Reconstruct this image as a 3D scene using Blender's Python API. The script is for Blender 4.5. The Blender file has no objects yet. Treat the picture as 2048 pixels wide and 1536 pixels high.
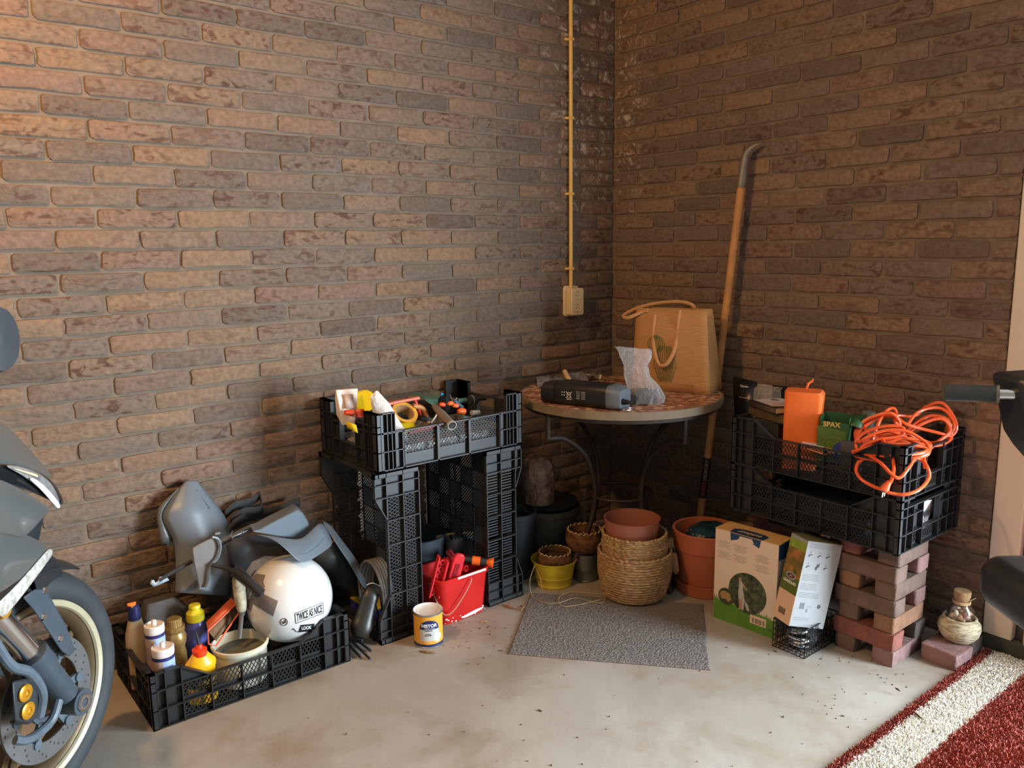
import bpy, bmesh, math, random
from mathutils import Vector, Matrix, noise
random.seed(7)
PI = math.pi
C = bpy.context.scene.collection
scn = bpy.context.scene

# ---------- camera ----------
FPX = 1621.87
CAM = Vector((-2.721, -2.646, 1.31))
FW = Vector((0.61617912, 0.7690885, -0.1697827)); RT = Vector((0.77899141, -0.62690687, -0.01265514)); UP = Vector((0.11617087, 0.12446143, 0.98540026))
cd = bpy.data.cameras.new('camera'); cam = bpy.data.objects.new('camera', cd); C.objects.link(cam)
cd.sensor_width = 36; cd.lens = FPX / 2048 * 36; cd.clip_start = 0.02; cd.clip_end = 60
M3 = Matrix((RT, UP, -FW)).transposed()
cam.matrix_world = Matrix.Translation(CAM) @ M3.to_4x4()
scn.camera = cam

# ---------- light ----------
scn.view_settings.view_transform = 'Standard'; scn.view_settings.look = 'None'
scn.view_settings.gamma = 1; scn.view_settings.exposure = 0.12
scn.view_settings.use_curve_mapping = False
w = bpy.data.worlds.new('world'); scn.world = w; w.use_nodes = True
w.node_tree.nodes['Background'].inputs[0].default_value = (0.72, 0.85, 1, 1)
w.node_tree.nodes['Background'].inputs[1].default_value = 0.3
def lamp(name, kind, loc, energy, color, **k):
    l = bpy.data.lights.new(name, kind); l.energy = energy; l.color = color
    for a, b in k.items(): setattr(l, a, b)
    o = bpy.data.objects.new(name, l); o.location = loc; C.objects.link(o); return o
# daylight that enters by the open garage doorway in the right wall
DAY = lamp('daylight_doorway', 'AREA', (0.12, -3.1, .74), 350, (0.74, 0.89, 1.0), shape='RECTANGLE', size=2.35, size_y=1.7)
DAY.rotation_euler = (0, math.radians(90), 0)
DAY.data.size = 1.3; DAY.data.size_y = 1.6
# warm bulb under the ceiling
BULB = lamp('ceiling_bulb_light', 'POINT', (-2.9, -.85, 2.42), 84, (1.0, 0.55, 0.20), shadow_soft_size=0.05)

# ---------- pixel to place helpers ----------
def ray(x, y): return FW * FPX + RT * (x - 1024) - UP * (y - 768)
def PZ(x, y, z=0.0):
    d = ray(x, y); return CAM + d * ((z - CAM.z) / d.z)
def PX(x, y, X):
    d = ray(x, y); return CAM + d * ((X - CAM.x) / d.x)
def PY(x, y, Y):
    d = ray(x, y); return CAM + d * ((Y - CAM.y) / d.y)
def PD(x, y, D):
    return CAM + ray(x, y).normalized() * D
def AT(x, y, a, b):
    d = ray(x, y); t = ((a - CAM.x) * d.x + (b - CAM.y) * d.y) / (d.x ** 2 + d.y ** 2); return CAM + d * t
def V(*a): return Vector(a)

# ---------- materials ----------
MATS = {}
def mat(name, col, rough=0.6, metal=0.0, var=0.12, scale=30, bump=0.15, bscale=None, spec=0.5, trans=0.0, col2=None, emit=None, bdist=0.002, coat=0.0):
    if name in MATS: return MATS[name]
    m = bpy.data.materials.new(name); m.use_nodes = True; nt = m.node_tree; N = nt.nodes; Lk = nt.links
    b = N['Principled BSDF']
    b.inputs['Roughness'].default_value = rough; b.inputs['Metallic'].default_value = metal
    b.inputs['Specular IOR Level'].default_value = spec
    b.inputs['Coat Weight'].default_value = coat
    if trans: b.inputs['Transmission Weight'].default_value = trans
    tc = N.new('ShaderNodeTexCoord')
    nz = N.new('ShaderNodeTexNoise'); nz.inputs['Scale'].default_value = scale; nz.inputs['Detail'].default_value = 5
    Lk.new(tc.outputs['Object'], nz.inputs['Vector'])
    rp = N.new('ShaderNodeValToRGB'); rp.color_ramp.elements[0].position = 0.35; rp.color_ramp.elements[1].position = 0.68
    c1 = [max(0, c * (1 - var)) for c in col[:3]]; c2 = list(col2) if col2 else [min(1, c * (1 + var)) for c in col[:3]]
    rp.color_ramp.elements[0].color = (*c1, 1); rp.color_ramp.elements[1].color = (*c2, 1)
    Lk.new(nz.outputs['Fac'], rp.inputs['Fac']); Lk.new(rp.outputs['Color'], b.inputs['Base Color'])
    if bump:
        n2 = N.new('ShaderNodeTexNoise'); n2.inputs['Scale'].default_value = bscale or scale * 4; n2.inputs['Detail'].default_value = 4
        Lk.new(tc.outputs['Object'], n2.inputs['Vector'])
        bp = N.new('ShaderNodeBump'); bp.inputs['Strength'].default_value = bump; bp.inputs['Distance'].default_value = bdist
        Lk.new(n2.outputs['Fac'], bp.inputs['Height']); Lk.new(bp.outputs['Normal'], b.inputs['Normal'])
    if emit:
        b.inputs['Emission Color'].default_value = (*emit[:3], 1); b.inputs['Emission Strength'].default_value = emit[3]
    MATS[name] = m; return m
def srgb(h):
    h = h.lstrip('#'); o = []
    for i in (0, 2, 4):
        c = int(h[i:i + 2], 16) / 255; o.append(c / 12.92 if c <= 0.04045 else ((c + 0.055) / 1.055) ** 2.4)
    return tuple(o)
def S(name, h, **k): return mat(name, srgb(h), **k)

# ---------- mesh builder ----------
class MB:
    def __init__(s): s.v = []; s.f = []; s.m = []
    def add(s, vs, fs, mi=0, M=None):
        n = len(s.v)
        for p in vs:
            p = Vector(p)
            s.v.append(M @ p if M is not None else p)
        for q in fs: s.f.append([i + n for i in q]); s.m.append(mi)
        return s
    def box(s, a, b, mi=0, M=None):
        x0, y0, z0 = a; x1, y1, z1 = b
        vs = [(x0,y0,z0),(x1,y0,z0),(x1,y1,z0),(x0,y1,z0),(x0,y0,z1),(x1,y0,z1),(x1,y1,z1),(x0,y1,z1)]
        return s.add(vs, [(3,2,1,0),(4,5,6,7),(0,1,5,4),(1,2,6,5),(2,3,7,6),(3,0,4,7)], mi, M)
    def bar(s, p, q, w, h, mi=0, up=(0,0,1)):
        p = Vector(p); q = Vector(q); d = (q - p).normalized(); u = Vector(up)
        if abs(d.dot(u)) > 0.98: u = Vector((1,0,0)) if abs(d.x) < .9 else Vector((0,1,0))
        a = d.cross(u).normalized() * w / 2; c = a.cross(d).normalized() * h / 2
        vs = [p - a - c, p + a - c, p + a + c, p - a + c, q - a - c, q + a - c, q + a + c, q - a + c]
        return s.add(vs, [(0,1,2,3)[::-1],(4,5,6,7),(0,1,5,4),(1,2,6,5),(2,3,7,6),(3,0,4,7)], mi)
    def tube(s, pts, r, n=8, closed=False, mi=0, cap=True):
        pts = [Vector(p) for p in pts]; k = len(pts)
        rs = r if isinstance(r, (list, tuple)) else [r] * k
        T = []
        for i in range(k):
            a = pts[(i - 1) % k] if (closed or i) else pts[0]; b = pts[(i + 1) % k] if (closed or i < k - 1) else pts[-1]
            t = (b - a); T.append(t.normalized() if t.length > 1e-9 else Vector((0,0,1)))
        u = T[0].orthogonal().normalized(); vs = []; 
        for i in range(k):
            if i:
                u = (u - T[i] * u.dot(T[i]))
                u = u.normalized() if u.length > 1e-6 else T[i].orthogonal().normalized()
            w_ = T[i].cross(u)
            for j in range(n):
                t = 2 * PI * j / n; vs.append(pts[i] + (u * math.cos(t) + w_ * math.sin(t)) * rs[i])
        fs = []
        for i in range(k if closed else k - 1):
            a = i * n; b = ((i + 1) % k) * n
            for j in range(n): fs.append((a + j, a + (j + 1) % n, b + (j + 1) % n, b + j))
        if cap and not closed: fs.append(tuple(range(n))[::-1]); fs.append(tuple(range((k - 1) * n, k * n)))
        return s.add(vs, fs, mi)
    def cyl(s, p, q, r0, r1=None, n=20, mi=0): return s.tube([p, q], [r0, r0 if r1 is None else r1], n, mi=mi)
    def lathe(s, prof, n=40, mi=0, M=None, sx=1, sy=1, closed=False):
        vs = []; fs = []
        for r, z in prof:
            for j in range(n):
                t = 2 * PI * j / n; vs.append((r * math.cos(t) * sx, r * math.sin(t) * sy, z))
        k = len(prof)
        for i in range(k if closed else k - 1):
            for j in range(n):
                a = i * n; b = ((i + 1) % k) * n
                fs.append((a + j, a + (j + 1) % n, b + (j + 1) % n, b + j))
        if not closed:
            if prof[0][0] > 1e-5: fs.append(tuple(range(n))[::-1])
            if prof[-1][0] > 1e-5: fs.append(tuple(range((k - 1) * n, k * n)))
        return s.add(vs, fs, mi, M)
    def prism(s, poly, h0, h1, mi=0, M=None):
        n = len(poly); vs = [(x, y, h0) for x, y in poly] + [(x, y, h1) for x, y in poly]
        fs = [tuple(range(n))[::-1], tuple(range(n, 2 * n))] + [(i, (i + 1) % n, n + (i + 1) % n, n + i) for i in range(n)]
        return s.add(vs, fs, mi, M)
    def grid(s, rows, mi=0, M=None):
        n = len(rows[0]); vs = [p for r in rows for p in r]; fs = []
        for i in range(len(rows) - 1):
            for j in range(n - 1): fs.append((i * n + j, i * n + j + 1, (i + 1) * n + j + 1, (i + 1) * n + j))
        return s.add(vs, fs, mi, M)
    def loft(s, rings, mi=0, M=None, cap=True):
        n = len(rings[0]); vs = [p for r in rings for p in r]; fs = []
        for i in range(len(rings) - 1):
            for j in range(n): fs.append((i * n + j, i * n + (j + 1) % n, (i + 1) * n + (j + 1) % n, (i + 1) * n + j))
        if cap: fs.append(tuple(range(n))[::-1]); fs.append(tuple(range((len(rings) - 1) * n, len(rings) * n)))
        return s.add(vs, fs, mi, M)
    def build(s, name, mats, parent=None, local=False, smooth=35, bevel=0, solid=0, sub=0, fix=True):
        me = bpy.data.meshes.new(name)
        vs = s.v
        if parent is not None and not local:
            Mi = mw(parent).inverted(); vs = [Mi @ p for p in vs]
        me.from_pydata([tuple(p) for p in vs], [], s.f)
        if fix:
            bm = bmesh.new(); bm.from_mesh(me); bmesh.ops.recalc_face_normals(bm, faces=bm.faces); bm.to_mesh(me); bm.free()
        for m in (mats if isinstance(mats, (list, tuple)) else [mats]): me.materials.append(m)
        for i, p in enumerate(me.polygons): p.material_index = s.m[i]
        if smooth:
            me.shade_smooth(); me.set_sharp_from_angle(angle=math.radians(smooth))
        o = bpy.data.objects.new(name, me); C.objects.link(o)
        if parent is not None: o.parent = parent
        if solid:
            d = o.modifiers.new('solid', 'SOLIDIFY'); d.thickness = solid; d.offset = 0
        if bevel:
            d = o.modifiers.new('bevel', 'BEVEL'); d.width = bevel; d.segments = 2; d.limit_method = 'ANGLE'; d.angle_limit = math.radians(40)
        if sub:
            d = o.modifiers.new('sub', 'SUBSURF'); d.levels = sub; d.render_levels = sub
        return o
def mw(o):
    m = Matrix.LocRotScale(o.location, o.rotation_euler, o.scale)
    return mw(o.parent) @ m if o.parent else m
def tag(o, label, cat, group=None):
    o['label'] = label; o['category'] = cat
    if group: o['group'] = group
    return o
def thing(name, label, cat, loc=(0,0,0), rot=(0,0,0), group=None):
    o = bpy.data.objects.new(name, None); C.objects.link(o); o.location = loc; o.rotation_euler = rot; o.empty_display_size = 0.05
    return tag(o, label, cat, group)
def struct(o): o['kind'] = 'structure'; return o
def RR(w, h, r, n=4):                       # rounded rectangle outline
    o = []
    for cx, cy, a in ((w/2-r, h/2-r, 0), (-w/2+r, h/2-r, 90), (-w/2+r, -h/2+r, 180), (w/2-r, -h/2+r, 270)):
        for i in range(n + 1):
            t = math.radians(a + 90 * i / n); o.append((cx + r * math.cos(t), cy + r * math.sin(t)))
    return o
def text_mesh(txt, size, depth=0.0004, align='CENTER', bold=0.0):
    c = bpy.data.curves.new('writing', 'FONT'); c.body = txt; c.size = size; c.extrude = depth; c.align_x = align; c.align_y = 'CENTER'; c.offset = bold
    o = bpy.data.objects.new('writing', c); C.objects.link(o)
    dg = bpy.context.evaluated_depsgraph_get(); dg.update()
    me = bpy.data.meshes.new_from_object(o.evaluated_get(dg)); bpy.data.objects.remove(o); bpy.data.curves.remove(c)
    return me
def writing(txt, size, M, m, parent, name='lettering', depth=0.0004, warp=None, align='CENTER', bold=0.0, sx=1.0):
    """M: world matrix whose x is reading direction, y up, z out of the surface"""
    me = text_mesh(txt, size, depth, align, bold); me.materials.clear(); me.materials.append(m)
    Mi = mw(parent).inverted() if parent else Matrix()
    for v in me.vertices:
        p = v.co.copy(); p.x *= sx
        p = warp(p) if warp else M @ p
        v.co = Mi @ p
    o = bpy.data.objects.new(name, me); C.objects.link(o)
    if parent: o.parent = parent
    return o
def frame(o, x, y):                         # matrix at o with x,y directions
    x = Vector(x).normalized(); z = x.cross(Vector(y)).normalized(); y = z.cross(x)
    return Matrix.Translation(Vector(o)) @ Matrix((x, y, z)).transposed().to_4x4()
def spl(pts, n=8, closed=False):            # Catmull-Rom
    P = [Vector(p) for p in pts]; k = len(P); o = []
    for i in range(k if closed else k - 1):
        g = lambda j: P[j % k] if closed else P[max(0, min(k - 1, j))]
        a, b, c, d = g(i - 1), g(i), g(i + 1), g(i + 2)
        for j in range(n):
            t = j / n
            o.append(0.5 * ((2 * b) + (c - a) * t + (2 * a - 5 * b + 4 * c - d) * t * t + (3 * b - a - 3 * c + d) * t ** 3))
    if not closed: o.append(P[-1])
    return o
def clipseg(px, py, dx, dy, x0, y0, x1, y1):
    t0, t1 = -9, 9
    for p, d, a, b in ((px, dx, x0, x1), (py, dy, y0, y1)):
        if abs(d) < 1e-9:
            if p < a or p > b: return None
        else:
            ta, tb = (a - p) / d, (b - p) / d
            if ta > tb: ta, tb = tb, ta
            t0 = max(t0, ta); t1 = min(t1, tb)
    if t1 - t0 < 1e-4: return None
    return (px + dx * t0, py + dy * t0, px + dx * t1, py + dy * t1)
def lattice(mb, x0, y0, x1, y1, plane, sp=0.011, ang=55, w=0.0022, d=0.0022, angs=None, mi=0):
    """bars across a rectangle; plane maps (u,v)->Vector and gives the plane's normal"""
    P, nrm = plane
    for a in (angs if angs is not None else (ang, -ang)):
        a = math.radians(a); dx, dy = math.cos(a), math.sin(a); nx, ny = -dy, dx
        cs = [nx * x + ny * y for x in (x0, x1) for y in (y0, y1)]; c = math.ceil(min(cs) / sp) * sp
        while c < max(cs):
            q = clipseg(nx * c, ny * c, dx, dy, x0, y0, x1, y1)
            if q: mb.bar(P(q[0], q[1]), P(q[2], q[3]), w, d, mi, nrm)
            c += sp
# ================= setting =================
def brick_mat():
    m = bpy.data.materials.new('wall_brick'); m.use_nodes = True; nt = m.node_tree; N = nt.nodes; L = nt.links; b = N['Principled BSDF']
    g = N.new('ShaderNodeNewGeometry'); tc = N.new('ShaderNodeTexCoord')
    r = N.new('ShaderNodeValToRGB'); cr = r.color_ramp; cr.interpolation = 'LINEAR'
    pal = [(0, '#6d6056'), (.2, '#75675d'), (.38, '#7e6d60'), (.55, '#86715f'), (.7, '#8b735e'), (.82, '#846c5f'), (.92, '#786c62'), (1, '#927760')]
    cr.elements[0].position = 0; cr.elements[0].color = (*srgb(pal[0][1]), 1); cr.elements[1].position = 1; cr.elements[1].color = (*srgb(pal[-1][1]), 1)
    for p, c in pal[1:-1]:
        e = cr.elements.new(p); e.color = (*srgb(c), 1)
    L.new(g.outputs['Random Per Island'], r.inputs['Fac'])
    # dark red fire marks, drawn out along the brick
    off = N.new('ShaderNodeMath'); off.operation = 'MULTIPLY'; off.inputs[1].default_value = 37; L.new(g.outputs['Random Per Island'], off.inputs[0])
    nz = N.new('ShaderNodeTexNoise'); nz.noise_dimensions = '4D'; nz.inputs['Scale'].default_value = 1; nz.inputs['Detail'].default_value = 6; nz.inputs['Distortion'].default_value = 1.2
    mp = N.new('ShaderNodeMapping'); mp.inputs['Scale'].default_value = (20, 20, 42); mp.inputs['Rotation'].default_value = (.2, .25, 0)
    L.new(tc.outputs['Object'], mp.inputs['Vector']); L.new(mp.outputs[0], nz.inputs['Vector']); L.new(off.outputs[0], nz.inputs['W'])
    r2 = N.new('ShaderNodeValToRGB'); r2.color_ramp.elements[0].position = .52; r2.color_ramp.elements[1].position = .63
    r2.color_ramp.elements[0].color = (0, 0, 0, 1); r2.color_ramp.elements[1].color = (1, 1, 1, 1); L.new(nz.outputs['Fac'], r2.inputs['Fac'])
    gate = N.new('ShaderNodeMath'); gate.operation = 'MULTIPLY'; L.new(r2.outputs[0], gate.inputs[0])
    fr = N.new('ShaderNodeMath'); fr.operation = 'PINGPONG'; fr.inputs[1].default_value = .5; L.new(off.outputs[0], fr.inputs[0])
    g2 = N.new('ShaderNodeMath'); g2.operation = 'MULTIPLY'; g2.inputs[1].default_value = 1.5; L.new(fr.outputs[0], g2.inputs[0]); L.new(g2.outputs[0], gate.inputs[1])
    mx = N.new('ShaderNodeMixRGB'); mx.inputs[2].default_value = (*srgb('#523229'), 1); L.new(gate.outputs[0], mx.inputs[0]); L.new(r.outputs[0], mx.inputs[1])
    # fine mottling
    n3 = N.new('ShaderNodeTexNoise'); n3.inputs['Scale'].default_value = 60; n3.inputs['Detail'].default_value = 5; L.new(tc.outputs['Object'], n3.inputs['Vector'])
    r3 = N.new('ShaderNodeValToRGB'); r3.color_ramp.elements[0].position = .3; r3.color_ramp.elements[1].position = .75
    r3.color_ramp.elements[0].color = (.72, .72, .72, 1); r3.color_ramp.elements[1].color = (1.15, 1.12, 1.08, 1); L.new(n3.outputs['Fac'], r3.inputs['Fac'])
    m3 = N.new('ShaderNodeMixRGB'); m3.blend_type = 'MULTIPLY'; m3.inputs[0].default_value = 1; L.new(mx.outputs[0], m3.inputs[1]); L.new(r3.outputs[0], m3.inputs[2])
    # white salt bloom near the corner
    sp = N.new('ShaderNodeSeparateXYZ'); L.new(tc.outputs['Object'], sp.inputs[0])
    n4 = N.new('ShaderNodeTexNoise'); n4.inputs['Scale'].default_value = 13; n4.inputs['Detail'].default_value = 8; n4.inputs['Roughness'].default_value = .7; n4.inputs['Distortion'].default_value = 2; L.new(tc.outputs['Object'], n4.inputs['Vector'])
    r4 = N.new('ShaderNodeMapRange'); r4.inputs[1].default_value = .53; r4.inputs[2].default_value = .62; L.new(n4.outputs['Fac'], r4.inputs[0])
    a1 = N.new('ShaderNodeMapRange'); a1.inputs[1].default_value = -.5; a1.inputs[2].default_value = -.25; L.new(sp.outputs[0], a1.inputs[0])
    a2 = N.new('ShaderNodeMapRange'); a2.inputs[1].default_value = 1.2; a2.inputs[2].default_value = 1.7; L.new(sp.outputs[2], a2.inputs[0])
    a3 = N.new('ShaderNodeMapRange'); a3.inputs[1].default_value = -.25; a3.inputs[2].default_value = -.08; L.new(sp.outputs[1], a3.inputs[0])
    q = a1.outputs[0]
    for o_ in (a2.outputs[0], a3.outputs[0], r4.outputs[0]):
        k = N.new('ShaderNodeMath'); k.operation = 'MULTIPLY'; L.new(q, k.inputs[0]); L.new(o_, k.inputs[1]); q = k.outputs[0]
    m5 = N.new('ShaderNodeMixRGB'); m5.inputs[2].default_value = (*srgb('#b9ada0'), 1); L.new(q, m5.inputs[0]); L.new(m3.outputs[0], m5.inputs[1])
    L.new(m5.outputs[0], b.inputs['Base Color']); b.inputs['Roughness'].default_value = .9; b.inputs['Specular IOR Level'].default_value = .2
    # creased face
    n6 = N.new('ShaderNodeTexNoise'); n6.inputs['Scale'].default_value = 1; n6.inputs['Detail'].default_value = 7; n6.inputs['Distortion'].default_value = .8
    mp6 = N.new('ShaderNodeMapping'); mp6.inputs['Scale'].default_value = (24, 24, 50); mp6.inputs['Rotation'].default_value = (.3, .3, .1)
    L.new(tc.outputs['Object'], mp6.inputs['Vector']); L.new(mp6.outputs[0], n6.inputs['Vector'])
    ad = N.new('ShaderNodeMath'); ad.operation = 'SUBTRACT'; L.new(n6.outputs['Fac'], ad.inputs[0]); L.new(gate.outputs[0], ad.inputs[1])
    sc = N.new('ShaderNodeMath'); sc.operation = 'MULTIPLY_ADD'; sc.inputs[1].default_value = .35; L.new(ad.outputs[0], sc.inputs[0]); L.new(n6.outputs['Fac'], sc.inputs[2])
    bp = N.new('ShaderNodeBump'); bp.inputs['Strength'].default_value = .8; bp.inputs['Distance'].default_value = .006; L.new(sc.outputs[0], bp.inputs['Height']); L.new(bp.outputs[0], b.inputs['Normal'])
    return m
BRICK = brick_mat()
MORTAR = mat('mortar', srgb('#7d6e60'), rough=.95, var=.14, scale=9, bump=.5, bscale=140, spec=.1)
def brick_wall(name, u0, u1, z0, z1, P, nrm, offs, mod, parity):
    """P(u,z,d): point at u along the wall, height z, d out of it; faces sit at d=0, mortar behind"""
    mb = MB(); rnd = random.Random(3 if 'left' in name else 5)
    a, b_ = P(u0, z0, -.0075), P(u1, z1, -.2)
    xs = sorted((a.x, b_.x)); ys = sorted((a.y, b_.y))
    if 'left' in name: mb.box((xs[0], ys[0], z0), (.2, ys[1], z1), 1)
    else: mb.box((xs[0], ys[0], z0), (xs[1], .01, z1), 1)
    k = int(z0 / .0625)
    while k * .0625 < z1 - .01:
        o = offs[k % 2]; i = math.floor((u0 - o) / mod)
        while True:
            ua = o + i * mod; ub = ua + mod - .0115; i += 1
            if ua >= u1 - .02: break
            ua = max(ua, u0 + .001); ub = min(ub, u1)
            if ub - ua < .02: continue
            za = k * .0625; zb = min(za + .0515, z1)
            j = lambda s=.0018: rnd.uniform(-s, s)
            dz = j(.0015); pr = rnd.uniform(-.0025, .0015); W = ub - ua; H = zb - za
            ring0 = []; ring1 = []; ring2 = []
            n = 10
            out = [(0, .5), (0, .1), (.03, 0), (.3, 0), (.6, 0), (.96, 0), (1, .1), (1, .5), (1, .9), (.96, 1), (.6, 1), (.3, 1), (.04, 1), (0, .9)]
            jj = [(j(.0022), j(.0018)) for _ in out]
            for (s_, t_), (e1, e2) in zip(out, jj):
                u = ua + W * s_ + e1; z = za + H * t_ + e2 + dz
                ring0.append(P(u, z, -.012)); ring1.append(P(u, z, pr - .0022))
                uc = ua + W * (.5 + (s_ - .5) * (1 - .007 / max(W, .05) * 2)) + e1; zc = za + H * (.5 + (t_ - .5) * .86) + e2 + dz
                ring2.append(P(uc, zc, pr + j(.0006)))
            mb.loft([ring0, ring1, ring2], 0)
        k += 1
    return struct(mb.build(name, [BRICK, MORTAR], smooth=28))
brick_wall('wall_left', 0, 3.4, 0, 2.6, lambda u, z, d: V(-u, -d, z), V(0, -1, 0), (-.1295, -.0155), .2285, 0)
brick_wall('wall_right', .0, 1.672, 0, 2.6, lambda u, z, d: V(-d, -u, z), V(-1, 0, 0), (.024, .1405), .2265, 0)
PLASTER = mat('plaster', srgb('#8f867b'), rough=.9, var=.05, scale=4, bump=.1)
def slab(name, a, b, m):
    return struct(MB().box(a, b).build(name, m, smooth=0))
slab('wall_side', (-6.2, -6.2, 0), (-6.0, .2, 2.6), PLASTER)
slab('wall_left_far', (-6.0, .0, 0), (-3.4, .2, 2.6), PLASTER)
slab('wall_back', (-6.0, -6.2, 0), (.2, -6.0, 2.6), PLASTER)
slab('wall_right_far', (0, -6.0, 0), (.2, -3.95, 2.6), PLASTER)
slab('wall_right_lintel', (0, -3.95, 1.45), (.2, -2.25, 2.6), PLASTER)  # unseen; lowered to keep daylight off the upper walls
slab('ceiling', (-6.2, -6.2, 2.6), (.2, .2, 2.75), PLASTER)
# floor
fm = bpy.data.materials.new('concrete_floor'); fm.use_nodes = True; N = fm.node_tree.nodes; L = fm.node_tree.links; b = N['Principled BSDF']
tc = N.new('ShaderNodeTexCoord')
def nz_(scale, det=6, dist=0): 
    n = N.new('ShaderNodeTexNoise'); n.inputs['Scale'].default_value = scale; n.inputs['Detail'].default_value = det; n.inputs['Distortion'].default_value = dist; n.inputs['Roughness'].default_value = .6; L.new(tc.outputs['Object'], n.inputs['Vector']); return n
def rmp(n, p0, c0, p1, c1):
    r = N.new('ShaderNodeValToRGB'); r.color_ramp.elements[0].position = p0; r.color_ramp.elements[1].position = p1; r.color_ramp.elements[0].color = (*c0, 1); r.color_ramp.elements[1].color = (*c1, 1); L.new(n.outputs['Fac'], r.inputs['Fac']); return r
base = rmp(nz_(2.2, 8, .6), .3, srgb('#958b7f'), .7, srgb('#aaa49b'))
st = rmp(nz_(3.2, 10, .3), .48, (1, 1, 1), .74, srgb('#cdb595'))
sp_ = rmp(nz_(90, 3), .7, (1, 1, 1), .76, srgb('#8a7460'))
m1 = N.new('ShaderNodeMixRGB'); m1.blend_type = 'MULTIPLY'; m1.inputs[0].default_value = .8; L.new(base.outputs[0], m1.inputs[1]); L.new(st.outputs[0], m1.inputs[2])
m2 = N.new('ShaderNodeMixRGB'); m2.blend_type = 'MULTIPLY'; m2.inputs[0].default_value = .5; L.new(m1.outputs[0], m2.inputs[1]); L.new(sp_.outputs[0], m2.inputs[2])
L.new(m2.outputs[0], b.inputs['Base Color']); b.inputs['Roughness'].default_value = .62; b.inputs['Specular IOR Level'].default_value = .35
bp = N.new('ShaderNodeBump'); bp.inputs['Strength'].default_value = .35; bp.inputs['Distance'].default_value = .004; L.new(nz_(14, 8).outputs['Fac'], bp.inputs['Height']); L.new(bp.outputs[0], b.inputs['Normal'])
struct(MB().box((-6.2, -6.2, -.12), (.2, .2, 0)).build('floor', fm, smooth=0))
struct(MB().box((.2, -6.2, -.12), (3.2, 0, -.02)).build('floor_outside', fm, smooth=0))
# white garage door frame at the end of the right wall
WHITE = S('white_frame', '#d9cdbb', rough=.45, var=.03, scale=3, bump=.03)
DARKT = S('dark_threshold', '#4a4a40', rough=.85)
struct(MB().box((-.002, -1.762, .05), (.2, -1.676, 2.6)).build('trim_1', WHITE, bevel=.004))
d1 = MB().box((.012, -2.25, .045), (.06, -1.79, 2.6)).box((.002, -2.25, .045), (.04, -1.795, .16)).box((0.03, -1.79, .05), (.06, -1.76, 2.15), 1)
struct(d1.build('door_1', [WHITE, DARKT], bevel=.003))
struct(MB().box((.0, -3.95, 0), (.2, -1.676, .05)).build('trim_2', DARKT, bevel=.003))
# ---------- conduit and socket ----------
YEL = S('yellow_plastic', '#e8c070', rough=.4, var=.04, scale=4, bump=0)
t = thing('electrical_conduit', 'thin yellow plastic conduit running down the left brick wall to the socket', 'pipe', (-.274, -.012, 1.1))
MB().tube([V(-.274, -.014, 1.1), V(-.274, -.014, 2.6)], .0085, 12).build('pipe', YEL, t)
for z in (2.151, 1.835, 1.521, 1.202, 2.47):
    c = MB(); c.box((-.285, -.026, z - .006), (-.263, 0, z + .006)); c.box((-.299, -.010, z - .005), (-.285, 0, z + .005)); c.build('clip', YEL, t, bevel=.002)
t = thing('wall_socket', 'cream double wall socket at the lower end of the yellow conduit', 'socket', (-.268, 0, 1.06))
CREAM = S('cream_plastic', '#e9d2a8', rough=.35, var=.02, scale=3, bump=0)
MB().prism(RR(.083, .134, .012), 0, .012, 0, frame((-.268, 0.001, 1.06), (1, 0, 0), (0, 0, 1))).build('back_plate', CREAM, t, bevel=.002)
MB().prism(RR(.073, .118, .010), .012, .048, 0, frame((-.264, 0, 1.058), (1, 0, 0), (0, 0, 1))).build('housing', CREAM, t, bevel=.003)
GREYD = S('socket_grey', '#8b8782', rough=.5)
for dz in (.028, -.027):
    s_ = MB().lathe([(.0205, .0), (.0205, .0015), (.0185, .0015), (.0185, -.0005), (.0001, -.0005)], 28, 0, frame((-.264, -.0488, 1.058 + dz), (1, 0, 0), (0, 0, 1))).build('outlet', CREAM, t)
    h = MB()
    for dx in (-.0095, .0095): h.cyl((-.264 + dx, -.0488, 1.058 + dz), (-.264 + dx, -.0497, 1.058 + dz), .0026)
    for q in (1, -1): h.box((-.268, -.0497, 1.058 + dz + q * .016 - .002), (-.260, -.0485, 1.058 + dz + q * .016 + .002))
    h.build('contact', GREYD, s_)
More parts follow.
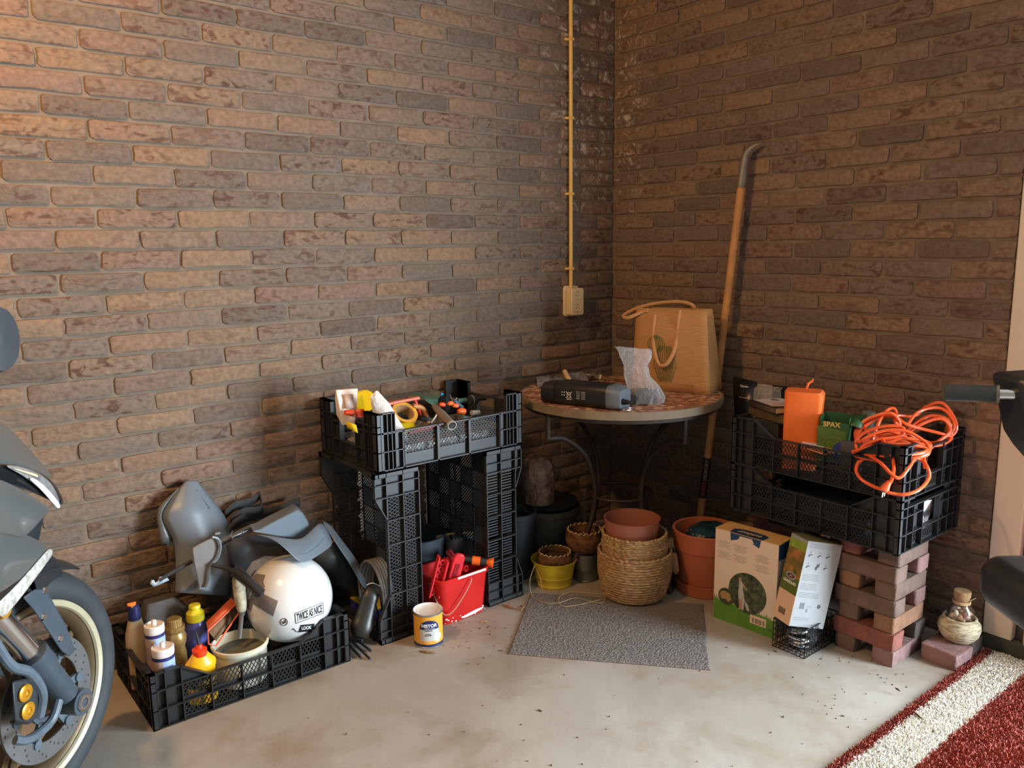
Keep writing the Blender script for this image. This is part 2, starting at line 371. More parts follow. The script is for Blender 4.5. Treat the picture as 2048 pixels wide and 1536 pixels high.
# ================= plastic crates =================
BLK = mat('black_crate_plastic', srgb('#1f2021'), rough=.42, var=.25, scale=14, bump=.06, bscale=60, spec=.5)
BLK2 = mat('dusty_crate_plastic', srgb('#27282a'), rough=.48, var=.2, scale=10, bump=.06, bscale=60, spec=.5)
def crate(label, loc, rot=(0,0,0), H=.165, mid=.115, L=.6, W=.4, style='lattice', m=None, group=None, cut=0):
    m = m or BLK; t = thing('plastic_crate', label, 'crate', loc, rot, group)
    D = .016; th = .003; hx, hy = L / 2, W / 2
    c1, c2 = hx - .085, hx - .165
    def side(s):
        mb = MB(); yi = s * (hy - D); yo = s * hy; P = lambda u, v: V(u, yi, v); n = V(0, s, 0)
        ylo, yhi = sorted((yi, yo))
        if style == 'tall':
            cols = [-hx, -hx + .1, -.065, .065, hx - .1, hx]
            for i, x in enumerate(cols[1:-1]): mb.box((x - .004, ylo, 0), (x + .004, yhi, mid))
            for a, b in zip(cols[1:-2], cols[2:-1]):
                mb.box((a, yi - .0012, 0), (b, yi + .0012, .042)); lattice(mb, a, .042, b, mid, (P, n), .0098, 48, .0026, .0026)
            mb.box((-hx + .02, ylo, mid - .003), (hx - .02, yhi, mid + .001)); mb.box((-hx, ylo, 0), (hx, yhi, .004))
        else:
            rows = [0, mid / 2, mid]
            xs = [-hx, -c1, -c2, -.045, .045, c2, c1, hx]
            for x in xs[1:-1]:
                top = H if abs(x) > c1 - .001 else mid
                mb.box((x - th / 2, ylo, 0), (x + th / 2, yhi, top))
            for z in (0.0015, mid / 2, mid): mb.box((-hx, ylo, z - .0015), (hx, yhi, z + .0015))
            for sg in (-1, 1):
                mb.box((sg * c1 - (th if sg > 0 else 0), ylo, H - .003), (sg * (hx - .002), yhi, H)) if sg > 0 else mb.box((-hx + .002, ylo, H - .003), (-c1, yhi, H))
                mb.bar(V(sg * c1, (yi + yo) / 2, H - .002), V(sg * c2, (yi + yo) / 2, mid), D, .003, 0, (0, 1, 0)) if False else mb.prism([(sg * c1, H), (sg * c2, mid), (sg * c2, mid - .003), (sg * c1, H - .004)], ylo, yhi, 0, Matrix(((1,0,0,0),(0,0,1,0),(0,1,0,0),(0,0,0,1))))
                mb.prism([(sg * c1, H), (sg * c2, mid), (sg * c1, mid)], yi - .001, yi + .001, 0, Matrix(((1,0,0,0),(0,0,1,0),(0,1,0,0),(0,0,0,1))))
                a, b = sorted((sg * hx, sg * c1)); mb.box((a, yi - .001, 0), (b, yi + .001, H))
            for a, b in zip(xs[1:-2], xs[2:-1]):
                for z0, z1 in zip(rows[:-1], rows[1:]):
                    if style == 'slots': 
                        if z0 == 0: lattice(mb, a + .006, .014, b - .006, mid - .008, (P, n), .0105, 90, .0045, .003, angs=(90,))
                        mb.box((a, yi - .0012, z0), (b, yi + .0012, z0 + (.014 if z0 == 0 else 0.001)))
                        mb.box((a, yi - .0012, mid - .008), (b, yi + .0012, mid))
                    else:
                        mb.box((a, yi - .001, z0), (b, yi + .001, z0 + .008)); lattice(mb, a, z0 + .008, b, z1, (P, n), .0105, 58, .0022, .0022)
        return mb.build('long_side', m, t, local=True, smooth=0)
    def end(s):
        mb = MB(); xi = s * (hx - D); xo = s * hx; P = lambda u, v: V(xi, u, v); n = V(s, 0, 0); xlo, xhi = sorted((xi, xo))
        ys = [-hy, -hy + .085, -.055, .055, hy - .085, hy]; top = mid + .03 if style != 'tall' else .15
        for y in ys[1:-1]: mb.box((xlo, y - th / 2, 0), (xhi, y + th / 2, top if abs(y) > .06 else mid + .03 if style != 'tall' else top))
        for z in (.0015, mid / 2): mb.box((xlo, -hy, z - .0015), (xhi, hy, z + .0015))
        mb.box((xlo, -hy, top - .004), (xhi, hy, top))
        mb.box((xlo, -hy, mid - .0015), (xhi, -.055, mid + .0015)); mb.box((xlo, .055, mid - .0015), (xhi, hy, mid + .0015))
        for sg in (-1, 1):
            a, b = sorted((sg * hy, sg * (hy - .085))); mb.box((xi - .001, a, 0), (xi + .001, b, H))
            mb.box((xlo, a, H - .003), (xhi, b, H))
            a, b = sorted((sg * .055, sg * (hy - .085)))
            mb.box((xi - .001, a, mid / 2), (xi + .001, b, top))
        for a, b in zip(ys[1:-2], ys[2:-1]): mb.box((xi - .001, a, 0), (xi + .001, b, .01)); lattice(mb, a, .01, b, mid / 2, (P, n), .0105, 58, .0022, .0022)
        return mb.build('short_side', m, t, local=True, smooth=0)
    side(-1); side(1); end(-1); end(1)
    # base with herringbone slots
    mb = MB(); P = lambda u, v: V(u, v, .004); nx, ny = 8, 5
    for i in range(nx):
        for j in range(ny):
            a, b = -hx + D + (L - 2 * D) * i / nx, -hx + D + (L - 2 * D) * (i + 1) / nx; c, d = -hy + D + (W - 2 * D) * j / ny, -hy + D + (W - 2 * D) * (j + 1) / ny
            lattice(mb, a, c, b, d, (P, V(0, 0, 1)), .0092, 0, .0042, .004, angs=((45,) if (i + j) % 2 else (-45,)))
    for i in range(1, nx, 1): x = -hx + D + (L - 2 * D) * i / nx; mb.box((x - .002, -hy + D, .001), (x + .002, hy - D, .007))
    for j in range(1, ny): y = -hy + D + (W - 2 * D) * j / ny; mb.box((-hx + D, y - .002, .001), (hx - D, y + .002, .007))
    mb.build('base_grid', m, t, local=True, smooth=0)
    # corner posts
    for sx in (-1, 1):
        for sy in (-1, 1):
            mb = MB(); Hh = H
            def bx(x0, y0, x1, y1, z0, z1):
                xa, xb = sorted((sx * (hx - x0), sx * (hx - x1))); ya, yb = sorted((sy * (hy - y0), sy * (hy - y1))); mb.box((xa, ya, z0), (xb, yb, z1))
            if style == 'tall':
                bx(0, 0, .004, .026, 0, Hh); bx(0, 0, .026, .004, 0, Hh)        # outer corner faces
                bx(.014, .014, .1, .017, 0, mid); bx(.014, .014, .07, .017, mid, Hh); bx(.014, .014, .017, .085, 0, Hh)
                for q in (.04, .056, .0685, .1): bx(q, .0, q + .0025, .016, 0, Hh if q < .08 else mid); 
                for q in (.04, .055, .08): bx(0, q, .016, q + .0025, 0, Hh)
                for z in (.062, mid, Hh - .003): bx(0, 0, .1 if z < Hh - .01 else .071, .016, z, z + .003); bx(0, 0, .016, .085, z, z + .003)
            else:
                bx(0, 0, .003, .016, 0, Hh); bx(0, 0, .016, .003, 0, Hh); bx(.013, .013, .016, .03, 0, Hh)
                bx(.0, .0, .016, .016, Hh - .003, Hh)
                bx(.04, 0, .0425, .015, 0, Hh) if style != 'slots' else bx(.05, 0, .0525, .015, 0, Hh)
                bx(0, .04, .015, .0425, 0, Hh)
            mb.build('corner_post', m, t, local=True, smooth=0)
    return t
crate('black plastic crate on the floor beside the motorcycle wheel, holding the white helmet', (-1.925, -.232, 0), H=.165, mid=.112, m=BLK)
crate('black plastic crate of hand tools lying on top of the two upright crates', (-1.187, -.213, .592), H=.19, mid=.125, style='tall', m=BLK2)
crate('black plastic crate standing on its end behind the white-lidded paint can', (-1.333, -.213, .2955), (0, -PI/2, 0), L=.586, H=.168, mid=.125, m=BLK2)
crate('black slotted plastic crate standing on its end right of the red bucket', (-1.053, -.213, .2955), (0, PI/2, 0), L=.586, H=.162, mid=.132, style='slots', m=BLK2)
crate('black plastic crate resting on the brick pillars, lower one of two', (-.208, -1.278, .3835), (0, 0, PI/2), H=.165, mid=.112, m=BLK2)
crate('black plastic crate full of odds and ends under the orange cord, upper one of two', (-.208, -1.278, .5492), (0, 0, PI/2), H=.165, mid=.112, m=BLK2)

# ================= loose clinker bricks =================
PAV = [mat('clinker_%s' % n, srgb(c), rough=.9, var=.16, scale=25, bump=.7, bscale=90, spec=.2, bdist=.004) for n, c in (('plum', '#7d625e'), ('red', '#84544a'), ('rust', '#87644f'), ('brown', '#6d5a50'), ('dark', '#564c48'), ('rose', '#8d6f6c'))]
BR = {'plum': 0, 'red': 1, 'rust': 2, 'brown': 3, 'dark': 4, 'rose': 5}
def brick(loc, rz, col, label, group=None, L=.2, W=.068, H=.0525, seed=0):
    rnd = random.Random(seed); mb = MB()
    rings = []
    for z, k in ((0, .955), (.004, .99), (H - .004, 1), (H, .96)):
        ring = []
        for (x, y) in RR(L, W, .007, 2):
            ring.append(V(x * (1 - (1 - k) * .25) + rnd.uniform(-.0022, .0022), y * (1 - (1 - k) * .7) + rnd.uniform(-.0018, .0018), z + (rnd.uniform(-.0008, 0) if z > .01 else 0)))
        rings.append(ring)
    mb.loft(rings); o = mb.build('clinker_brick', PAV[BR[col]], smooth=50)
    o.location = loc; o.rotation_euler = (0, 0, rz); return tag(o, label, 'brick', group)
LY = .0545
order = ['bottom', 'second', 'third', 'fourth', 'fifth', 'sixth', 'top']
cf = [('brown', 'rose'), ('red', 'dark'), ('brown', 'rust'), ('brown', 'plum'), ('rust', 'brown'), ('brown', 'rose'), ('red', 'brown')]
for k in range(7):
    z = k * LY
    ru = random.Random(k + 50); j = lambda: ru.uniform(-.004, .004)
    if k % 2 == 0:   # ends face the table, bricks run along x
        for n_, y, c in (('towards the table', -1.40, cf[k][0]), ('towards the camera', -1.527, cf[k][1])):
            brick((-.257 + j(), y + j(), z), j() * 3, c, '%s clinker brick, %s layer of near pillar, end %s' % (c, order[k], n_), seed=k * 3)
    else:
        for n_, x, c in (('left', -.325, cf[k][0]), ('wall', -.19, cf[k][1])):
            brick((x + j(), -1.462 + j(), z), PI / 2 + j() * 3, c, '%s clinker brick, %s layer of near pillar, long one on its %s side' % (c, order[k], n_), seed=k * 3 + 1)
for k in range(7):
    z = k * LY; ru = random.Random(k + 90); j = lambda: ru.uniform(-.004, .004)
    for q in (0, 1):
        c = ['brown', 'plum', 'red', 'dark'][(k + q) % 4]
        if k % 2 == 0: loc, rz = (-.2 + j(), -1.03 - .13 * q + j(), z), 0
        else: loc, rz = (-.262 + .125 * q + j(), -1.095 + j(), z), PI / 2
        brick(loc, rz, c, 'dim clinker brick, %s layer of far pillar under crates, on its %s' % (order[k], ('table side', 'near side')[q] if k % 2 == 0 else ('box side', 'wall side')[q]), 'bricks of the far pillar', seed=k + 30)
brick((-.178, -1.643, 0), math.radians(88), 'rose', 'rosy clinker brick lying flat on the floor under the ceramic pot, left one', L=.112, W=.105, seed=5)
brick((-.072, -1.640, 0), math.radians(92), 'dark', 'darker clinker brick lying flat beside the wall under the ceramic pot', L=.105, W=.095, seed=6)
# ================= helpers for sheets =================
def fan(pts):                              # filled outline of 3D points
    mb = MB(); mb.add(pts, [tuple(range(len(pts)))]); return mb
def sheet(name, pts, m, parent, thick=.003, bevel=0, smooth=35, triang=True):
    mb = fan([Vector(p) for p in pts]); o = mb.build(name, m, parent, fix=False, smooth=smooth)
    if len(pts) > 4:
        bm = bmesh.new(); bm.from_mesh(o.data); bmesh.ops.triangulate(bm, faces=bm.faces); bm.to_mesh(o.data); bm.free()
    d = o.modifiers.new('solid', 'SOLIDIFY'); d.thickness = thick; d.offset = 0
    if bevel:
        d = o.modifiers.new('bevel', 'BEVEL'); d.width = bevel; d.segments = 2; d.limit_method = 'ANGLE'; d.angle_limit = math.radians(50)
    return o
def Mz(loc, rz=0): return Matrix.Translation(Vector(loc)) @ Matrix.Rotation(rz, 4, 'Z')

# ================= mosaic table =================
TX, TY, TZ, TR_ = -.44, -.475, .735, .393
t = thing('round_mosaic_table', 'round garden table with a brown mosaic top in the brick corner', 'table', (TX, TY, 0))
mm = bpy.data.materials.new('mosaic'); mm.use_nodes = True; N = mm.node_tree.nodes; L = mm.node_tree.links; b = N['Principled BSDF']
tc = N.new('ShaderNodeTexCoord'); vo = N.new('ShaderNodeTexVoronoi'); vo.inputs['Scale'].default_value = 48; vo.inputs['Randomness'].default_value = .55; L.new(tc.outputs['Object'], vo.inputs['Vector'])
vd = N.new('ShaderNodeTexVoronoi'); vd.feature = 'DISTANCE_TO_EDGE'; vd.inputs['Scale'].default_value = 48; vd.inputs['Randomness'].default_value = .55; L.new(tc.outputs['Object'], vd.inputs['Vector'])
sp = N.new('ShaderNodeSeparateColor'); L.new(vo.outputs['Color'], sp.inputs[0])
r = N.new('ShaderNodeValToRGB'); r.color_ramp.interpolation = 'CONSTANT'
r.color_ramp.elements[0].color = (*srgb('#6a2f2a'), 1); r.color_ramp.elements[1].position = .25; r.color_ramp.elements[1].color = (*srgb('#9c5740'), 1)
for p, c in ((.42, '#c08a66'), (.62, '#d6ae88'), (.8, '#84413a')):
    e = r.color_ramp.elements.new(p); e.color = (*srgb(c), 1)
L.new(sp.outputs[0], r.inputs['Fac'])
r2 = N.new('ShaderNodeMapRange'); r2.inputs[1].default_value = .03; r2.inputs[2].default_value = .09; L.new(vd.outputs['Distance'], r2.inputs[0])
mx = N.new('ShaderNodeMixRGB'); mx.inputs[1].default_value = (*srgb('#c9a684'), 1); L.new(r2.outputs[0], mx.inputs[0]); L.new(r.outputs[0], mx.inputs[2]); L.new(mx.outputs[0], b.inputs['Base Color'])
b.inputs['Roughness'].default_value = .35
bp = N.new('ShaderNodeBump'); bp.inputs['Strength'].default_value = .5; bp.inputs['Distance'].default_value = .002; L.new(r2.outputs[0], bp.inputs['Height']); L.new(bp.outputs[0], b.inputs['Normal'])
RIM = S('table_rim', '#7d6b55', rough=.6, var=.15, scale=20, bump=.2)
IRON = S('dark_iron', '#3a302b', rough=.55, metal=.4, var=.2)
T0 = Matrix.Translation((TX, TY, 0))
MB().lathe([(.001, TZ - .012), (TR_ - .008, TZ - .012), (TR_ - .008, TZ), (.001, TZ)], 72, 0, T0).build('mosaic_top', mm, t)
MB().lathe([(TR_ - .009, TZ - .03), (TR_, TZ - .03), (TR_, TZ + .0005), (TR_ - .009, TZ + .0005)], 72, 0, T0, closed=True).build('rim', RIM, t, bevel=.0015)
MB().lathe([(TR_ - .03, TZ - .045), (TR_ - .016, TZ - .045), (TR_ - .016, TZ - .013), (TR_ - .03, TZ - .013)], 72, 0, T0, closed=True).build('under_ring', IRON, t)
for a in (-95, -5, 85, 175):
    d = V(math.cos(math.radians(a)), math.sin(math.radians(a)), 0); b0 = V(TX, TY, 0)
    pts = spl([b0 + d * .35 + V(0, 0, TZ - .03), b0 + d * .35 + V(0, 0, .62)], 2) + spl([b0 + d * .35 + V(0, 0, .60), b0 + d * .27 + V(0, 0, .585), b0 + d * .17 + V(0, 0, .50), b0 + d * .125 + V(0, 0, .36), b0 + d * .15 + V(0, 0, .22), b0 + d * .23 + V(0, 0, .09), b0 + d * .30 + V(0, 0, .012)], 6)
    MB().tube(pts, .010, 10).build('leg', IRON, t)
MB().tube([V(TX + .125 * math.cos(q * PI / 18), TY + .125 * math.sin(q * PI / 18), .33) for q in range(36)], .006, 8, closed=True).build('ring_brace', IRON, t)

# ---------- on the table ----------
FEED = {'z': TZ + .001}
# battery charger case
cA, cB = PZ(1078, 806, TZ), PZ(1237, 824, TZ); cA.z = cB.z = 0; dx = (cB - cA); Lc = dx.length; dx.normalize(); dy = V(-dx.y, dx.x, 0)
t = thing('battery_charger', 'black battery charger with a crossed-bin symbol lying on the mosaic table', 'charger', cA + dx * Lc / 2 + dy * .055 + V(0, 0, TZ))
CHB = S('charger_black', '#1d1e20', rough=.4, var=.1, bump=.05); CHG = S('charger_grey', '#5b636b', rough=.45, bump=.05)
Mc = frame(cA + dx * Lc / 2 + dy * .052 + V(0, 0, TZ + .001), dx, dy)
def rr_loft(Ws, M, m, name, parent, **k):
    rings = [[M @ V(x_, y, z) for (y, z) in [(p[0], p[1] + h / 2) for p in RR(w_, h, min(w_, h) * .28, 3)]] for x_, w_, h in Ws]
    return MB().loft(rings).build(name, m, parent, **k)
hl = Lc / 2
rr_loft([(-hl + .06, .098, .074), (-hl + .07, .104, .082), (hl - .055, .104, .084), (hl - .05, .104, .083)], Mc, CHB, 'body', t)
rr_loft([(-hl, .08, .06), (-hl + .01, .098, .074), (-hl + .06, .10, .077)], Mc, CHB, 'rear_shell', t)
g = rr_loft([(hl - .05, .108, .084), (hl - .03, .108, .082), (hl, .088, .070)], Mc, CHG, 'end_cap', t)
mb = MB()
for q in range(7): mb.tube([Mc @ V(hl - .004 + q * .005, -.022, .03), Mc @ V(hl - .001 + q * .005, -.022, .03)], .012 - q * .0009, 14)
mb.tube([Mc @ V(hl - .01, -.022, .03), Mc @ V(hl + .035, -.022, .03)], .006, 10); mb.build('cable_boot', CHB, t)
WH = S('print_white', '#d8d4cc', rough=.7, var=.02, bump=0)
fr_ = frame(Mc @ V(0, -.0525, .041), dx, (0, 0, 1))
mb = MB(); 
def pb(a, b_, w_=.0016): mb.bar(fr_ @ V(*a, .0005), fr_ @ V(*b_, .0005), w_, .0006, 0, fr_.col[2].to_3d())
x0 = -.035
for s_ in (-1, 1): pb((x0 - .012, -.012 * s_), (x0 + .012, .012 * s_))
pb((x0 - .009, .008), (x0 + .009, .008)); pb((x0 - .008, .008), (x0 - .006, -.011)); pb((x0 + .008, .008), (x0 + .006, -.011)); pb((x0 - .006, -.011), (x0 + .006, -.011)); pb((x0 - .010, -.016), (x0 + .010, -.016), .002)
for q in range(5):
    pb((x0 + .03, .014 - q * .006), (x0 + .045, .014 - q * .006), .0012); pb((x0 + .05, .014 - q * .006), (x0 + .066, .014 - q * .006), .0012)
for q in range(2):
    for w_ in range(2): pb((x0 - .03 + q * .009, .008 - w_ * .01), (x0 - .026 + q * .009, .008 - w_ * .01), .004)
mb.build('printed_symbols', WH, t)
# coiled black leads and a snap hook
t = thing('coiled_cable', 'tangle of thin black cable between the charger and clear bag', 'cable', PZ(1258, 800, TZ))
mb = MB(); rnd = random.Random(4); c0 = PZ(1255, 795, TZ)
pts = [c0 + V(math.cos(q * .9) * (.03 + rnd.uniform(-.008, .014)), math.sin(q * .9) * (.05 + rnd.uniform(-.01, .012)), .006 + .022 * (q % 4) / 3) for q in range(22)]
mb.tube(spl(pts, 5), .003, 7); mb.build('cable', CHB, t)
CHR = mat('chrome', (.75, .76, .78), rough=.18, metal=1, var=.02, bump=0)
h0 = PZ(1258, 822, TZ); mb = MB(); mb.tube([h0 + V(-.03 + .03 * math.cos(a * PI / 8) + .03, .012 * math.sin(a * PI / 8), .007) for a in range(16)], .0028, 8, closed=True)
tag(mb.build('snap_hook', CHR), 'small oval metal snap hook lying in front of the black cable', 'hook')
# clear plastic bag with a dark adapter in it
pl = bpy.data.materials.new('clear_film'); pl.use_nodes = True; N = pl.node_tree.nodes; L = pl.node_tree.links
b = N['Principled BSDF']; tr = N.new('ShaderNodeBsdfTransparent'); ms = N.new('ShaderNodeMixShader'); out = N['Material Output']
tr.inputs[0].default_value = (.97, .96, .95, 1)
lw = N.new('ShaderNodeLayerWeight'); lw.inputs[0].default_value = .32; nz = N.new('ShaderNodeTexNoise'); nz.inputs['Scale'].default_value = 38; nz.inputs['Detail'].default_value = 6; nz.inputs['Distortion'].default_value = 1.5
tc = N.new('ShaderNodeTexCoord'); L.new(tc.outputs['Object'], nz.inputs['Vector'])
bp = N.new('ShaderNodeBump'); bp.inputs['Strength'].default_value = 1; bp.inputs['Distance'].default_value = .012; L.new(nz.outputs['Fac'], bp.inputs['Height']); L.new(bp.outputs[0], b.inputs['Normal']); L.new(bp.outputs[0], lw.inputs[1])
mr = N.new('ShaderNodeMapRange'); mr.inputs[3].default_value = .13; mr.inputs[4].default_value = .75; L.new(lw.outputs['Facing'], mr.inputs[0])
b.inputs['Base Color'].default_value = (.8, .8, .8, 1); b.inputs['Roughness'].default_value = .12
L.new(mr.outputs[0], ms.inputs[0]); L.new(tr.outputs[0], ms.inputs[1]); L.new(b.outputs[0], ms.inputs[2]); L.new(ms.outputs[0], out.inputs[0])
FILM = pl
def crumpled(rings_c, n, seed, amp, m, name, parent=None):
    rnd = random.Random(seed); rings = []
    for (c, ax, ay, rx, ry) in rings_c:
        c = Vector(c); ax = Vector(ax).normalized(); ay = Vector(ay).normalized()
        rings.append([c + ax * math.cos(2 * PI * j / n) * rx * (1 + rnd.uniform(-amp, amp)) + ay * math.sin(2 * PI * j / n) * ry * (1 + rnd.uniform(-amp, amp)) + V(0, 0, rnd.uniform(-1, 1) * amp * .02) for j in range(n)])
    return MB().loft(rings, cap=False).build(name, m, parent, smooth=22)
bc = V(-.545, -.70, 0); e1 = V(.779, -.627, 0); e2 = V(.6, .75, 0)
tl = AT(1242, 697, bc.x, bc.y); tr_ = AT(1322, 708, bc.x, bc.y)
t = thing('plastic_bag', 'crumpled clear plastic bag with a dark adapter inside, standing on the table', 'bag', (bc.x, bc.y, TZ))
R_ = []
for f_, off, w_, d_ in ((0, -.0, .062, .035), (.12, 0.003, .068, .04), (.3, -.012, .058, .036), (.5, -.03, .044, .028), (.68, -.038, .044, .022), (.85, -.04, .055, .014), (1, -.042, .066, .006)):
    z = TZ + .003 + (tl.z - TZ) * f_
    R_.append((bc + e1 * off + V(0, 0, z), e1 + V(0, 0, .10 * f_ * (-1)), e2, w_, d_))
crumpled(R_, 26, 8, .13, FILM, 'film', t)
DK = S('dark_rubber', '#25262a', rough=.6, bump=.1)
mb = MB().box((-.03, -.022, .004), (.035, .022, .05), 0, frame(bc + e1 * .005 + V(0, 0, TZ), e1, e2)); mb.box((-.05, -.01, .004), (-.03, .012, .03), 0, frame(bc + V(0, 0, TZ), e1, e2))
mb.tube(spl([bc + e1 * .03 + V(0, 0, TZ + .02), bc + e1 * .045 + e2 * .01 + V(0, 0, TZ + .04), bc - e1 * .02 + e2 * .02 + V(0, 0, TZ + .05), bc - e1 * .04 + V(0, 0, TZ + .012)], 6), .004, 7)
tag(mb.build('power_adapter', DK, bevel=.004), 'dark power adapter seen through the clear plastic bag on the table', 'adapter')
# papers, bags and a wooden stick at the back
t = thing('scrap_bag', 'flat crumpled grey plastic bag behind the charger near the brick wall', 'bag', (-.42, -.14, TZ))
GRB = mat('grey_film', srgb('#6f6a68'), rough=.25, var=.3, scale=25, bump=.9, bscale=50, bdist=.01)
a0, a1 = PZ(1072, 768, TZ), PZ(1215, 775, TZ)
rows = []; rnd = random.Random(3)
for i in range(8):
    row = []
    for j in range(14):
        u, v_ = j / 13, i / 7; p = V(-.62 + .22 * u, -.19 - .07 * u, 0) + V(.06, .09, 0) * v_
        row.append(p + V(0, 0, TZ + .004 + (.034 * math.sin(PI * v_) * (.4 + rnd.random() * .8) if 0 < i < 7 else 0)))
    rows.append(row)
MB().grid(rows).build('sheet', GRB, t, smooth=15)
W1 = S('pale_wood', '#c9a071', rough=.7, var=.15, scale=40, bump=.1)
w0 = V(-.475, -.235, TZ + .002); tag(MB().tube([w0, w0 + V(-.012, .03, .055), w0 + V(-.014, .034, .059)], [.010, .010, .006], 14).build('wooden_dowel', W1), 'short round wooden dowel poking up behind the charger', 'dowel')
SILV = mat('foil', srgb('#b9b2a8'), rough=.25, metal=.6, var=.3, scale=40, bump=.9, bscale=60, bdist=.008)
PINK = S('pale_pink_sheet', '#d7a892', rough=.5, var=.1)
q0 = V(-.56, -.30, TZ + .002)
tag(MB().grid([[q0 + V(.16 * u / 4, -.14 * u / 4, .010 * abs(math.sin(u + v_))) + V(.03, .03, .0) * v_ for u in range(5)] for v_ in range(3)]).build('paper_leaflet', PINK, solid=.001), 'folded pale pink leaflet lying just behind the charger', 'paper')
q0 = V(-.355, -.23, TZ + .002); rnd = random.Random(6)
tag(MB().grid([[q0 + V(.012 * i, .012 * j, 0) + V(0, 0, rnd.random() * .03) for i in range(6)] for j in range(6)]).build('foil_wrapper', SILV, smooth=10), 'crumpled shiny foil wrapper beside the leaflet, at the corner side', 'wrapper')

# ---------- tote bag ----------
JUTE = bpy.data.materials.new('jute'); JUTE.use_nodes = True; N = JUTE.node_tree.nodes; L = JUTE.node_tree.links; b = N['Principled BSDF']; tc = N.new('ShaderNodeTexCoord')
wv = N.new('ShaderNodeTexNoise'); wv.inputs['Scale'].default_value = 1; wv.inputs['Detail'].default_value = 3; mp = N.new('ShaderNodeMapping'); mp.inputs['Scale'].default_value = (30, 30, 420); L.new(tc.outputs['Object'], mp.inputs[0]); L.new(mp.outputs[0], wv.inputs['Vector'])
r = N.new('ShaderNodeValToRGB'); r.color_ramp.elements[0].position = .3; r.color_ramp.elements[1].position = .7; r.color_ramp.elements[0].color = (*srgb('#ab7d4c'), 1); r.color_ramp.elements[1].color = (*srgb('#c4915c'), 1)
L.new(wv.outputs['Fac'], r.inputs[0]); L.new(r.outputs[0], b.inputs['Base Color']); b.inputs['Roughness'].default_value = .9
bp = N.new('ShaderNodeBump'); bp.inputs['Strength'].default_value = .4; bp.inputs['Distance'].default_value = .002; L.new(wv.outputs['Fac'], bp.inputs['Height']); L.new(bp.outputs[0], b.inputs['Normal'])
t = thing('tote_bag', 'tan jute shopping bag with looped handles standing on the mosaic table', 'bag', (-.24, -.57, TZ))
Bc = V(-.253, -.757, TZ + .001); Sd = V(.17, .062, 0); Fd = V(-.105, .30, 0)    # near corner, side and front directions
def tote(a, s_, z):                              # a along front 0..1, s_ along side 0..1
    k = (z - TZ) / .32; nar = 1 - .10 * k
    thin = (.92 - .55 * k) if True else 1
    p = Bc + Fd * (.5 + (a - .5) * nar + .03 * k) + Sd * (.5 - .16 * k + (s_ - .5) * thin)
    return V(p.x, p.y, z)
zs = [TZ + .001 + .32 * q / 10 for q in range(11)]
def strip(fn, name, nu=12, amp=.0025, seed=1):
    rnd = random.Random(seed); rows = []
    for z in zs: rows.append([fn(u / nu, z) + (V(0, 0, 0) if u in (0, nu) else V(rnd.uniform(-1, 1), rnd.uniform(-1, 1), 0) * amp) for u in range(nu + 1)])
    return MB().grid(rows).build(name, JUTE, t, solid=.002, smooth=60)
topz = lambda a: .32
strip(lambda u, z: tote(u, 0, z) + Vector((-.012, -.004, 0)) * math.sin(PI * u) * math.sin(PI * (z - TZ) / .34), 'front_panel', seed=2)
strip(lambda u, z: tote(u, 1, z), 'back_panel', seed=3)
strip(lambda u, z: tote(0, u, z) + Fd.normalized() * .05 * math.sin(PI * u) * max(0, ((z - TZ) / .32 - .25)), 'side_gusset', seed=4)
strip(lambda u, z: tote(1, u, z) - Fd.normalized() * .05 * math.sin(PI * u) * max(0, ((z - TZ) / .32 - .25)), 'side_gusset', seed=5)
MB().grid([[tote(u / 4, v_ / 3, TZ + .003) for u in range(5)] for v_ in range(4)]).build('base_panel', JUTE, t, solid=.002)
HND = S('tan_webbing', '#c99460', rough=.85, var=.06, scale=60)
fz = TZ + .32; F_ = lambda a, z, o=-.006: tote(a, 0, z) + Sd.normalized() * o
hp = [F_(.40, fz - .01), F_(.40, fz - .10), F_(.43, fz - .16, -.02), F_(.50, fz - .205, -.035), F_(.6, fz - .21, -.035), F_(.69, fz - .16, -.02), F_(.73, fz - .1), F_(.735, fz - .01)]
MB().tube(spl([F_(.36, fz + .0), F_(.385, fz - .035)] + hp[1:-1] + [F_(.72, fz - .02)], 6), .0075, 8).build('front_handle', HND, t)
B_ = lambda a, z, o=0: tote(a, 1, z) + Sd.normalized() * o
MB().tube(spl([B_(.25, fz - .02), B_(.27, fz + .012), B_(.45, fz + .025), B_(.75, fz + .018), B_(1.02, fz + .0, -.02), B_(1.2, fz - .03, -.06), B_(1.10, fz - .038, -.09), F_(.9, fz - .012, -.005), F_(.82, fz - .008)], 6), .0075, 8).build('rear_handle', HND, t)
GRN = S('faded_green_print', '#66703c', rough=.9)
mb = MB(); fw = frame(tote(.72, 0, TZ + .13), -Fd.normalized(), (0, 0, 1))
fo = -Sd.normalized()
def ppt(a, z): return tote(a, 0, z) + V(-.012, -.004, 0) * math.sin(PI * a) * math.sin(PI * (z - TZ) / .34) + fo * .004
for q in range(9):
    k = q / 8; mb.tube([ppt(.48 + .05 * k + .16 * (1 - abs(2 * s / 9 - 1)) * (k - .5) + .10 * k, TZ + .04 + .14 * s / 9) for s in range(10)], .0011, 5)
for q in range(9):
    k = q / 8 - .5; mb.tube([ppt(.68 + k * .24 * (math.sin(PI * s / 9) ** .6), TZ + .15 + .07 * s / 9) for s in range(10)], .0011, 5)
mb.build('leaf_print', GRN, t)
writing('greenbasket', .014, frame(ppt(.28, TZ + .035) , -Fd.normalized(), (0, 0, 1)), HND, t, depth=.0008)
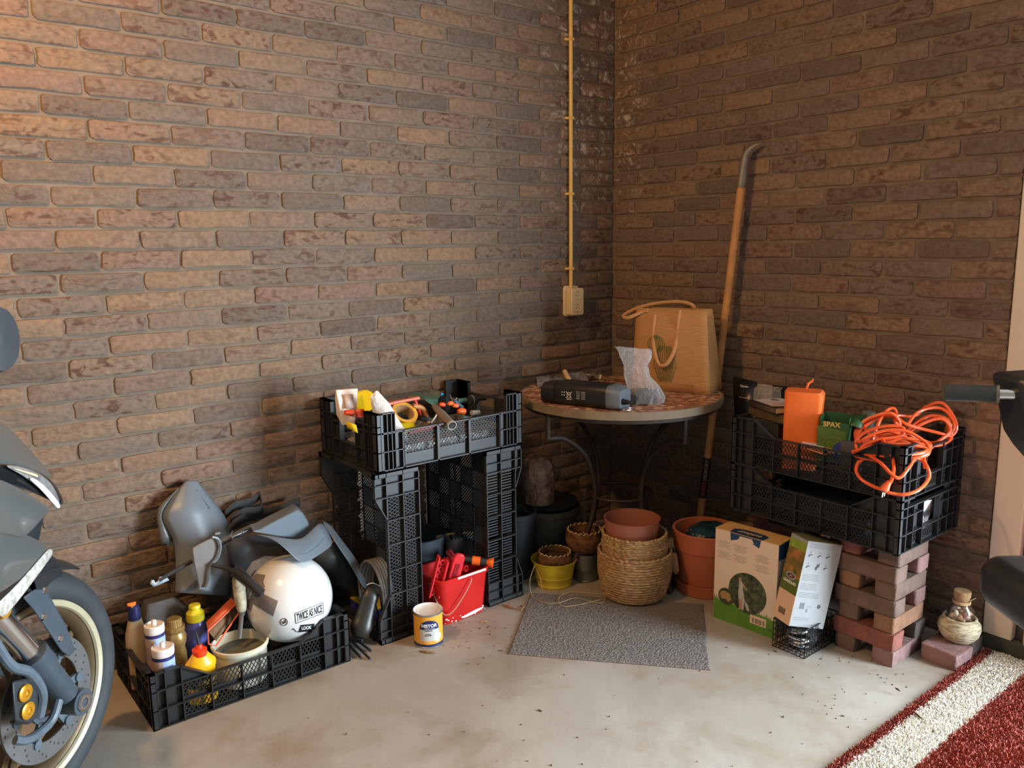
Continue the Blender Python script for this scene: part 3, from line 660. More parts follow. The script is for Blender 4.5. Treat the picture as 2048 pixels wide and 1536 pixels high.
# ================= pots, baskets, buckets near the table =================
def pot_obj(name, label, cat, loc, prof, m, n=48, group=None, part=None, **k):
    t = thing(name, label, cat, loc, group=group)
    MB().lathe(prof, n, 0, Matrix.Translation(Vector(loc))).build(part or 'body', m, t, **k); return t
def shell(Rb, Rt, h, th=.004, rim=None, lip=.0):
    """outer and inner profile of an open vessel"""
    p = [(.0001, 0), (Rb * .96, 0), (Rb, .004)]
    for q in range(1, 8): k = q / 7; p.append((Rb + (Rt - Rb) * k, .004 + (h - .004) * k))
    p += [(Rt + lip, h), (Rt + lip, h + .001), (Rt - th, h + .001)]
    p += [(Rt - th - (Rt - Rb) * .5, h * .5), (Rb - th, .008), (.0001, .008)]
    return p
# doormat
MATM = mat('doormat_pile', srgb('#756e6a'), rough=.95, var=.28, scale=160, bump=1, bscale=330, bdist=.006, col2=srgb('#8e8781'))
MATB = S('doormat_backing', '#7a4a3a', rough=.9)
ma = V(-1.213, -.726, 0); mu = V(.417, -.483, 0).normalized(); mv_ = V(.483, .417, 0).normalized(); MW, MD = .638, .47
t = thing('doormat', 'grey rectangular doormat lying on the concrete floor in front of the baskets', 'mat', ma + mu * MW / 2 + mv_ * MD / 2)
Mf = frame(ma, mu, mv_)
MB().box((0, 0, .0005), (MW, MD, .002), 0, Mf).build('backing', MATB, t)
rnd = random.Random(2); rows = []
nx, ny = 150, 110
for j in range(ny + 1):
    row = []
    for i in range(nx + 1):
        e = min(i, nx - i, j, ny - j); x = MW * i / nx; y = MD * j / ny
        if e == 0: x += rnd.uniform(-.0015, .0015); y += rnd.uniform(-.0015, .0015)
        row.append(Mf @ V(x, y, .002 if e == 0 else .0055 + rnd.uniform(-.0012, .0012)))
    rows.append(row)
MB().grid(rows).build('pile', MATM, t, smooth=0)
MATZ = .0065
# woven baskets
def weave_mat(name, c, row):
    m = bpy.data.materials.new(name); m.use_nodes = True; N = m.node_tree.nodes; L = m.node_tree.links; b = N['Principled BSDF']; tc = N.new('ShaderNodeTexCoord')
    n = N.new('ShaderNodeTexNoise'); n.inputs['Scale'].default_value = 1; mp = N.new('ShaderNodeMapping'); mp.inputs['Scale'].default_value = (60, 60, 160); L.new(tc.outputs['Object'], mp.inputs[0]); L.new(mp.outputs[0], n.inputs['Vector']); n.inputs['Detail'].default_value = 5
    r = N.new('ShaderNodeValToRGB'); r.color_ramp.elements[0].position = .35; r.color_ramp.elements[1].position = .65; r.color_ramp.elements[0].color = (*srgb('#86653f'), 1); r.color_ramp.elements[1].color = (*srgb(c), 1)
    L.new(n.outputs['Fac'], r.inputs[0]); L.new(r.outputs[0], b.inputs['Base Color']); b.inputs['Roughness'].default_value = .85
    bp = N.new('ShaderNodeBump'); bp.inputs['Strength'].default_value = .6; bp.inputs['Distance'].default_value = .003; L.new(n.outputs['Fac'], bp.inputs['Height']); L.new(bp.outputs[0], b.inputs['Normal'])
    return m
STRAW = weave_mat('sea_grass', '#bd9b6c', 1); STRAW2 = weave_mat('pale_straw', '#c8a976', 1)
def basket(label, loc, Rb, Rm, Rt, h, z0, m, rope=.0048, group=None, zfrom=0):
    t = thing('woven_basket', label, 'basket', loc, group=group); O = V(*loc)
    mb = MB(); z = rope + zfrom; k = 0; nseg = 120
    # twisted rope laid up in a rising coil
    pts = []; turns = int((h - 2 * rope - zfrom) / (rope * 1.75)); tot = turns * nseg
    for q in range(tot + 1):
        f_ = q / tot; zz = rope + zfrom + (h - 2 * rope - zfrom) * f_; g = zz / h
        R = Rb + (Rm - Rb) * min(1, g / .55) ** .55 if g < .55 else Rm + (Rt - Rm) * ((g - .55) / .45) ** 1.5
        a = 2 * PI * q / nseg; R += .0011 * math.sin(q * 2.1)
        pts.append(O + V(R * math.cos(a), R * math.sin(a), zz + .0006 * math.sin(q * 2.1 + 1.2)))
    mb.tube(pts, rope, 7); mb.build('coiled_wall', m, t)
    MB().cyl(O + V(0, 0, zfrom + .001), O + V(0, 0, zfrom + .005), Rb * .97 if not zfrom else Rm * .8, n=40).build('base', m, t)
    mb = MB(); ring = [O + V(Rt * math.cos(2 * PI * q / 160), Rt * math.sin(2 * PI * q / 160), h + .0015 * math.sin(q * 1.3)) for q in range(160)]
    mb.tube(ring, [.0052 + .0014 * math.sin(q * 1.9) for q in range(160)], 7, closed=True); mb.build('braided_rim', m, t)
    return t
bx, by = -.571, -.682
basket('largest seagrass basket standing on the back edge of the doormat', (bx, by, MATZ), .102, .133, .133, .176, 0, STRAW, rope=.0056)
basket('middle seagrass basket nested in the largest, only its upper edge showing', (bx + .004, by + .004, MATZ + .045), .08, .117, .120, .162, 0, STRAW)
basket('paler seagrass basket on top of the nested stack with the brown pot inside', (bx - .001, by + .002, MATZ + .085), .078, .113, .117, .160, 0, STRAW2, rope=.0042)
BRP = S('brown_pot_plastic', '#a06350', rough=.35, var=.05, bump=.03)
pot_obj('plant_pot', 'smooth brown plastic pot sitting inside the top basket', 'pot', (bx - .008, by + .008, MATZ + .175), shell(.088, .103, .125, .003, lip=.0012), BRP, 64)
# yellow bucket with a coir bowl
YB = S('yellow_enamel', '#cdb22c', rough=.35, var=.06, bump=.03)
yx, yy = -.725, -.401
t = pot_obj('metal_bucket', 'small yellow metal bucket with a fibre bowl stuck in it, by the doormat corner', 'bucket', (yx, yy, 0), [(.0001, 0), (.069, 0), (.071, .003), (.0715, .009), (.0695, .011), (.0755, .04), (.0765, .041), (.0745, .043), (.0865, .098), (.090, .1), (.0905, .103), (.088, .104), (.085, .099), (.07, .012), (.0001, .012)], YB)
WIRE = S('bucket_wire', '#b9a98a', rough=.4, metal=.5, var=.05)
COIR = mat('coir', srgb('#6b4529'), rough=.95, var=.4, scale=50, bump=1, bscale=200, bdist=.008, col2=srgb('#8f6238'))
SOIL = mat('dry_soil', srgb('#4b3423'), rough=1, var=.4, scale=70, bump=1, bscale=200, bdist=.01)
TWINE = S('sisal_twine', '#c4a878', rough=.9, var=.15, scale=90)
def coir_bowl(label, loc, R, h, ins):
    t = thing('fibre_bowl', label, 'bowl', loc); O = V(*loc); rnd = random.Random(int(loc[0] * 999))
    prof = [(.0001, 0), (R * .55, 0), (R * .86, h * .22), (R * .99, h * .5), (R * .98, h * .75), (R * .9, h), (R * .84, h), (R * .9, h * .6), (R * .8, h * .25), (.0001, h * .2)]
    MB().lathe(prof, 40, 0, Matrix.Translation(O)).build('shell', COIR, t)
    mb = MB(); mb.lathe([(.0001, h * ins + .006), (R * .5, h * ins + .004), (R * .86, h * ins)], 24, 0, Matrix.Translation(O)); mb.build('soil', SOIL, t)
    n = 132; mb = MB(); mb.tube([O + V(R * (.88 + .035 * math.cos(q * .9)) * math.cos(2 * PI * q / n), R * (.88 + .035 * math.cos(q * .9)) * math.sin(2 * PI * q / n), h + .003 * math.sin(q * .9)) for q in range(n)], .0022, 6, closed=True)
    mb.build('stitched_rim', TWINE, t); return t
coir_bowl('brown fibre bowl with a stitched rim and dry soil, set in the yellow bucket', (yx + .003, yy, .052), .069, .078, .75)
MB().tube(spl([V(yx - .089, yy + .02, .098), V(yx - .10, yy - .03, .07), V(yx - .11, yy - .06, .02), V(yx - .095, yy - .085, .012)], 8), .0011, 6).build('bail_wire', WIRE, t)
# zinc bucket with second bowl
ZN = mat('zinc', srgb('#7c8078'), rough=.45, metal=.6, var=.25, scale=18, bump=.1)
zx, zy = -.601, -.452
pot_obj('metal_bucket', 'small galvanised grey bucket under the second fibre bowl, left of the baskets', 'bucket', (zx, zy, 0), [(.0001, 0), (.044, 0), (.045, .006), (.0435, .008), (.0455, .05), (.0462, .051), (.0455, .053), (.0475, .1), (.0495, .105), (.050, .113), (.048, .113), (.046, .1), (.042, .01), (.0001, .01)], ZN)
coir_bowl('brown fibre bowl with a stitched rim resting on the galvanised bucket', (zx - .006, zy + .004, .1145), .074, .092, .6)
# twine
t_ = thing('twine', 'loose pale twine trailing from the yellow bucket over the doormat', 'twine', (-.80, -.52, 0))
p_ = [PZ(1070, 1130, .1), PZ(1060, 1160, .06), PZ(1064, 1190, .008), PZ(1085, 1204, .009), PZ(1115, 1206, .009), PZ(1150, 1196, .009), PZ(1180, 1203, .009), PZ(1205, 1205, .009), PZ(1209, 1190, .009), PZ(1180, 1186, .009), PZ(1140, 1184, .009), PZ(1118, 1196, .009), PZ(1125, 1212, .009), PZ(1160, 1209, .009), PZ(1205, 1198, .009)]
MB().tube(spl([V(p.x, p.y, p.z) for p in p_], 8), .0011, 6).build('strand', TWINE, t_)
MB().tube(spl([PZ(1166, 1063, .2), PZ(1180, 1085, .17), PZ(1192, 1105, .12), PZ(1197, 1128, .06), PZ(1190, 1160, .004), PZ(1170, 1172, .003), PZ(1150, 1164, .003)], 8), .0012, 6).build('strand', TWINE, t_)
# cardboard and dark bottle between basket and terracotta pot
CARD = S('cardboard', '#a8835a', rough=.9, var=.08, scale=8)
ca = PX(1337, 1105, -.46); 
tag(sheet('cardboard_piece', [PX(1330, 1103, -.45), PX(1353, 1107, -.45), PX(1358, 1141, -.45), PX(1352, 1150, -.455), PX(1330, 1128, -.45)], CARD, None, .003), 'torn piece of brown cardboard poking out right of the baskets', 'cardboard')
BOT = S('dark_glass', '#241a16', rough=.15, var=.1, bump=0)
pb_ = PZ(1339, 1188, 0)
tag(MB().lathe([(.0001, 0), (.026, 0), (.027, .004), (.027, .085), (.02, .1), (.010, .115), (.010, .135), (.0001, .135)], 24, 0, Matrix.Translation(V(pb_.x + .03, pb_.y + .035, 0))).build('glass_bottle', BOT), 'small dark glass bottle in the shade between basket and terracotta pot', 'bottle')
# terracotta pot
TC = mat('terracotta', srgb('#b4623f'), rough=.75, var=.08, scale=9, bump=.1)
px_, py_ = -.318, -.812
TCp = [(.0001, .02), (.098, .02), (.100, .025), (.113, .16), (.1145, .165), (.1145, .170), (.119, .172), (.125, .236), (.126, .242), (.122, .245), (.116, .242), (.108, .165), (.095, .03), (.0001, .03)]
t = pot_obj('terracotta_pot', 'large orange terracotta pot standing in its saucer left of the white box', 'pot', (px_, py_, 0), TCp, TC, 64)
MB().lathe([(.0001, 0), (.103, 0), (.107, .004), (.113, .04), (.115, .045), (.111, .046), (.104, .019), (.0001, .0185)], 64, 0, Mz((px_, py_, 0))).build('saucer', TC, t)
NAVY = mat('navy_film', srgb('#1d4052'), rough=.28, var=.35, scale=25, bump=.7, bscale=45, bdist=.008)
rnd = random.Random(9)
crumpled([((px_, py_, .15), (1, 0, 0), (0, 1, 0), .08, .08), ((px_, py_, .20), (1, 0, 0), (0, 1, 0), .085, .08), ((px_ + .01, py_ - .01, .235), (1, 0, 0), (0, 1, 0), .078, .075), ((px_ + .02, py_ - .01, .252), (1, 0, 0), (0, 1, 0), .05, .045), ((px_ + .02, py_, .255), (1, 0, 0), (0, 1, 0), .005, .005)], 16, 5, .13, NAVY, 'compost_bag')
tag(bpy.data.objects['compost_bag'], 'dark blue shiny plastic sack folded down inside the terracotta pot', 'bag')
YS = S('yellow_specks', '#b9a23a', rough=.5)
mb = MB(); 
for q in range(4): a = V(px_ - .072 + .012 * q, py_ + .03 - .006 * q, .238 + .003 * (q % 2)); mb.bar(a, a + V(.007, .004, 0), .004, .001)
mb.build('yellow_print', YS, bpy.data.objects['compost_bag'])
# black tall pot right of the crate
BP = mat('black_bucket', srgb('#2b343b'), rough=.5, var=.25, scale=10, bump=.08)
t = pot_obj('plant_bucket', 'tall black plastic bucket just right of the slotted upright crate', 'bucket', (-.793, -.243, 0), [(.0001, 0), (.062, 0), (.064, .004), (.080, .235), (.085, .237), (.086, .250), (.088, .252), (.089, .272), (.084, .273), (.076, .23), (.06, .01), (.0001, .01)], BP, 56)
tag(MB().lathe([(.0001, .006), (.015, .004), (.017, -.001), (.0001, -.004)], 20, 0, Mz((-.80, -.30, .232))).build('pink_disc', S('pink_cap', '#d6a79a', rough=.5)), 'small pale pink round cap just inside the tall black bucket', 'cap')
tag(MB().lathe([(.0001, .19), (.073, .19), (.074, .226), (.0001, .226)], 30, 0, Mz((-.793, -.243, 0))).build('bucket_contents', SOIL), 'dark earth filling most of the tall black bucket', 'earth')
# large planter below the table with a foil wrapped bag
lp = PZ(1097, 1004, .26); lx, ly = lp.x, lp.y
DP = S('dark_planter', '#3c3b38', rough=.5, var=.2)
pot_obj('planter', 'large dark planter with a pale rim in the shade under the table', 'pot', (lx, ly, 0), [(.0001, 0), (.095, 0), (.098, .004), (.118, .225), (.129, .228), (.131, .25), (.126, .252), (.112, .22), (.09, .01), (.0001, .01)], DP, 56)
pot_obj('plant_saucer', 'dark green plastic saucer covering the planter under the table', 'saucer', (lx, ly, .254), [(.0001, 0), (.10, 0), (.118, .018), (.121, .019), (.112, .003), (.0001, .004)], S('green_black', '#26302b', rough=.4), 48)
FW_ = mat('bark_bag', srgb('#7b5844'), rough=.4, var=.35, scale=30, bump=1, bscale=55, bdist=.01, col2=srgb('#9a8474'))
fb = V(lx - .035, ly + .02, .26)
crumpled([(fb, (1, 0, 0), (0, 1, 0), .058, .055), (fb + V(0, 0, .004), (1, 0, 0), (0, 1, 0), .066, .06), (fb + V(0, 0, .07), (1, 0, 0), (0, 1, 0), .067, .062), (fb + V(0, 0, .14), (1, 0, 0), (0, 1, 0), .066, .06), (fb + V(-.005, 0, .18), (1, 0, 0), (0, 1, 0), .058, .055), (fb + V(-.01, 0, .20), (1, 0, 0), (0, 1, 0), .03, .04), (fb + V(-.01, 0, .203), (1, 0, 0), (0, 1, 0), .003, .003)], 22, 12, .07, FW_, 'bark_bag')
tag(bpy.data.objects['bark_bag'], 'brown crinkled bag standing on the planter in the dark under the table', 'bag')
# round dim stone beside the table leg
# ---------- paint can ----------
cx, cy = -1.363, -.487
t = thing('paint_can', 'open white-topped paint can with an orange label on the floor by the red bucket', 'can', (cx, cy, 0))
MET = mat('tin', (.55, .55, .55), rough=.3, metal=.9, var=.1, bump=0)
CO = Mz((cx, cy, 0)); Rc = .0475
MB().lathe([(.0001, .0), (.046, 0), (.0495, .001), (.0495, .0035), (Rc, .005), (Rc, .112), (.0505, .113), (.051, .1165), (.049, .118), (.0455, .1165), (.0445, .113), (.0435, .106), (.0001, .106)], 64, 0, CO).build('tin', MET, t)
WP = S('white_paint', '#efe9e2', rough=.25, var=.02, bump=.2, bscale=20)
MB().lathe([(.0001, .1085), (.028, .1085), (.036, .1125), (.043, .113), (.0455, .1175), (.0485, .1185), (.0462, .1150), (.044, .1105), (.0001, .1082)], 64, 0, CO).build('painted_lid_rim', WP, t)
LBO = S('can_label_orange', '#e8a233', rough=.4, var=.03); NVY = S('navy_ink', '#22285c', rough=.45, var=.03); LBG = S('can_label_grey', '#c2c0bc', rough=.4, var=.03); LBB = S('pale_blue_disc', '#cfe3ee', rough=.4, var=.02); REDI = S('red_ink', '#c8323a', rough=.5)
tc_ = math.atan2(CAM.y - cy, CAM.x - cx) + math.radians(2)
def arc(a0, a1, z0, z1, m, name, R=Rc + .0006, n=40, edge=None):
    rows = []
    for i in range(n + 1):
        a = tc_ + math.radians(a0 + (a1 - a0) * i / n); zz0, zz1 = (z0, z1) if edge is None else edge(i / n)
        rows.append([V(cx + R * math.cos(a), cy + R * math.sin(a), zz0 + (zz1 - zz0) * q / 3) for q in range(4)])
    return MB().grid(rows).build(name, m, t, smooth=60)
arc(-180, 180, .006, .110, LBO, 'orange_label', n=72)
arc(-180, 180, .006, .014, NVY, 'label_band', R=Rc + .0009, n=72)
arc(-38, 42, .026, .070, LBG, 'grey_panel', R=Rc + .0009)
arc(-38, 42, .066, .09, NVY, 'label_arch', R=Rc + .0012, edge=lambda k: (.066, .066 + .030 * math.sqrt(max(0, 1 - (2 * k - 1) ** 2)) + .002))
arc(18, 52, .03, .06, LBB, 'blue_disc', R=Rc + .0014, edge=lambda k: (.034 - .0165 * math.sqrt(max(0, 1 - (2 * k - 1) ** 2)) + 0.003, .034 + .0165 * math.sqrt(max(0, 1 - (2 * k - 1) ** 2)) + .003))
def cw(z, R, k0=0):
    def f_(p):
        a = tc_ + (p.x + k0) / R; return V(cx + (R + p.z) * math.cos(a), cy + (R + p.z) * math.sin(a), z + p.y)
    return f_
WHT = S('white_ink', '#ecebe8', rough=.5, var=.01, bump=0); BLKI = S('black_ink', '#202022', rough=.5, var=.01, bump=0)
writing('HISTOR', .0150, None, WHT, t, warp=cw(.079, Rc + .0015, .001), bold=.0004)
writing('PERFECT FINISH', .0048, None, LBG, t, warp=cw(.0695, Rc + .0015, .003))
writing('TRAPLAK', .0060, None, BLKI, t, warp=cw(.062, Rc + .0012, -.001))
writing('LAQUE\nESCALIERS', .0052, None, BLKI, t, warp=cw(.048, Rc + .0012, -.002))
# ---------- red bucket ----------
RED = mat('red_plastic', srgb('#c8201e'), rough=.35, var=.10, scale=12, bump=.08, bscale=30)
bc0 = V(-1.172, -.350, 0)
t = thing('rectangular_bucket', 'red rectangular paint bucket with white spatters between the upright crates', 'bucket', bc0)
MR = Matrix.Translation(bc0) @ Matrix.Rotation(math.radians(2), 4, 'Z')
def rr3(w_, d_, z, r=.028): return [MR @ V(x, y, z) for x, y in RR(w_, d_, r, 5)]
MB().loft([rr3(.186, .146, 0), rr3(.190, .150, .004), rr3(.214, .168, .150), rr3(.222, .176, .152), rr3(.226, .180, .168), rr3(.222, .176, .170), rr3(.208, .163, .168), rr3(.186, .146, .01)], cap=True).build('body', RED, t)
BW = mat('bail', srgb('#c9a99a'), rough=.4, metal=.3, var=.05, bump=0)
MB().tube(spl([MR @ V(.018, -.092, .152), MR @ V(.012, -.098, .14), MR @ V(-.02, -.098, .10), MR @ V(-.06, -.096, .06), MR @ V(-.085, -.088, .045), MR @ V(-.10, -.07, .06), MR @ V(-.112, -.02, .15)], 8), .0018, 8).build('bail_handle', BW, t)
mb = MB(); rnd = random.Random(11)
for q in range(26):
    x = -.09 + .17 * rnd.random(); z = .004 + .02 * rnd.random() ** 2
    if q > 18: x, z = .03 + .06 * rnd.random(), .006 + .012 * rnd.random()
    y = -(.075 + .009 * z / .15) - .0012; c_ = MR @ V(x, y, z); r_ = rnd.uniform(.001, .0035)
    mb.add([c_ + V(r_ * 1.4 * math.cos(a * PI / 4), 0, r_ * .8 * math.sin(a * PI / 4)) for a in range(8)], [tuple(range(8))])
mb.add([MR @ V(.035 + .05 * math.cos(a * PI / 6), -.0768, .012 + .006 * math.sin(a * PI / 6) + .005 * math.cos(a * PI / 6)) for a in range(12)], [tuple(range(12))])
mb.bar(MR @ V(-.04, -.0915, .1665), MR @ V(.085, -.0915, .1665), .004, .007)
mb.build('paint_spatter', WHT, t)
# red tools standing in the bucket
RED2 = mat('red_tool', srgb('#d8303a'), rough=.3, var=.08, bump=.03)
t = thing('caulking_gun', 'red perforated roller tray and frame standing in the red bucket at its left', 'tool', MR @ V(-.06, 0, .17))
g0 = MR @ V(-.098, -.045, .105); gx = V(.25, -.05, 1).normalized()
Mg = frame(g0, V(.93, -.25, -.25), (-.25, .0, 1))
mb = MB(); mb.box((-.035, 0, -.004), (-.030, .15, .02), 0, Mg); mb.box((.0, 0, -.004), (.006, .135, .02), 0, Mg)
lattice(mb, -.03, 0, .0, .135, (lambda u, v: Mg @ V(u, v, 0), Mg.col[2].to_3d()), .016, 50, .0045, .006)
mb.build('perforated_tray', RED2, t)
mb = MB(); Mh = frame(MR @ V(-.050, -.052, .118), V(.93, -.25, -.3), (-.32, 0, 1))
mb.prism([(-.018, 0), (.02, 0), (.028, .012), (.02, .125), (.012, .135), (-.012, .135), (-.02, .12)], -.008, .008, 0, Mh); mb.build('grip', RED2, t, bevel=.003)
mb = MB(); mb.prism([(-.008, .05), (.008, .05), (.008, .10), (-.008, .10)], .0085, .010, 0, Mh); mb.build('grip_inset', S('deep_red', '#8d1420', rough=.4), t)
DR = S('deep_red', '#8d1420')
def ringpipe(a, b, r, m, parent, name='tube'):
    a, b = Vector(a), Vector(b); M = frame(a, (b - a).orthogonal(), (b - a).cross((b - a).orthogonal())); L_ = (b - a).length
    if (M.col[2].to_3d()).dot(b - a) < 0: M = M @ Matrix.Rotation(PI, 4, 'X')
    return MB().lathe([(r, 0), (r, L_), (r - .0022, L_), (r - .0022, .001)], 28, 0, M, closed=True).build(name, m, parent)
e_ = PY(912, 1124, -.40); o = thing('plastic_tube', 'red plastic tube lying in the bucket, the left one', 'tube', e_); ringpipe(e_ + V(.045, .11, -.01), e_, .0125, RED2, o)
e_ = PY(933, 1137, -.425); o = thing('plastic_tube', 'shorter red plastic tube in the bucket, nearer the front rim', 'tube', e_); ringpipe(e_ + V(-.035, .09, -.008), e_, .011, RED2, o)
# orange and black hose nozzle
ORG = S('orange_plastic', '#f0641e', rough=.35, var=.05, bump=.02)
a, b = PY(925, 1118, -.36), PY(984, 1126, -.43)
t = thing('hose_nozzle', 'black and orange garden hose nozzle resting over the red bucket rim', 'nozzle', a); d = (b - a); 
MB().tube([a, a + d * .25, a + d * .3, a + d * .8], [.012, .013, .016, .014], 20).build('grip', DK, t)
MB().tube([a + d * .33, a + d * .6], [.0168, .0163], 20).build('orange_sleeve', ORG, t)
Mn = frame(a + d * .8, d.orthogonal(), d.cross(d.orthogonal())); 
if Mn.col[2].to_3d().dot(d) < 0: Mn = Mn @ Matrix.Rotation(PI, 4, 'X')
Ld = d.length
MB().lathe([(.009, 0), (.014, Ld * .1), (.0185, Ld * .22), (.0185, Ld * .25), (.0155, Ld * .25), (.010, Ld * .1), (.006, 0)], 28, 0, Mn).build('orange_bell', ORG, t)
# black bucket behind with hanger and grey tray
kx, ky = -1.19, -.145
pot_obj('builders_bucket', 'black round bucket behind the red bucket between the upright crates', 'bucket', (kx, ky, 0), [(.0001, 0), (.088, 0), (.09, .004), (.108, .225), (.112, .226), (.113, .245), (.107, .246), (.086, .01), (.0001, .01)], BP, 48)
GTR = S('grey_tray', '#5c646b', rough=.4, var=.06)
t = thing('drill_stand', 'grey plastic holder with an arched opening sitting across the black bucket', 'holder', (kx, ky - .03, .247))
A_ = lambda x, y, b_: PY(x, y, b_)
sheet('front_arch', [A_(905, 1080, -.25), A_(970, 1066, -.25), A_(979, 1096, -.25), A_(976, 1097, -.25), A_(966, 1082, -.25), A_(950, 1076, -.25), A_(934, 1082, -.25), A_(926, 1096, -.25), A_(922, 1116, -.25), A_(905, 1116, -.25)], GTR, t, .004)
sheet('side_wall', [A_(905, 1080, -.25), A_(880, 1073, -.16), A_(882, 1108, -.16), A_(905, 1116, -.25)], GTR, t, .004)
sheet('back_wall', [A_(880, 1073, -.16), A_(945, 1062, -.16), A_(945, 1090, -.16), A_(882, 1108, -.16)], GTR, t, .004)
hb = [A_(873, 1074, -.2), A_(915, 1066, -.2), A_(955, 1068, -.22)]
t = thing('clothes_hanger', 'wooden clothes hanger with a small metal hook lying on the grey holder', 'hanger', hb[1])
MB().tube(spl(hb, 6), .005, 8).build('wooden_bar', W1, t)
MB().tube(spl([A_(916, 1066, -.2), A_(916, 1060, -.2), A_(913, 1056, -.2), A_(917, 1053, -.2), A_(919, 1057, -.2)], 5), .0012, 6).build('hook', CHR, t)
# ================= white product box =================
BXW = S('box_white', '#e3cdb8', rough=.55, var=.02, scale=5, bump=0)
BXC = S('box_kraft', '#d9a868', rough=.75, var=.05, scale=8, bump=.05)
BXN = S('box_navy', '#1f3f63', rough=.5, var=.05); BXG = S('box_green', '#5c8f2e', rough=.5, var=.12, scale=14)
PHD = mat('photo_forest', srgb('#333a26'), rough=.5, var=.5, scale=60, col2=srgb('#5d6640'), bump=0); SKN = S('printed_skin', '#b98b6c', rough=.5); CLT = S('printed_clothes', '#b9b6b0', rough=.5, var=.1)
WD = S('printed_wood', '#a98655', rough=.5, var=.2, scale=60); TXT = S('printed_text', '#a89c90', rough=.6, var=.02, bump=0)
Wb, Hb, Db = .238, .328, .092
t = thing('cardboard_box', 'white and green product box with a round garden photo, standing left of the seed box', 'box', (-.434, -1.098, 0), (0, 0, math.radians(4.5)))
Mb = mw(t)
MB().box((-Db / 2, -Wb / 2, 0), (Db / 2, Wb / 2, Hb), 0, Mb).build('carton', BXW, t, bevel=.0012)
# top flap, tab and navy print
Mtop = Mb @ Matrix.Translation((0, 0, Hb))
MB().box((-Db / 2 - .001, -Wb / 2 - .001, .0), (Db / 2 + .001, Wb / 2 + .001, .003), 0, Mtop).build('top_flap', BXC, t, bevel=.001)
mb = MB(); mb.prism([(-Db / 2 - .0015, -.062), (-Db / 2 - .0015, .062), (-.012, .066), (.0, .05), (.004, 0), (.0, -.05), (-.012, -.066)], .003, .0036, 0, Mtop)
Fm = frame(Mb @ V(-Db / 2, 0, 0), Mb.to_3x3() @ V(0, -1, 0), (0, 0, 1))       # x to the right in the picture, y up, z out
mb.prism([(-.058, Hb - .028), (-.03, Hb - .018), (.02, Hb - .018), (.05, Hb - .028), (.056, Hb + .003), (-.06, Hb + .003)], .0, .0006, 0, Fm)
mb.build('navy_print', BXN, t)
mb = MB(); mb.prism([(-.03, Hb - .018), (-.022, Hb - .004), (.022, Hb - .004), (.03, Hb - .018)], .0006, .0014, 0, Fm); mb.prism([(-.10, Hb - .002), (-.064, Hb - .002), (-.064, Hb - .012), (-.06, Hb - .012), (-.06, Hb + .002), (-.10, Hb + .002)], .0003, .0014, 0, Fm)
mb.build('tuck_tab', BXW, t)
Ft = frame(Mtop @ V(-.026, 0, .0037), Mb.to_3x3() @ V(0, -1, 0), Mb.to_3x3() @ V(1, 0, 0))
writing('outdoor', .026, Ft @ Matrix.Translation((0, .002, 0)) @ Matrix.Rotation(PI, 4, 'Z'), BXC, t, name='upside_down_lettering', bold=.0006)
def face_poly(pts, d0, d1, m, name): return MB().prism(pts, d0, d1, 0, Fm).build(name, m, t)
rnd = random.Random(5); top = []; n = 70
for i in range(n + 1): 
    x = -Wb / 2 + .0015 + (Wb - .003) * i / n; k = (x + Wb / 2) / Wb
    top.append((x, .074 - .012 * k + (.010 * rnd.random() + (.010 if (x > .04) else 0) * rnd.random() + (.012 * max(0, 1 - k * 8)) if i % 2 else -.002)))
MB().prism([(Wb / 2 - .0015, .0), (-Wb / 2 + .0015, .0)] + top, .0, .0005, 0, Fm).build('printed_grass', BXG, t)
def ell(cx_, cz_, rx, rz, n=40): return [(cx_ + rx * math.cos(2 * PI * q / n), cz_ + rz * math.sin(2 * PI * q / n)) for q in range(n)]
face_poly(ell(.012, .128, .072, .072), .0005, .001, PHD, 'round_photo')
face_poly(ell(-.068, .092, .031, .031), .001, .0014, S('photo_dark', '#454a30', var=.3, scale=50), 'small_round_photo')
mb = MB(); mb.prism([(-.094, .098), (-.078, .112), (-.052, .106), (-.048, .084), (-.06, .076), (-.07, .084), (-.086, .08)], .0014, .0017, 0, Fm); mb.build('printed_hut', WD, t)
mb = MB(); mb.prism(ell(-.016, .172, .0055, .007, 14), .001, .0013, 0, Fm); mb.prism([(-.012, .165), (.0, .155), (.012, .142), (.010, .138), (-.004, .150), (-.012, .148)], .001, .0013, 0, Fm)
mb.prism([(-.02, .108), (-.016, .066), (-.022, .064), (-.018, .062), (-.008, .063), (-.008, .108)], .001, .0013, 0, Fm); mb.build('printed_figure_skin', SKN, t)
mb = MB(); mb.prism([(-.02, .166), (-.008, .166), (-.004, .15), (-.004, .132), (-.02, .132)], .0013, .0016, 0, Fm); mb.prism([(-.022, .132), (-.002, .132), (.004, .10), (.0, .064), (-.006, .064), (-.008, .10), (-.02, .104)], .0013, .0016, 0, Fm); mb.prism([(.004, .1), (.016, .09), (.022, .068), (.014, .066), (.006, .084)], .001, .0013, 0, Fm)
mb.build('printed_figure_clothes', CLT, t)
mb = MB(); mb.prism([(.026, .028), (.086, .028), (.086, .058), (.026, .058)], .0005, .001, 0, Fm); mb.build('barcode_label', BXW, t, bevel=.0005)
mb = MB(); 
for q in range(17): 
    if (q * 7) % 5 != 1: x = .034 + .0028 * q; mb.box((x, .032, .001), (x + .0012 + .0006 * (q % 2), .050, .0013), 0, Fm)
mb.build('barcode', BLKI, t)
writing('CE', .012, Fm @ Matrix.Translation((.101, .026, .0006)), BLKI, t, depth=.0002)
mb = MB()
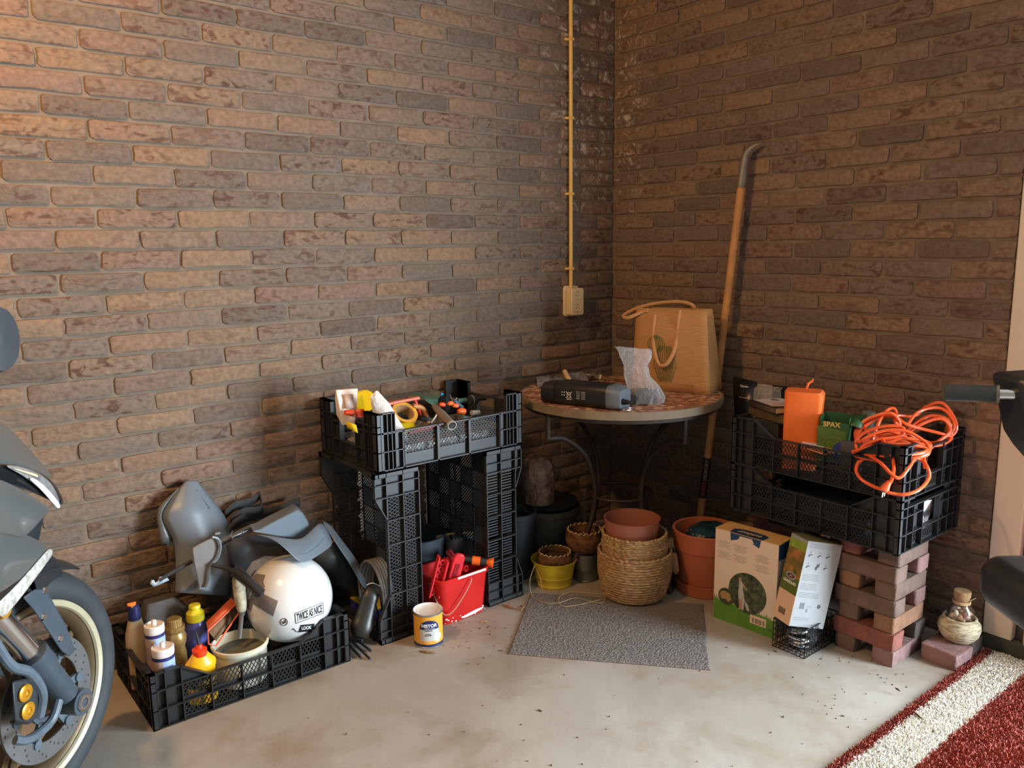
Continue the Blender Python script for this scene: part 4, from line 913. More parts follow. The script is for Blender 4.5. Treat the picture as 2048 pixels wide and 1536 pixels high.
for cx_ in (-.082, -.02, .062):
    for z0 in (.288, .252):
        for q in range(6):
            dz = -.012 if cx_ > 0 else 0; wl = .018 + .010 * ((q * 5 + int(cx_ * 99)) % 3) / 2
            mb.box((cx_ - wl, z0 - q * .0044 + dz, .0002), (cx_ + wl, z0 - q * .0044 + .0013 + dz, .0005), 0, Fm)
mb.build('printed_small_text', TXT, t)
Fs = frame(Mb @ V(0, -Wb / 2, 0), Mb.to_3x3() @ V(1, 0, 0), (0, 0, 1))
MB().prism([(-Db / 2 + .004, Hb - .055), (Db / 2 - .002, Hb - .055), (Db / 2 - .002, Hb - .001), (-Db / 2 + .004, Hb - .001)], 0, .0005, 0, Fs).build('navy_side_print', BXN, t)
# ================= grass seed box =================
P0 = V(-.54, -1.313, .105)                       # lowest near-left corner of the grey face
gz = (AT(1617, 1082, -.471, -1.343) - P0); Lz = gz.length; gz.normalize()
gx_ = V(.916, -.40, -.02); gx_ -= gz * gx_.dot(gz); Wg = .130; gx_.normalize(); gy = gz.cross(gx_); 
Dg = .088
t = thing('seed_box', 'tall grass seed carton with instruction drawings, leaning in the wire basket', 'box', P0)
Mg = Matrix.Translation(P0) @ Matrix((gx_, gy, gz)).transposed().to_4x4()
GRW = S('carton_grey', '#999b9c', rough=.5, var=.02, bump=0); GRD = S('carton_olive', '#6d6a45', rough=.6, var=.2)
mb = MB().box((0, 0, 0), (Wg, Dg, Lz), 0, Mg); mb.build('carton', GRW, t, bevel=.001)
MB().box((-.0005, -.0005, Lz), (Wg + .0005, Dg + .0005, Lz + .0015), 0, Mg).build('top_flap', GRD, t)
Fg = frame(Mg @ V(0, 0, 0), gx_, gz)                   # grey face, out = gx × gz = -gy
Fl = frame(Mg @ V(0, Dg, 0), -gy, gz)                 # left narrow face
if Fl.col[2].to_3d().dot(gx_) > 0: print('flip')
MEA = mat('photo_meadow', srgb('#6f7a3a'), rough=.5, var=.4, scale=38, col2=srgb('#b07a40'), bump=0); OLV = S('print_olive', '#5c6b2c', rough=.5, var=.04); PNK = S('carton_peach', '#e2bfa0', rough=.5, var=.02, bump=0); LGR = S('print_lime', '#8fa544', rough=.5, var=.15, scale=50)
MB().box((0, 0, 0), (Dg, .098, .0004), 0, Fl).build('peach_print', PNK, t)
MB().box((0, .098, 0), (Dg, .150, .0004), 0, Fl).build('green_print', OLV, t)
MB().box((0, .150, 0), (Dg, .24, .0004), 0, Fl).build('meadow_photo', MEA, t)
MB().box((0, .24, 0), (Dg, Lz - .012, .0004), 0, Fl).build('lime_print', LGR, t)
MB().prism(ell(Dg / 2, .151, .026, .012), .0004, .0008, 0, Fl).build('oval_badge', GRW, t)
MB().prism(ell(Dg / 2, .151, .019, .0065), .0008, .0011, 0, Fl).build('oval_badge_centre', S('badge_red', '#5a2a22'), t)
writing('ORAS', .006, Fl @ Matrix.Translation((Dg / 2, .151, .0012)), WHT, t, depth=.0002)
writing('GRASZAAD', .0128, Fl @ Matrix.Translation((Dg / 2, .130, .0006)), WHT, t, depth=.0003, bold=.0004)
mb = MB()
for q in range(13): mb.box((.020 + q * .0028, .022, .0004), (.0212 + q * .0028 + .0004 * (q % 3), .042, .0007), 0, Fl)
mb.build('barcode', BLKI, t)
mb = MB()
for z0, n, gap in ((.272, 3, .0055), (.172, 5, .0046), (.142, 5, .0046), (.112, 4, .0046), (.03, 2, .006)):
    for q in range(n): mb.box((.008, z0 - q * gap, 0), (.098 - .015 * ((q * 3 + n) % 3), z0 - q * gap + .0011, .0004), 0, Fg)
for q in range(8): mb.box((.022 + q * .0024, .060, 0), (.0232 + q * .0024, .080, .0004), 0, Fg)
mb.box((.048, .050, 0), (.055, .062, .0004), 0, Fg); mb.box((.047, .066, 0), (.07, .067, .0004), 0, Fg); mb.box((.047, .071, 0), (.066, .072, .0004), 0, Fg)
mb.build('instruction_text', S('ink_grey', '#6f6f70', rough=.6, bump=0), t)
mb = MB()
for (x, z) in ((.018, .235), (.052, .235), (.084, .235), (.018, .198), (.052, .198), (.084, .198)):
    mb.prism([(x - .007, z - .004), (x - .004, z + .003), (x + .007, z + .005), (x + .008, z + .002), (x, z), (x - .001, z - .004)], 0, .0005, 0, Fg)
    mb.box((x - .001, z + .008, 0), (x + .001, z + .013, .0004), 0, Fg)
mb.prism([(.047, .19), (.049, .202), (.053, .208), (.058, .21), (.06, .215), (.061, .205), (.056, .198), (.053, .19)], 0, .0006, 0, Fg)
mb.build('instruction_drawings', S('ink_dark', '#4a4440', rough=.6, bump=0), t)
writing('D', .014, Fg @ Matrix.Translation((.094, .072, .0002)), BLKI, t, depth=.0003, bold=.001)
# ================= wire basket with chain =================
t = thing('wire_basket', 'low black wire basket on the floor against the near brick pillar', 'basket', (-.42, -1.305, 0))
x0, x1, y0, y1, zt = -.517, -.315, -1.358, -1.243, .098
BW_ = S('black_wire', '#1c1c1c', rough=.5, metal=.3, var=.1, bump=0)
def wire_side(p, q, name):
    p, q = Vector(p), Vector(q); mb = MB(); L_ = (q - p).length; n = max(3, round(L_ / .0145))
    for i in range(n + 1):
        a = p + (q - p) * i / n; mb.bar(a + V(0, 0, .003), a + V(0, 0, zt), .0016, .0016)
    for z in (.004, .022, .042, .062, .082): mb.bar(p + V(0, 0, z), q + V(0, 0, z), .0016, .0016)
    mb.tube([p + V(0, 0, zt), q + V(0, 0, zt)], .0022, 6); return mb.build(name, BW_, t, smooth=0)
wire_side((x0, y0, 0), (x1, y0, 0), 'wire_panel'); wire_side((x1, y0, 0), (x1, y1, 0), 'wire_panel'); wire_side((x1, y1, 0), (x0, y1, 0), 'wire_panel'); wire_side((x0, y1, 0), (x0, y0, 0), 'wire_panel')
mb = MB()
for i in range(12): a = x0 + (x1 - x0) * i / 11; mb.bar((a, y0, .0035), (a, y1, .0035), .0016, .0016)
for i in range(7): a = y0 + (y1 - y0) * i / 6; mb.bar((x0, a, .0035), (x1, a, .0035), .0016, .0016)
mb.build('wire_floor', BW_, t, smooth=0)
t = thing('spring_coil', 'shiny bent chrome loops piled in the wire basket', 'metal', (-.47, -1.31, .03))
mb = MB(); pts = []
for q in range(60):
    a = q * .55; pts.append(V(-.478 + .028 * math.cos(a) + .012 * math.sin(a * .21), -1.312 + .030 * math.sin(a), .016 + .062 * q / 60 + .006 * math.sin(a * .7)))
mb.tube(spl(pts, 3), .0045, 8); mb.build('bent_rod', CHR, t)
tag(crumpled([((-.41, -1.30, .006), (1, 0, 0), (0, 1, 0), .075, .04), ((-.41, -1.30, .03), (1, 0, 0), (0, 1, 0), .08, .045), ((-.40, -1.30, .06), (1, 0, 0), (0, 1, 0), .06, .035), ((-.39, -1.30, .085), (1, 0, 0), (0, 1, 0), .03, .02)], 14, 31, .15, DK, 'black_cloth'), 'crumpled black cloth under the chrome loops in the wire basket', 'cloth')
# ================= ceramic pot and jar =================
CER = bpy.data.materials.new('whitewashed_ceramic'); CER.use_nodes = True; N = CER.node_tree.nodes; L = CER.node_tree.links; b = N['Principled BSDF']; tc = N.new('ShaderNodeTexCoord')
n = N.new('ShaderNodeTexNoise'); mp = N.new('ShaderNodeMapping'); mp.inputs['Scale'].default_value = (45, 45, 260); n.inputs['Scale'].default_value = 1; n.inputs['Detail'].default_value = 5; L.new(tc.outputs['Object'], mp.inputs[0]); L.new(mp.outputs[0], n.inputs[0])
r = N.new('ShaderNodeValToRGB'); r.color_ramp.elements[0].position = .35; r.color_ramp.elements[1].position = .55; r.color_ramp.elements[0].color = (*srgb('#8d8168'), 1); r.color_ramp.elements[1].color = (*srgb('#cdc2a4'), 1); L.new(n.outputs['Fac'], r.inputs[0]); L.new(r.outputs[0], b.inputs['Base Color']); b.inputs['Roughness'].default_value = .85
bp = N.new('ShaderNodeBump'); bp.inputs['Strength'].default_value = .8; bp.inputs['Distance'].default_value = .004; L.new(n.outputs['Fac'], bp.inputs['Height']); L.new(bp.outputs[0], b.inputs['Normal'])
qx, qy, qz = -.118, -1.652, .0535
pot_obj('ceramic_pot', 'round whitewashed ceramic pot standing on the two low bricks by the door frame', 'pot', (qx, qy, qz), [(.0001, 0), (.034, 0), (.044, .004), (.057, .022), (.062, .042), (.060, .058), (.052, .068), (.049, .070), (.0495, .076), (.047, .079), (.043, .078), (.043, .070), (.053, .06), (.055, .04), (.04, .01), (.0001, .008)], CER, 56)
gl = bpy.data.materials.new('clear_glass'); gl.use_nodes = True; b = gl.node_tree.nodes['Principled BSDF']; N = gl.node_tree.nodes; L = gl.node_tree.links
tr = N.new('ShaderNodeBsdfTransparent'); tr.inputs[0].default_value = (1, 1, 1, 1); gs = N.new('ShaderNodeBsdfGlossy'); gs.inputs['Roughness'].default_value = .05; ms = N.new('ShaderNodeMixShader'); lw = N.new('ShaderNodeLayerWeight'); lw.inputs[0].default_value = .25
mr = N.new('ShaderNodeMapRange'); mr.inputs[3].default_value = .05; mr.inputs[4].default_value = .6; L.new(lw.outputs['Facing'], mr.inputs[0]); L.new(mr.outputs[0], ms.inputs[0]); L.new(tr.outputs[0], ms.inputs[1]); L.new(gs.outputs[0], ms.inputs[2]); L.new(ms.outputs[0], N['Material Output'].inputs[0])
J = V(qx + .002, qy, qz + .018)
t = thing('glass_jar', 'corked glass jar of shells and pebbles set inside the ceramic pot', 'jar', J)
MB().lathe([(.0001, 0), (.035, 0), (.038, .004), (.039, .07), (.036, .088), (.024, .102), (.0225, .108), (.0225, .118), (.020, .118), (.020, .103), (.034, .085), (.0365, .07), (.036, .006), (.0001, .003)], 44, 0, Matrix.Translation(J)).build('glass', gl, t)
CRK = S('cork', '#a88a62', rough=.9, var=.2, scale=90, bump=.3)
MB().lathe([(.0001, .112), (.0195, .112), (.0215, .119), (.0245, .128), (.0250, .142), (.0235, .145), (.0001, .145)], 36, 0, Matrix.Translation(J)).build('cork_lid', CRK, t)
mb = MB()
for q in range(3): mb.tube([J + V(.0245 * math.cos(a * PI / 15), .0245 * math.sin(a * PI / 15), .106 + q * .0032) for a in range(30)], .0018, 6, closed=True)
mb.tube([J + V(.02, -.014, .108), J + V(.034, -.022, .114), J + V(.038, -.026, .118)], .0014, 6); mb.build('string_tie', TWINE, t)
rnd = random.Random(8); SHM = [S('shell_cream', '#d8c2a0', rough=.5, var=.12), S('shell_tan', '#b48c66', rough=.5, var=.2), S('pebble_white', '#ded5c6', rough=.5, var=.05), S('pebble_brown', '#94745a', rough=.6, var=.2)]
k = 0
for lay in range(6):
    for q in range(6):
        a = q * PI / 3 + lay * .6; R = .024 + rnd.uniform(-.003, .002) if q < 5 else .004
        c_ = J + V(R * math.cos(a), R * math.sin(a), .012 + lay * .0125); s_ = rnd.uniform(.010, .0135); Mq = Matrix.Translation(c_) @ Matrix.Rotation(rnd.uniform(0, 3), 4, 'X') @ Matrix.Rotation(rnd.uniform(0, 3), 4, 'Z')
        pr = [(s_ * .9 * math.sin(PI * i / 8) * (1 - .25 * i / 8) + .00005, -s_ * 1.15 * math.cos(PI * i / 8)) for i in range(9)]
        o = MB().lathe(pr, 14, 0, Mq, sx=.8).build('seashell', SHM[k % 4]); k += 1  # each one is a seashell of the jar's filling
        tone = ('cream', 'tan', 'whitish', 'brown')[(k - 1) % 4]; ca_ = (a - math.atan2(CAM.y - J.y, CAM.x - J.x)) % (2 * PI)
        sec = 'middle' if q == 5 else ('near side', 'near right', 'far right', 'far side', 'far left', 'near left')[int((ca_ + PI / 6) / (PI / 3)) % 6]
        tag(o, '%s pebble in the corked glass jar, %s layer, %s' % (tone, ('bottom', 'second', 'third', 'fourth', 'fifth', 'top')[lay], sec), 'seashell', 'seashells in the glass jar')
# ================= long handled slasher =================
A, B = PX(1483, 370, -.052), None
top_ = V(A.x, A.y, A.z); bot = V(-.10, -.594, .01)
t = thing('long_handled_slasher', 'long wooden-handled tool with a curved grey blade leaning on the right brick wall', 'tool', bot)
SW = mat('ash_handle', srgb('#c48d56'), rough=.6, var=.16, scale=12, bump=.1, bscale=90)
MB().tube([bot + (top_ - bot) * q / 6 for q in range(7)], .0155, 16).build('wooden_handle', SW, t)
STL = mat('worn_steel', srgb('#7d7b76'), rough=.5, metal=.5, var=.15, scale=20, bump=.1)
d = (top_ - bot).normalized(); side_ = V(0, -1, 0)
p1 = top_ + d * -.01; p2 = top_ + d * .13; tip = PX(1524, 286, -.03); p3 = PX(1493, 306, -.045)
pts = spl([p1, p1 + (p2 - p1) * .5, PX(1488, 325, -.05), p3, PX(1506, 293, -.04), tip], 6); rings = []
for i, p in enumerate(pts):
    k = i / (len(pts) - 1); w_ = .0175 if k < .35 else .0175 * (1 - (k - .35) / .65) ** .75 + .0008; h_ = .0175 * (1 - k) ** .6 + .001
    T_ = (pts[min(i + 1, len(pts) - 1)] - pts[max(i - 1, 0)]).normalized(); ax = T_.cross(V(1, 0, 0)).normalized(); ay = V(1, 0, 0)
    rings.append([p + ax * math.cos(2 * PI * j / 16) * w_ + ay * math.sin(2 * PI * j / 16) * h_ for j in range(16)])
MB().loft(rings).build('blade_socket', STL, t)
def stickat(y_px):
    best = min((abs(((q := bot + (top_ - bot) * (i / 400)) - CAM).dot(UP) * -FPX / (q - CAM).dot(FW) + 768 - y_px), i) for i in range(401))[1]; return bot + (top_ - bot) * best / 400
s0, s1 = stickat(995), stickat(915)
MB().tube([s0, s1], .0160, 20).build('paper_sleeve', S('sleeve_dark', '#2c2622', rough=.5), t)
up_ = (s1 - s0).normalized(); tow = (CAM - s0); tow = (tow - up_ * tow.dot(up_)).normalized(); 
Fw = frame((s0 + s1) / 2 + tow * .0165, up_, tow.cross(up_))
if Fw.col[2].to_3d().dot(tow) < 0: Fw = frame((s0 + s1) / 2 + tow * .0165, up_, -tow.cross(up_))
writing('HICKORY', .020, Fw @ Matrix.Translation((.035, 0, 0)), TXT, t, depth=.0003); writing('POLET', .020, Fw @ Matrix.Translation((-.045, 0, 0)), REDI, t, depth=.0003)
# ================= things in the upper right crate =================
zb = .557
t = thing('foam_block', 'bright orange rounded foam float standing upright in the right crate', 'float', (-.30, -1.20, zb))
ORF = S('orange_foam', '#f4742c', rough=.75, var=.04, scale=30, bump=.15)
a0 = PX(1560, 890, -.36); 
fu = V(.42, -.9, 0).normalized(); fv = V(.9, .42, 0).normalized()
O = V(-.368, -1.150, zb)
ring = lambda z, w_, d_, ox=0: [O + fu * (x + w_ / 2 + ox) + fv * (y + d_ / 2) + V(0, 0, z) for x, y in RR(w_, d_, .012, 4)]
MB().loft([ring(0, .108, .10), ring(.13, .114, .105), ring(.250, .12, .098), ring(.262, .112, .09)]).build('foam_body', ORF, t)
p_ = O + fu * .06 + fv * .08 + V(0, 0, .261); mb = MB(); mb.tube([p_, p_ + V(.004, -.004, .018), p_ + V(.014, -.01, .026)], [.004, .0045, .003], 8)
for q in range(5): mb.tube([p_ + V(.012, -.01, .024), p_ + V(.02 + .004 * q, -.012 + .003 * q, .034 - .004 * q)], .0015, 5)
mb.build('cord_knot', ORF, t)
# green screw box
SPG = S('dark_green_card', '#2c5a34', rough=.45, var=.06); SPL = S('leaf_green_card', '#57742a', rough=.45, var=.12, scale=20)
g0 = V(-.345, -1.262, zb + .045); gu = V(.33, -.94, 0).normalized(); gv = V(.94, .33, 0).normalized(); GW, GD, GH = .088, .062, .155
Mq = Matrix.Translation(g0) @ Matrix((gu, gv, V(0, 0, 1))).transposed().to_4x4() @ Matrix.Rotation(math.radians(3), 4, 'Y')
t = thing('screw_box', 'green open screw box with gold lettering standing right of the orange foam', 'box', g0)
mb = MB()
for a, b_ in (((0, 0, 0), (GW, .0012, GH - .02)), ((0, GD - .0012, 0), (GW, GD, GH)), ((0, 0, 0), (.0012, GD, GH - .005)), ((GW - .0012, 0, 0), (GW, GD, GH - .004)), ((0, 0, 0), (GW, GD, .0012))): mb.box(a, b_, 0, Mq)
mb.build('carton', SPG, t)
MB().prism([(0, 0), (GW, 0), (GW, .105), (0, .118)], .0, .0005, 0, frame(Mq @ V(0, -.0002, 0), gu, (0, 0, 1))).build('light_green_print', SPL, t)
MB().add([Mq @ V(GW, 0, GH - .02), Mq @ V(GW, GD, GH), Mq @ V(GW + .04, GD + .01, GH + .004), Mq @ V(GW + .035, .01, GH - .03)], [(0, 1, 2, 3)]).build('open_flap', SPG, t, solid=.001)
GOLD = S('gold_ink', '#d8b45a', rough=.5); fq = frame(Mq @ V(0, -.001, 0), gu, (0, 0, 1))
writing('SPAX', .022, fq @ Matrix.Translation((.043, .124, .0002)), GOLD, t, depth=.0004, bold=.0008)
mb = MB(); cc = fq @ V(.052, .05, .0008)
mb.tube([fq @ V(.052 + .034 * math.cos(q * PI / 18), .05 + .034 * math.sin(q * PI / 18), .0008) for q in range(36)], .0007, 5, closed=True)
pts = [(-.012, -.024), (-.022, -.010), (-.012, .002), (-.02, .012), (-.012, .02), (0, .010), (.012, .02), (.02, .012), (.012, .002), (.022, -.01), (.012, -.024)]
for a, b_ in zip(pts[:-1], pts[1:]): mb.bar(fq @ V(.052 + a[0], .05 + a[1], .0008), fq @ V(.052 + b_[0], .05 + b_[1], .0008), .0014, .0014)
mb.build('cross_emblem', LGR, t)
# books, package and papers on the left of the crate
PGE = S('page_edge', '#cbb48c', rough=.8, var=.1, scale=80); CVR = S('book_cover_dark', '#2e2a3a', rough=.4, var=.1); CVW = S('book_cover_pale', '#cfc4c6', rough=.4, var=.05)
def book(label, c, rz, W_, D_, H_, cm, top=None, tilt=0):
    t = thing('book', label, 'book', c, (0, tilt, rz)); M = mw(t)
    MB().box((-W_ / 2 + .002, -D_ / 2 + .002, .0015), (W_ / 2 - .002, D_ / 2, H_ - .0015), 0, M).build('page_block', PGE, t)
    mb = MB(); mb.box((-W_ / 2, -D_ / 2, 0), (W_ / 2, D_ / 2, .0015), 0, M); mb.box((-W_ / 2, -D_ / 2, H_ - .0015), (W_ / 2, D_ / 2, H_), 0, M); mb.box((-W_ / 2, D_ / 2 - .0015, 0), (W_ / 2, D_ / 2, H_), 0, M); mb.build('cover', cm, t)
    return t, M
book('thick closed book beneath the pale-topped one, left end of the upper crate', (-.255, -1.065, .70), math.radians(75), .17, .13, .03, S('brown_cover', '#6d5a44'))
tb, Mk = book('dark book with a pale sheet on its cover, topmost in the right crate', (-.262, -1.063, .733), math.radians(68), .155, .135, .021, CVR)
MB().prism([(-.07, -.02), (.02, -.062), (.072, -.05), (.072, .05), (-.05, .06)], .0213, .0220, 0, Mk).build('pale_sheet', CVW, tb); MB().prism(ell(.045, -.015, .018, .013), .022, .0223, 0, Mk).build('cover_badge', S('badge_grey', '#6d6266'), tb)
tag(MB().box((-.052, -.07, 0), (.052, .07, .140), 0, Mz((-.25, -1.05, .558), math.radians(90))).build('storage_box', S('dark_box', '#30302c', rough=.6), bevel=.004), 'dark box under the stacked books inside the upper crate', 'box')
PK = S('package_black', '#17181c', rough=.3, var=.05)
k0, k1, k2, k3 = PX(1474, 764, -.14), PX(1506, 768, -.14), PX(1512, 846, -.17), PX(1476, 838, -.17)
t = thing('retail_package', 'black retail package with white lettering standing at the back left of the crate', 'package', k3)
sheet('card', [PX(1466, 752, -.13), PX(1514, 764, -.13), PX(1518, 850, -.16), PX(1470, 842, -.16)], PK, t, .004)
dxp = (k1 - k0).normalized(); fk = frame((k0 + k1) / 2 + V(-.005, -.001, -.012), dxp, (0, 0, 1))
writing('Garant', .013, fk, WHT, t, depth=.0004)
MB().box((-.022, -.052, 0), (.022, -.043, .0006), 0, fk).build('label_strip', PNK, t)
MB().prism(ell(0, -.075, .02, .02), 0, .0008, 0, fk).build('round_sticker', S('sticker_grey', '#8b8078'), t)
tag(crumpled([(PX(1530, 850, -.15), (0, 1, 0), (1, 0, 0), .05, .03), (PX(1532, 815, -.15), (0, 1, 0), (1, 0, 0), .055, .03), (PX(1535, 780, -.13), (0, 1, 0), (1, 0, 0), .06, .02), (PX(1540, 770, -.12), (0, 1, 0), (1, 0, 0), .05, .006)], 16, 9, .14, FILM, 'film_wrapper'), 'clear crinkled film wrapper standing behind the books', 'wrapper')
k0 = PX(1545, 772, -.12); t = thing('blister_pack', 'dark blister pack with a pale top edge behind the orange foam', 'package', k0)
sheet('card', [PX(1545, 770, -.12), PX(1600, 776, -.12), PX(1600, 850, -.12), PX(1545, 845, -.12)], PK, t, .004)
# cylinder can, blue disc, papers
cq = PX(1690, 885, -.10); tag(MB().lathe([(.0001, 0), (.022, 0), (.022, .19), (.0001, .19)], 24, 0, Mz((-.15, -1.33, zb))).build('spray_can', S('grey_green_can', '#6e7a70', rough=.4)), 'grey-green can standing behind the green screw box', 'can')
BLU = S('blue_plastic', '#34408c', rough=.35)
cq = PX(1697, 902, -.33); tag(MB().lathe([(.0001, 0), (.034, 0), (.036, .004), (.034, .016), (.0001, .018)], 36, 0, frame(cq + V(.01, .02, -.01), (.3, -.95, 0), (0, 0, 1))).build('blue_disc', BLU), 'flat blue plastic disc on edge beside the green screw box', 'disc')
tag(MB().box((-.009, -.03, 0), (.009, .03, .105), 0, Mz((-.365, -1.392, zb + .03), .3)).build('grey_profile', S('grey_card', '#514c52', rough=.5)), 'narrow upright grey strip beside the blue disc', 'strip')
PPR = [S('paper_white', '#d9dbe0', rough=.6, var=.03), S('paper_blue', '#a8c4d8', rough=.6, var=.05), S('paper_salmon', '#d88a68', rough=.6, var=.05)]
for k, (x, y, rz, pm, lb) in enumerate(((-.325, -1.24, .4, 0, 'white folded sheet on top of the papers in the upper crate'), (-.35, -1.30, -.2, 2, 'salmon coloured leaflet partly under the white sheet in the upper crate'), (-.30, -1.33, .9, 1, 'pale blue leaflet in the upper crate below the green screw box'))):
    tag(MB().box((-.05, -.035, 0), (.05, .035, .003), 0, Mz((x, y, .650 - k * .005), rz) @ Matrix.Rotation(.05, 4, 'X')).build('leaflet', PPR[pm]), lb, 'paper')
tag(MB().box((-.03, -.13, 0), (.13, .05, .076), 0, Mz((-.22, -1.34, .559))).build('parts_case', S('smoky_case', '#474b4d', rough=.3, var=.3, scale=60, col2=srgb('#8d8f90')), bevel=.003), 'smoky plastic parts case filling the middle of the upper crate', 'case')
BRS = mat('brass', srgb('#b98a4a'), rough=.3, metal=.8, var=.1)
bq = V(-.06, -1.545, .70); tag(MB().cyl(bq, bq + V(.012, -.004, .055), .011, .012, 16).build('brass_tube', BRS), 'short brass tube standing in the upper crate near its wall corner', 'tube')
# white printed bag in the lower crate
t = thing('letter_sheet', 'white crumpled paper with black lettering visible through the lower crate end', 'paper', (-.22, -1.52, .42))
MB().grid([[V(-.30 + .17 * u / 6, -1.545 + .012 * math.sin(u * 1.3 + w_), .41 + .09 * w_ / 4) for u in range(7)] for w_ in range(5)]).build('sheet', PPR[0], t, solid=.001)
writing('DONAAT', .028, frame((-.235, -1.5605, .465), (1, 0, 0), (0, 0, 1)), BLKI, t, depth=.0004, bold=.0006)
tag(MB().box((-.15, -.2, 0), (.12, .16, .055), 0, Mz((-.21, -1.25, .392))).build('tool_case', S('dark_case', '#2c2e30', rough=.5), bevel=.006), 'dark flat case lying inside the lower right crate', 'case')
# orange extension cord
t = thing('extension_cord', 'tangled bright orange extension cord heaped over the corner of the upper crate', 'cord', (-.25, -1.50, .68))
OC = S('orange_cord', '#f2602c', rough=.35, var=.05, scale=20, bump=0, coat=.3)
def loop(pxs, r=.0052, closed=False): MB().tube(spl([PX(a, b_, x_) for a, b_, x_ in pxs], 8, closed), r, 8, closed=closed).build('cable', OC, t)
loop([(1700, 905, -.36), (1725, 880, -.36), (1765, 862, -.33), (1810, 862, -.30), (1845, 880, -.28), (1858, 895, -.28), (1850, 912, -.30), (1800, 916, -.33), (1750, 913, -.36), (1712, 912, -.38), (1718, 890, -.33), (1760, 872, -.28), (1800, 870, -.25), (1850, 900, -.25), (1840, 915, -.30), (1790, 905, -.36), (1740, 912, -.385), (1718, 925, -.395)])
loop([(1712, 880, -.30), (1712, 860, -.28), (1735, 838, -.26), (1780, 826, -.24), (1800, 850, -.22), (1780, 885, -.25), (1730, 890, -.30), (1715, 870, -.3), (1740, 845, -.25), (1775, 832, -.22), (1795, 845, -.2), (1800, 885, -.2)])
loop([(1745, 880, -.3), (1760, 840, -.25), (1775, 820, -.2), (1790, 819, -.18), (1798, 850, -.18), (1808, 880, -.18), (1806, 892, -.2), (1800, 860, -.22), (1790, 833, -.2), (1830, 832, -.14), (1850, 815, -.10), (1880, 805, -.08), (1900, 822, -.07), (1913, 850, -.07), (1905, 870, -.09), (1870, 885, -.14), (1840, 880, -.18), (1810, 862, -.22), (1790, 845, -.24)])
loop([(1815, 850, -.2), (1835, 825, -.15), (1870, 815, -.1), (1895, 825, -.08), (1908, 850, -.08), (1900, 868, -.1), (1895, 840, -.1), (1860, 832, -.12), (1825, 852, -.17), (1800, 875, -.2), (1850, 845, -.15), (1885, 838, -.12), (1900, 862, -.11), (1870, 888, -.17), (1855, 905, -.25)])
loop([(1760, 872, -.31), (1775, 895, -.37), (1786, 920, -.40), (1787, 945, -.43), (1782, 962, -.44), (1775, 972, -.44)])
loop([(1718, 922, -.415), (1712, 940, -.43), (1722, 958, -.43), (1745, 972, -.435), (1765, 980, -.445), (1780, 986, -.45), (1810, 989, -.44), (1840, 978, -.40), (1858, 955, -.34), (1855, 935, -.33), (1845, 922, -.31), (1830, 918, -.33), (1818, 935, -.40), (1800, 955, -.43), (1785, 950, -.44), (1760, 925, -.43), (1740, 912, -.41)])
loop([(1850, 935, -.33), (1848, 918, -.3), (1842, 905, -.27), (1825, 890, -.25), (1790, 880, -.28), (1745, 893, -.33), (1715, 908, -.37), (1760, 918, -.37), (1830, 905, -.3), (1860, 893, -.26), (1848, 882, -.25), (1800, 878, -.3), (1750, 900, -.35)])
loop([(1716, 905, -.38), (1712, 882, -.36), (1735, 862, -.33), (1775, 852, -.30), (1806, 856, -.28), (1800, 872, -.30), (1755, 880, -.34), (1722, 896, -.37), (1735, 910, -.39), (1790, 912, -.38), (1842, 906, -.32), (1856, 898, -.28)])
loop([(1704, 904, -.38), (1745, 893, -.37), (1800, 888, -.34), (1848, 895, -.29), (1853, 908, -.30), (1825, 917, -.34), (1770, 922, -.38), (1722, 915, -.40), (1706, 908, -.39)])
loop([(1740, 870, -.30), (1728, 850, -.26), (1745, 835, -.24), (1785, 832, -.22), (1812, 848, -.21), (1845, 858, -.17), (1885, 868, -.13), (1903, 876, -.10), (1880, 890, -.16), (1842, 888, -.22), (1806, 872, -.26), (1780, 862, -.28)])
pq = PX(1768, 978, -.45); t2 = PX(1780, 962, -.44)
pl_ = MB().tube([t2, t2 + (pq - t2) * .6, pq + V(0, 0, -.004)], [.006, .011, .015], 16).build('plug', OC, t)
mb = MB(); 
for q in (-.006, .006): mb.cyl(pq + V(q, 0, -.004), pq + V(q - .004, 0, -.022), .0018, n=8)
mb.build('plug_pin', CHR, pl_)
# ================= red and white rug =================
RUG0 = V(-.02, -1.722, 0)
t = thing('striped_rug', 'deep-pile red rug with a wide white stripe at the lower right corner', 'rug', (-.6, -2.0, 0))
RUGR = mat('rug_red', srgb('#96463a'), rough=.95, var=.2, scale=90, bump=.3); RUGW = mat('rug_white', srgb('#e6e1d6'), rough=.95, var=.08, scale=90, bump=.3)
x0, x1, y1, y0 = -1.25, -.028, -1.702, -3.0
MB().box((x0, y0, 0), (x1, y1, .006), 0).build('backing', RUGR, t)
rnd = random.Random(21)
def pile(ya, yb, m, name, n):
    mb = MB()
    for q in range(n):
        x, y = rnd.uniform(x0, x1), rnd.uniform(ya, yb); y += rnd.uniform(-.004, .004)
        a = rnd.uniform(0, 2 * PI); w_ = .0022; h_ = rnd.uniform(.007, .012); lx_, ly_ = rnd.uniform(-.005, .005), rnd.uniform(-.005, .005)
        c, s_ = math.cos(a) * w_, math.sin(a) * w_; p = V(x, y, .005)
        mb.add([p + V(c, s_, 0), p + V(-c, -s_, 0), p + V(-c * .6 + lx_, -s_ * .6 + ly_, h_), p + V(c * .6 + lx_, s_ * .6 + ly_, h_)], [(0, 1, 2, 3)])
    o = mb.build(name, m, t, fix=False, smooth=0); o['kind'] = 'stuff'
pile(-1.728, -1.702, RUGR, 'red_border_pile', 5500); pile(-1.838, -1.728, RUGW, 'white_stripe_pile', 19000); pile(-2.25, -1.838, RUGR, 'red_field_pile', 42000)
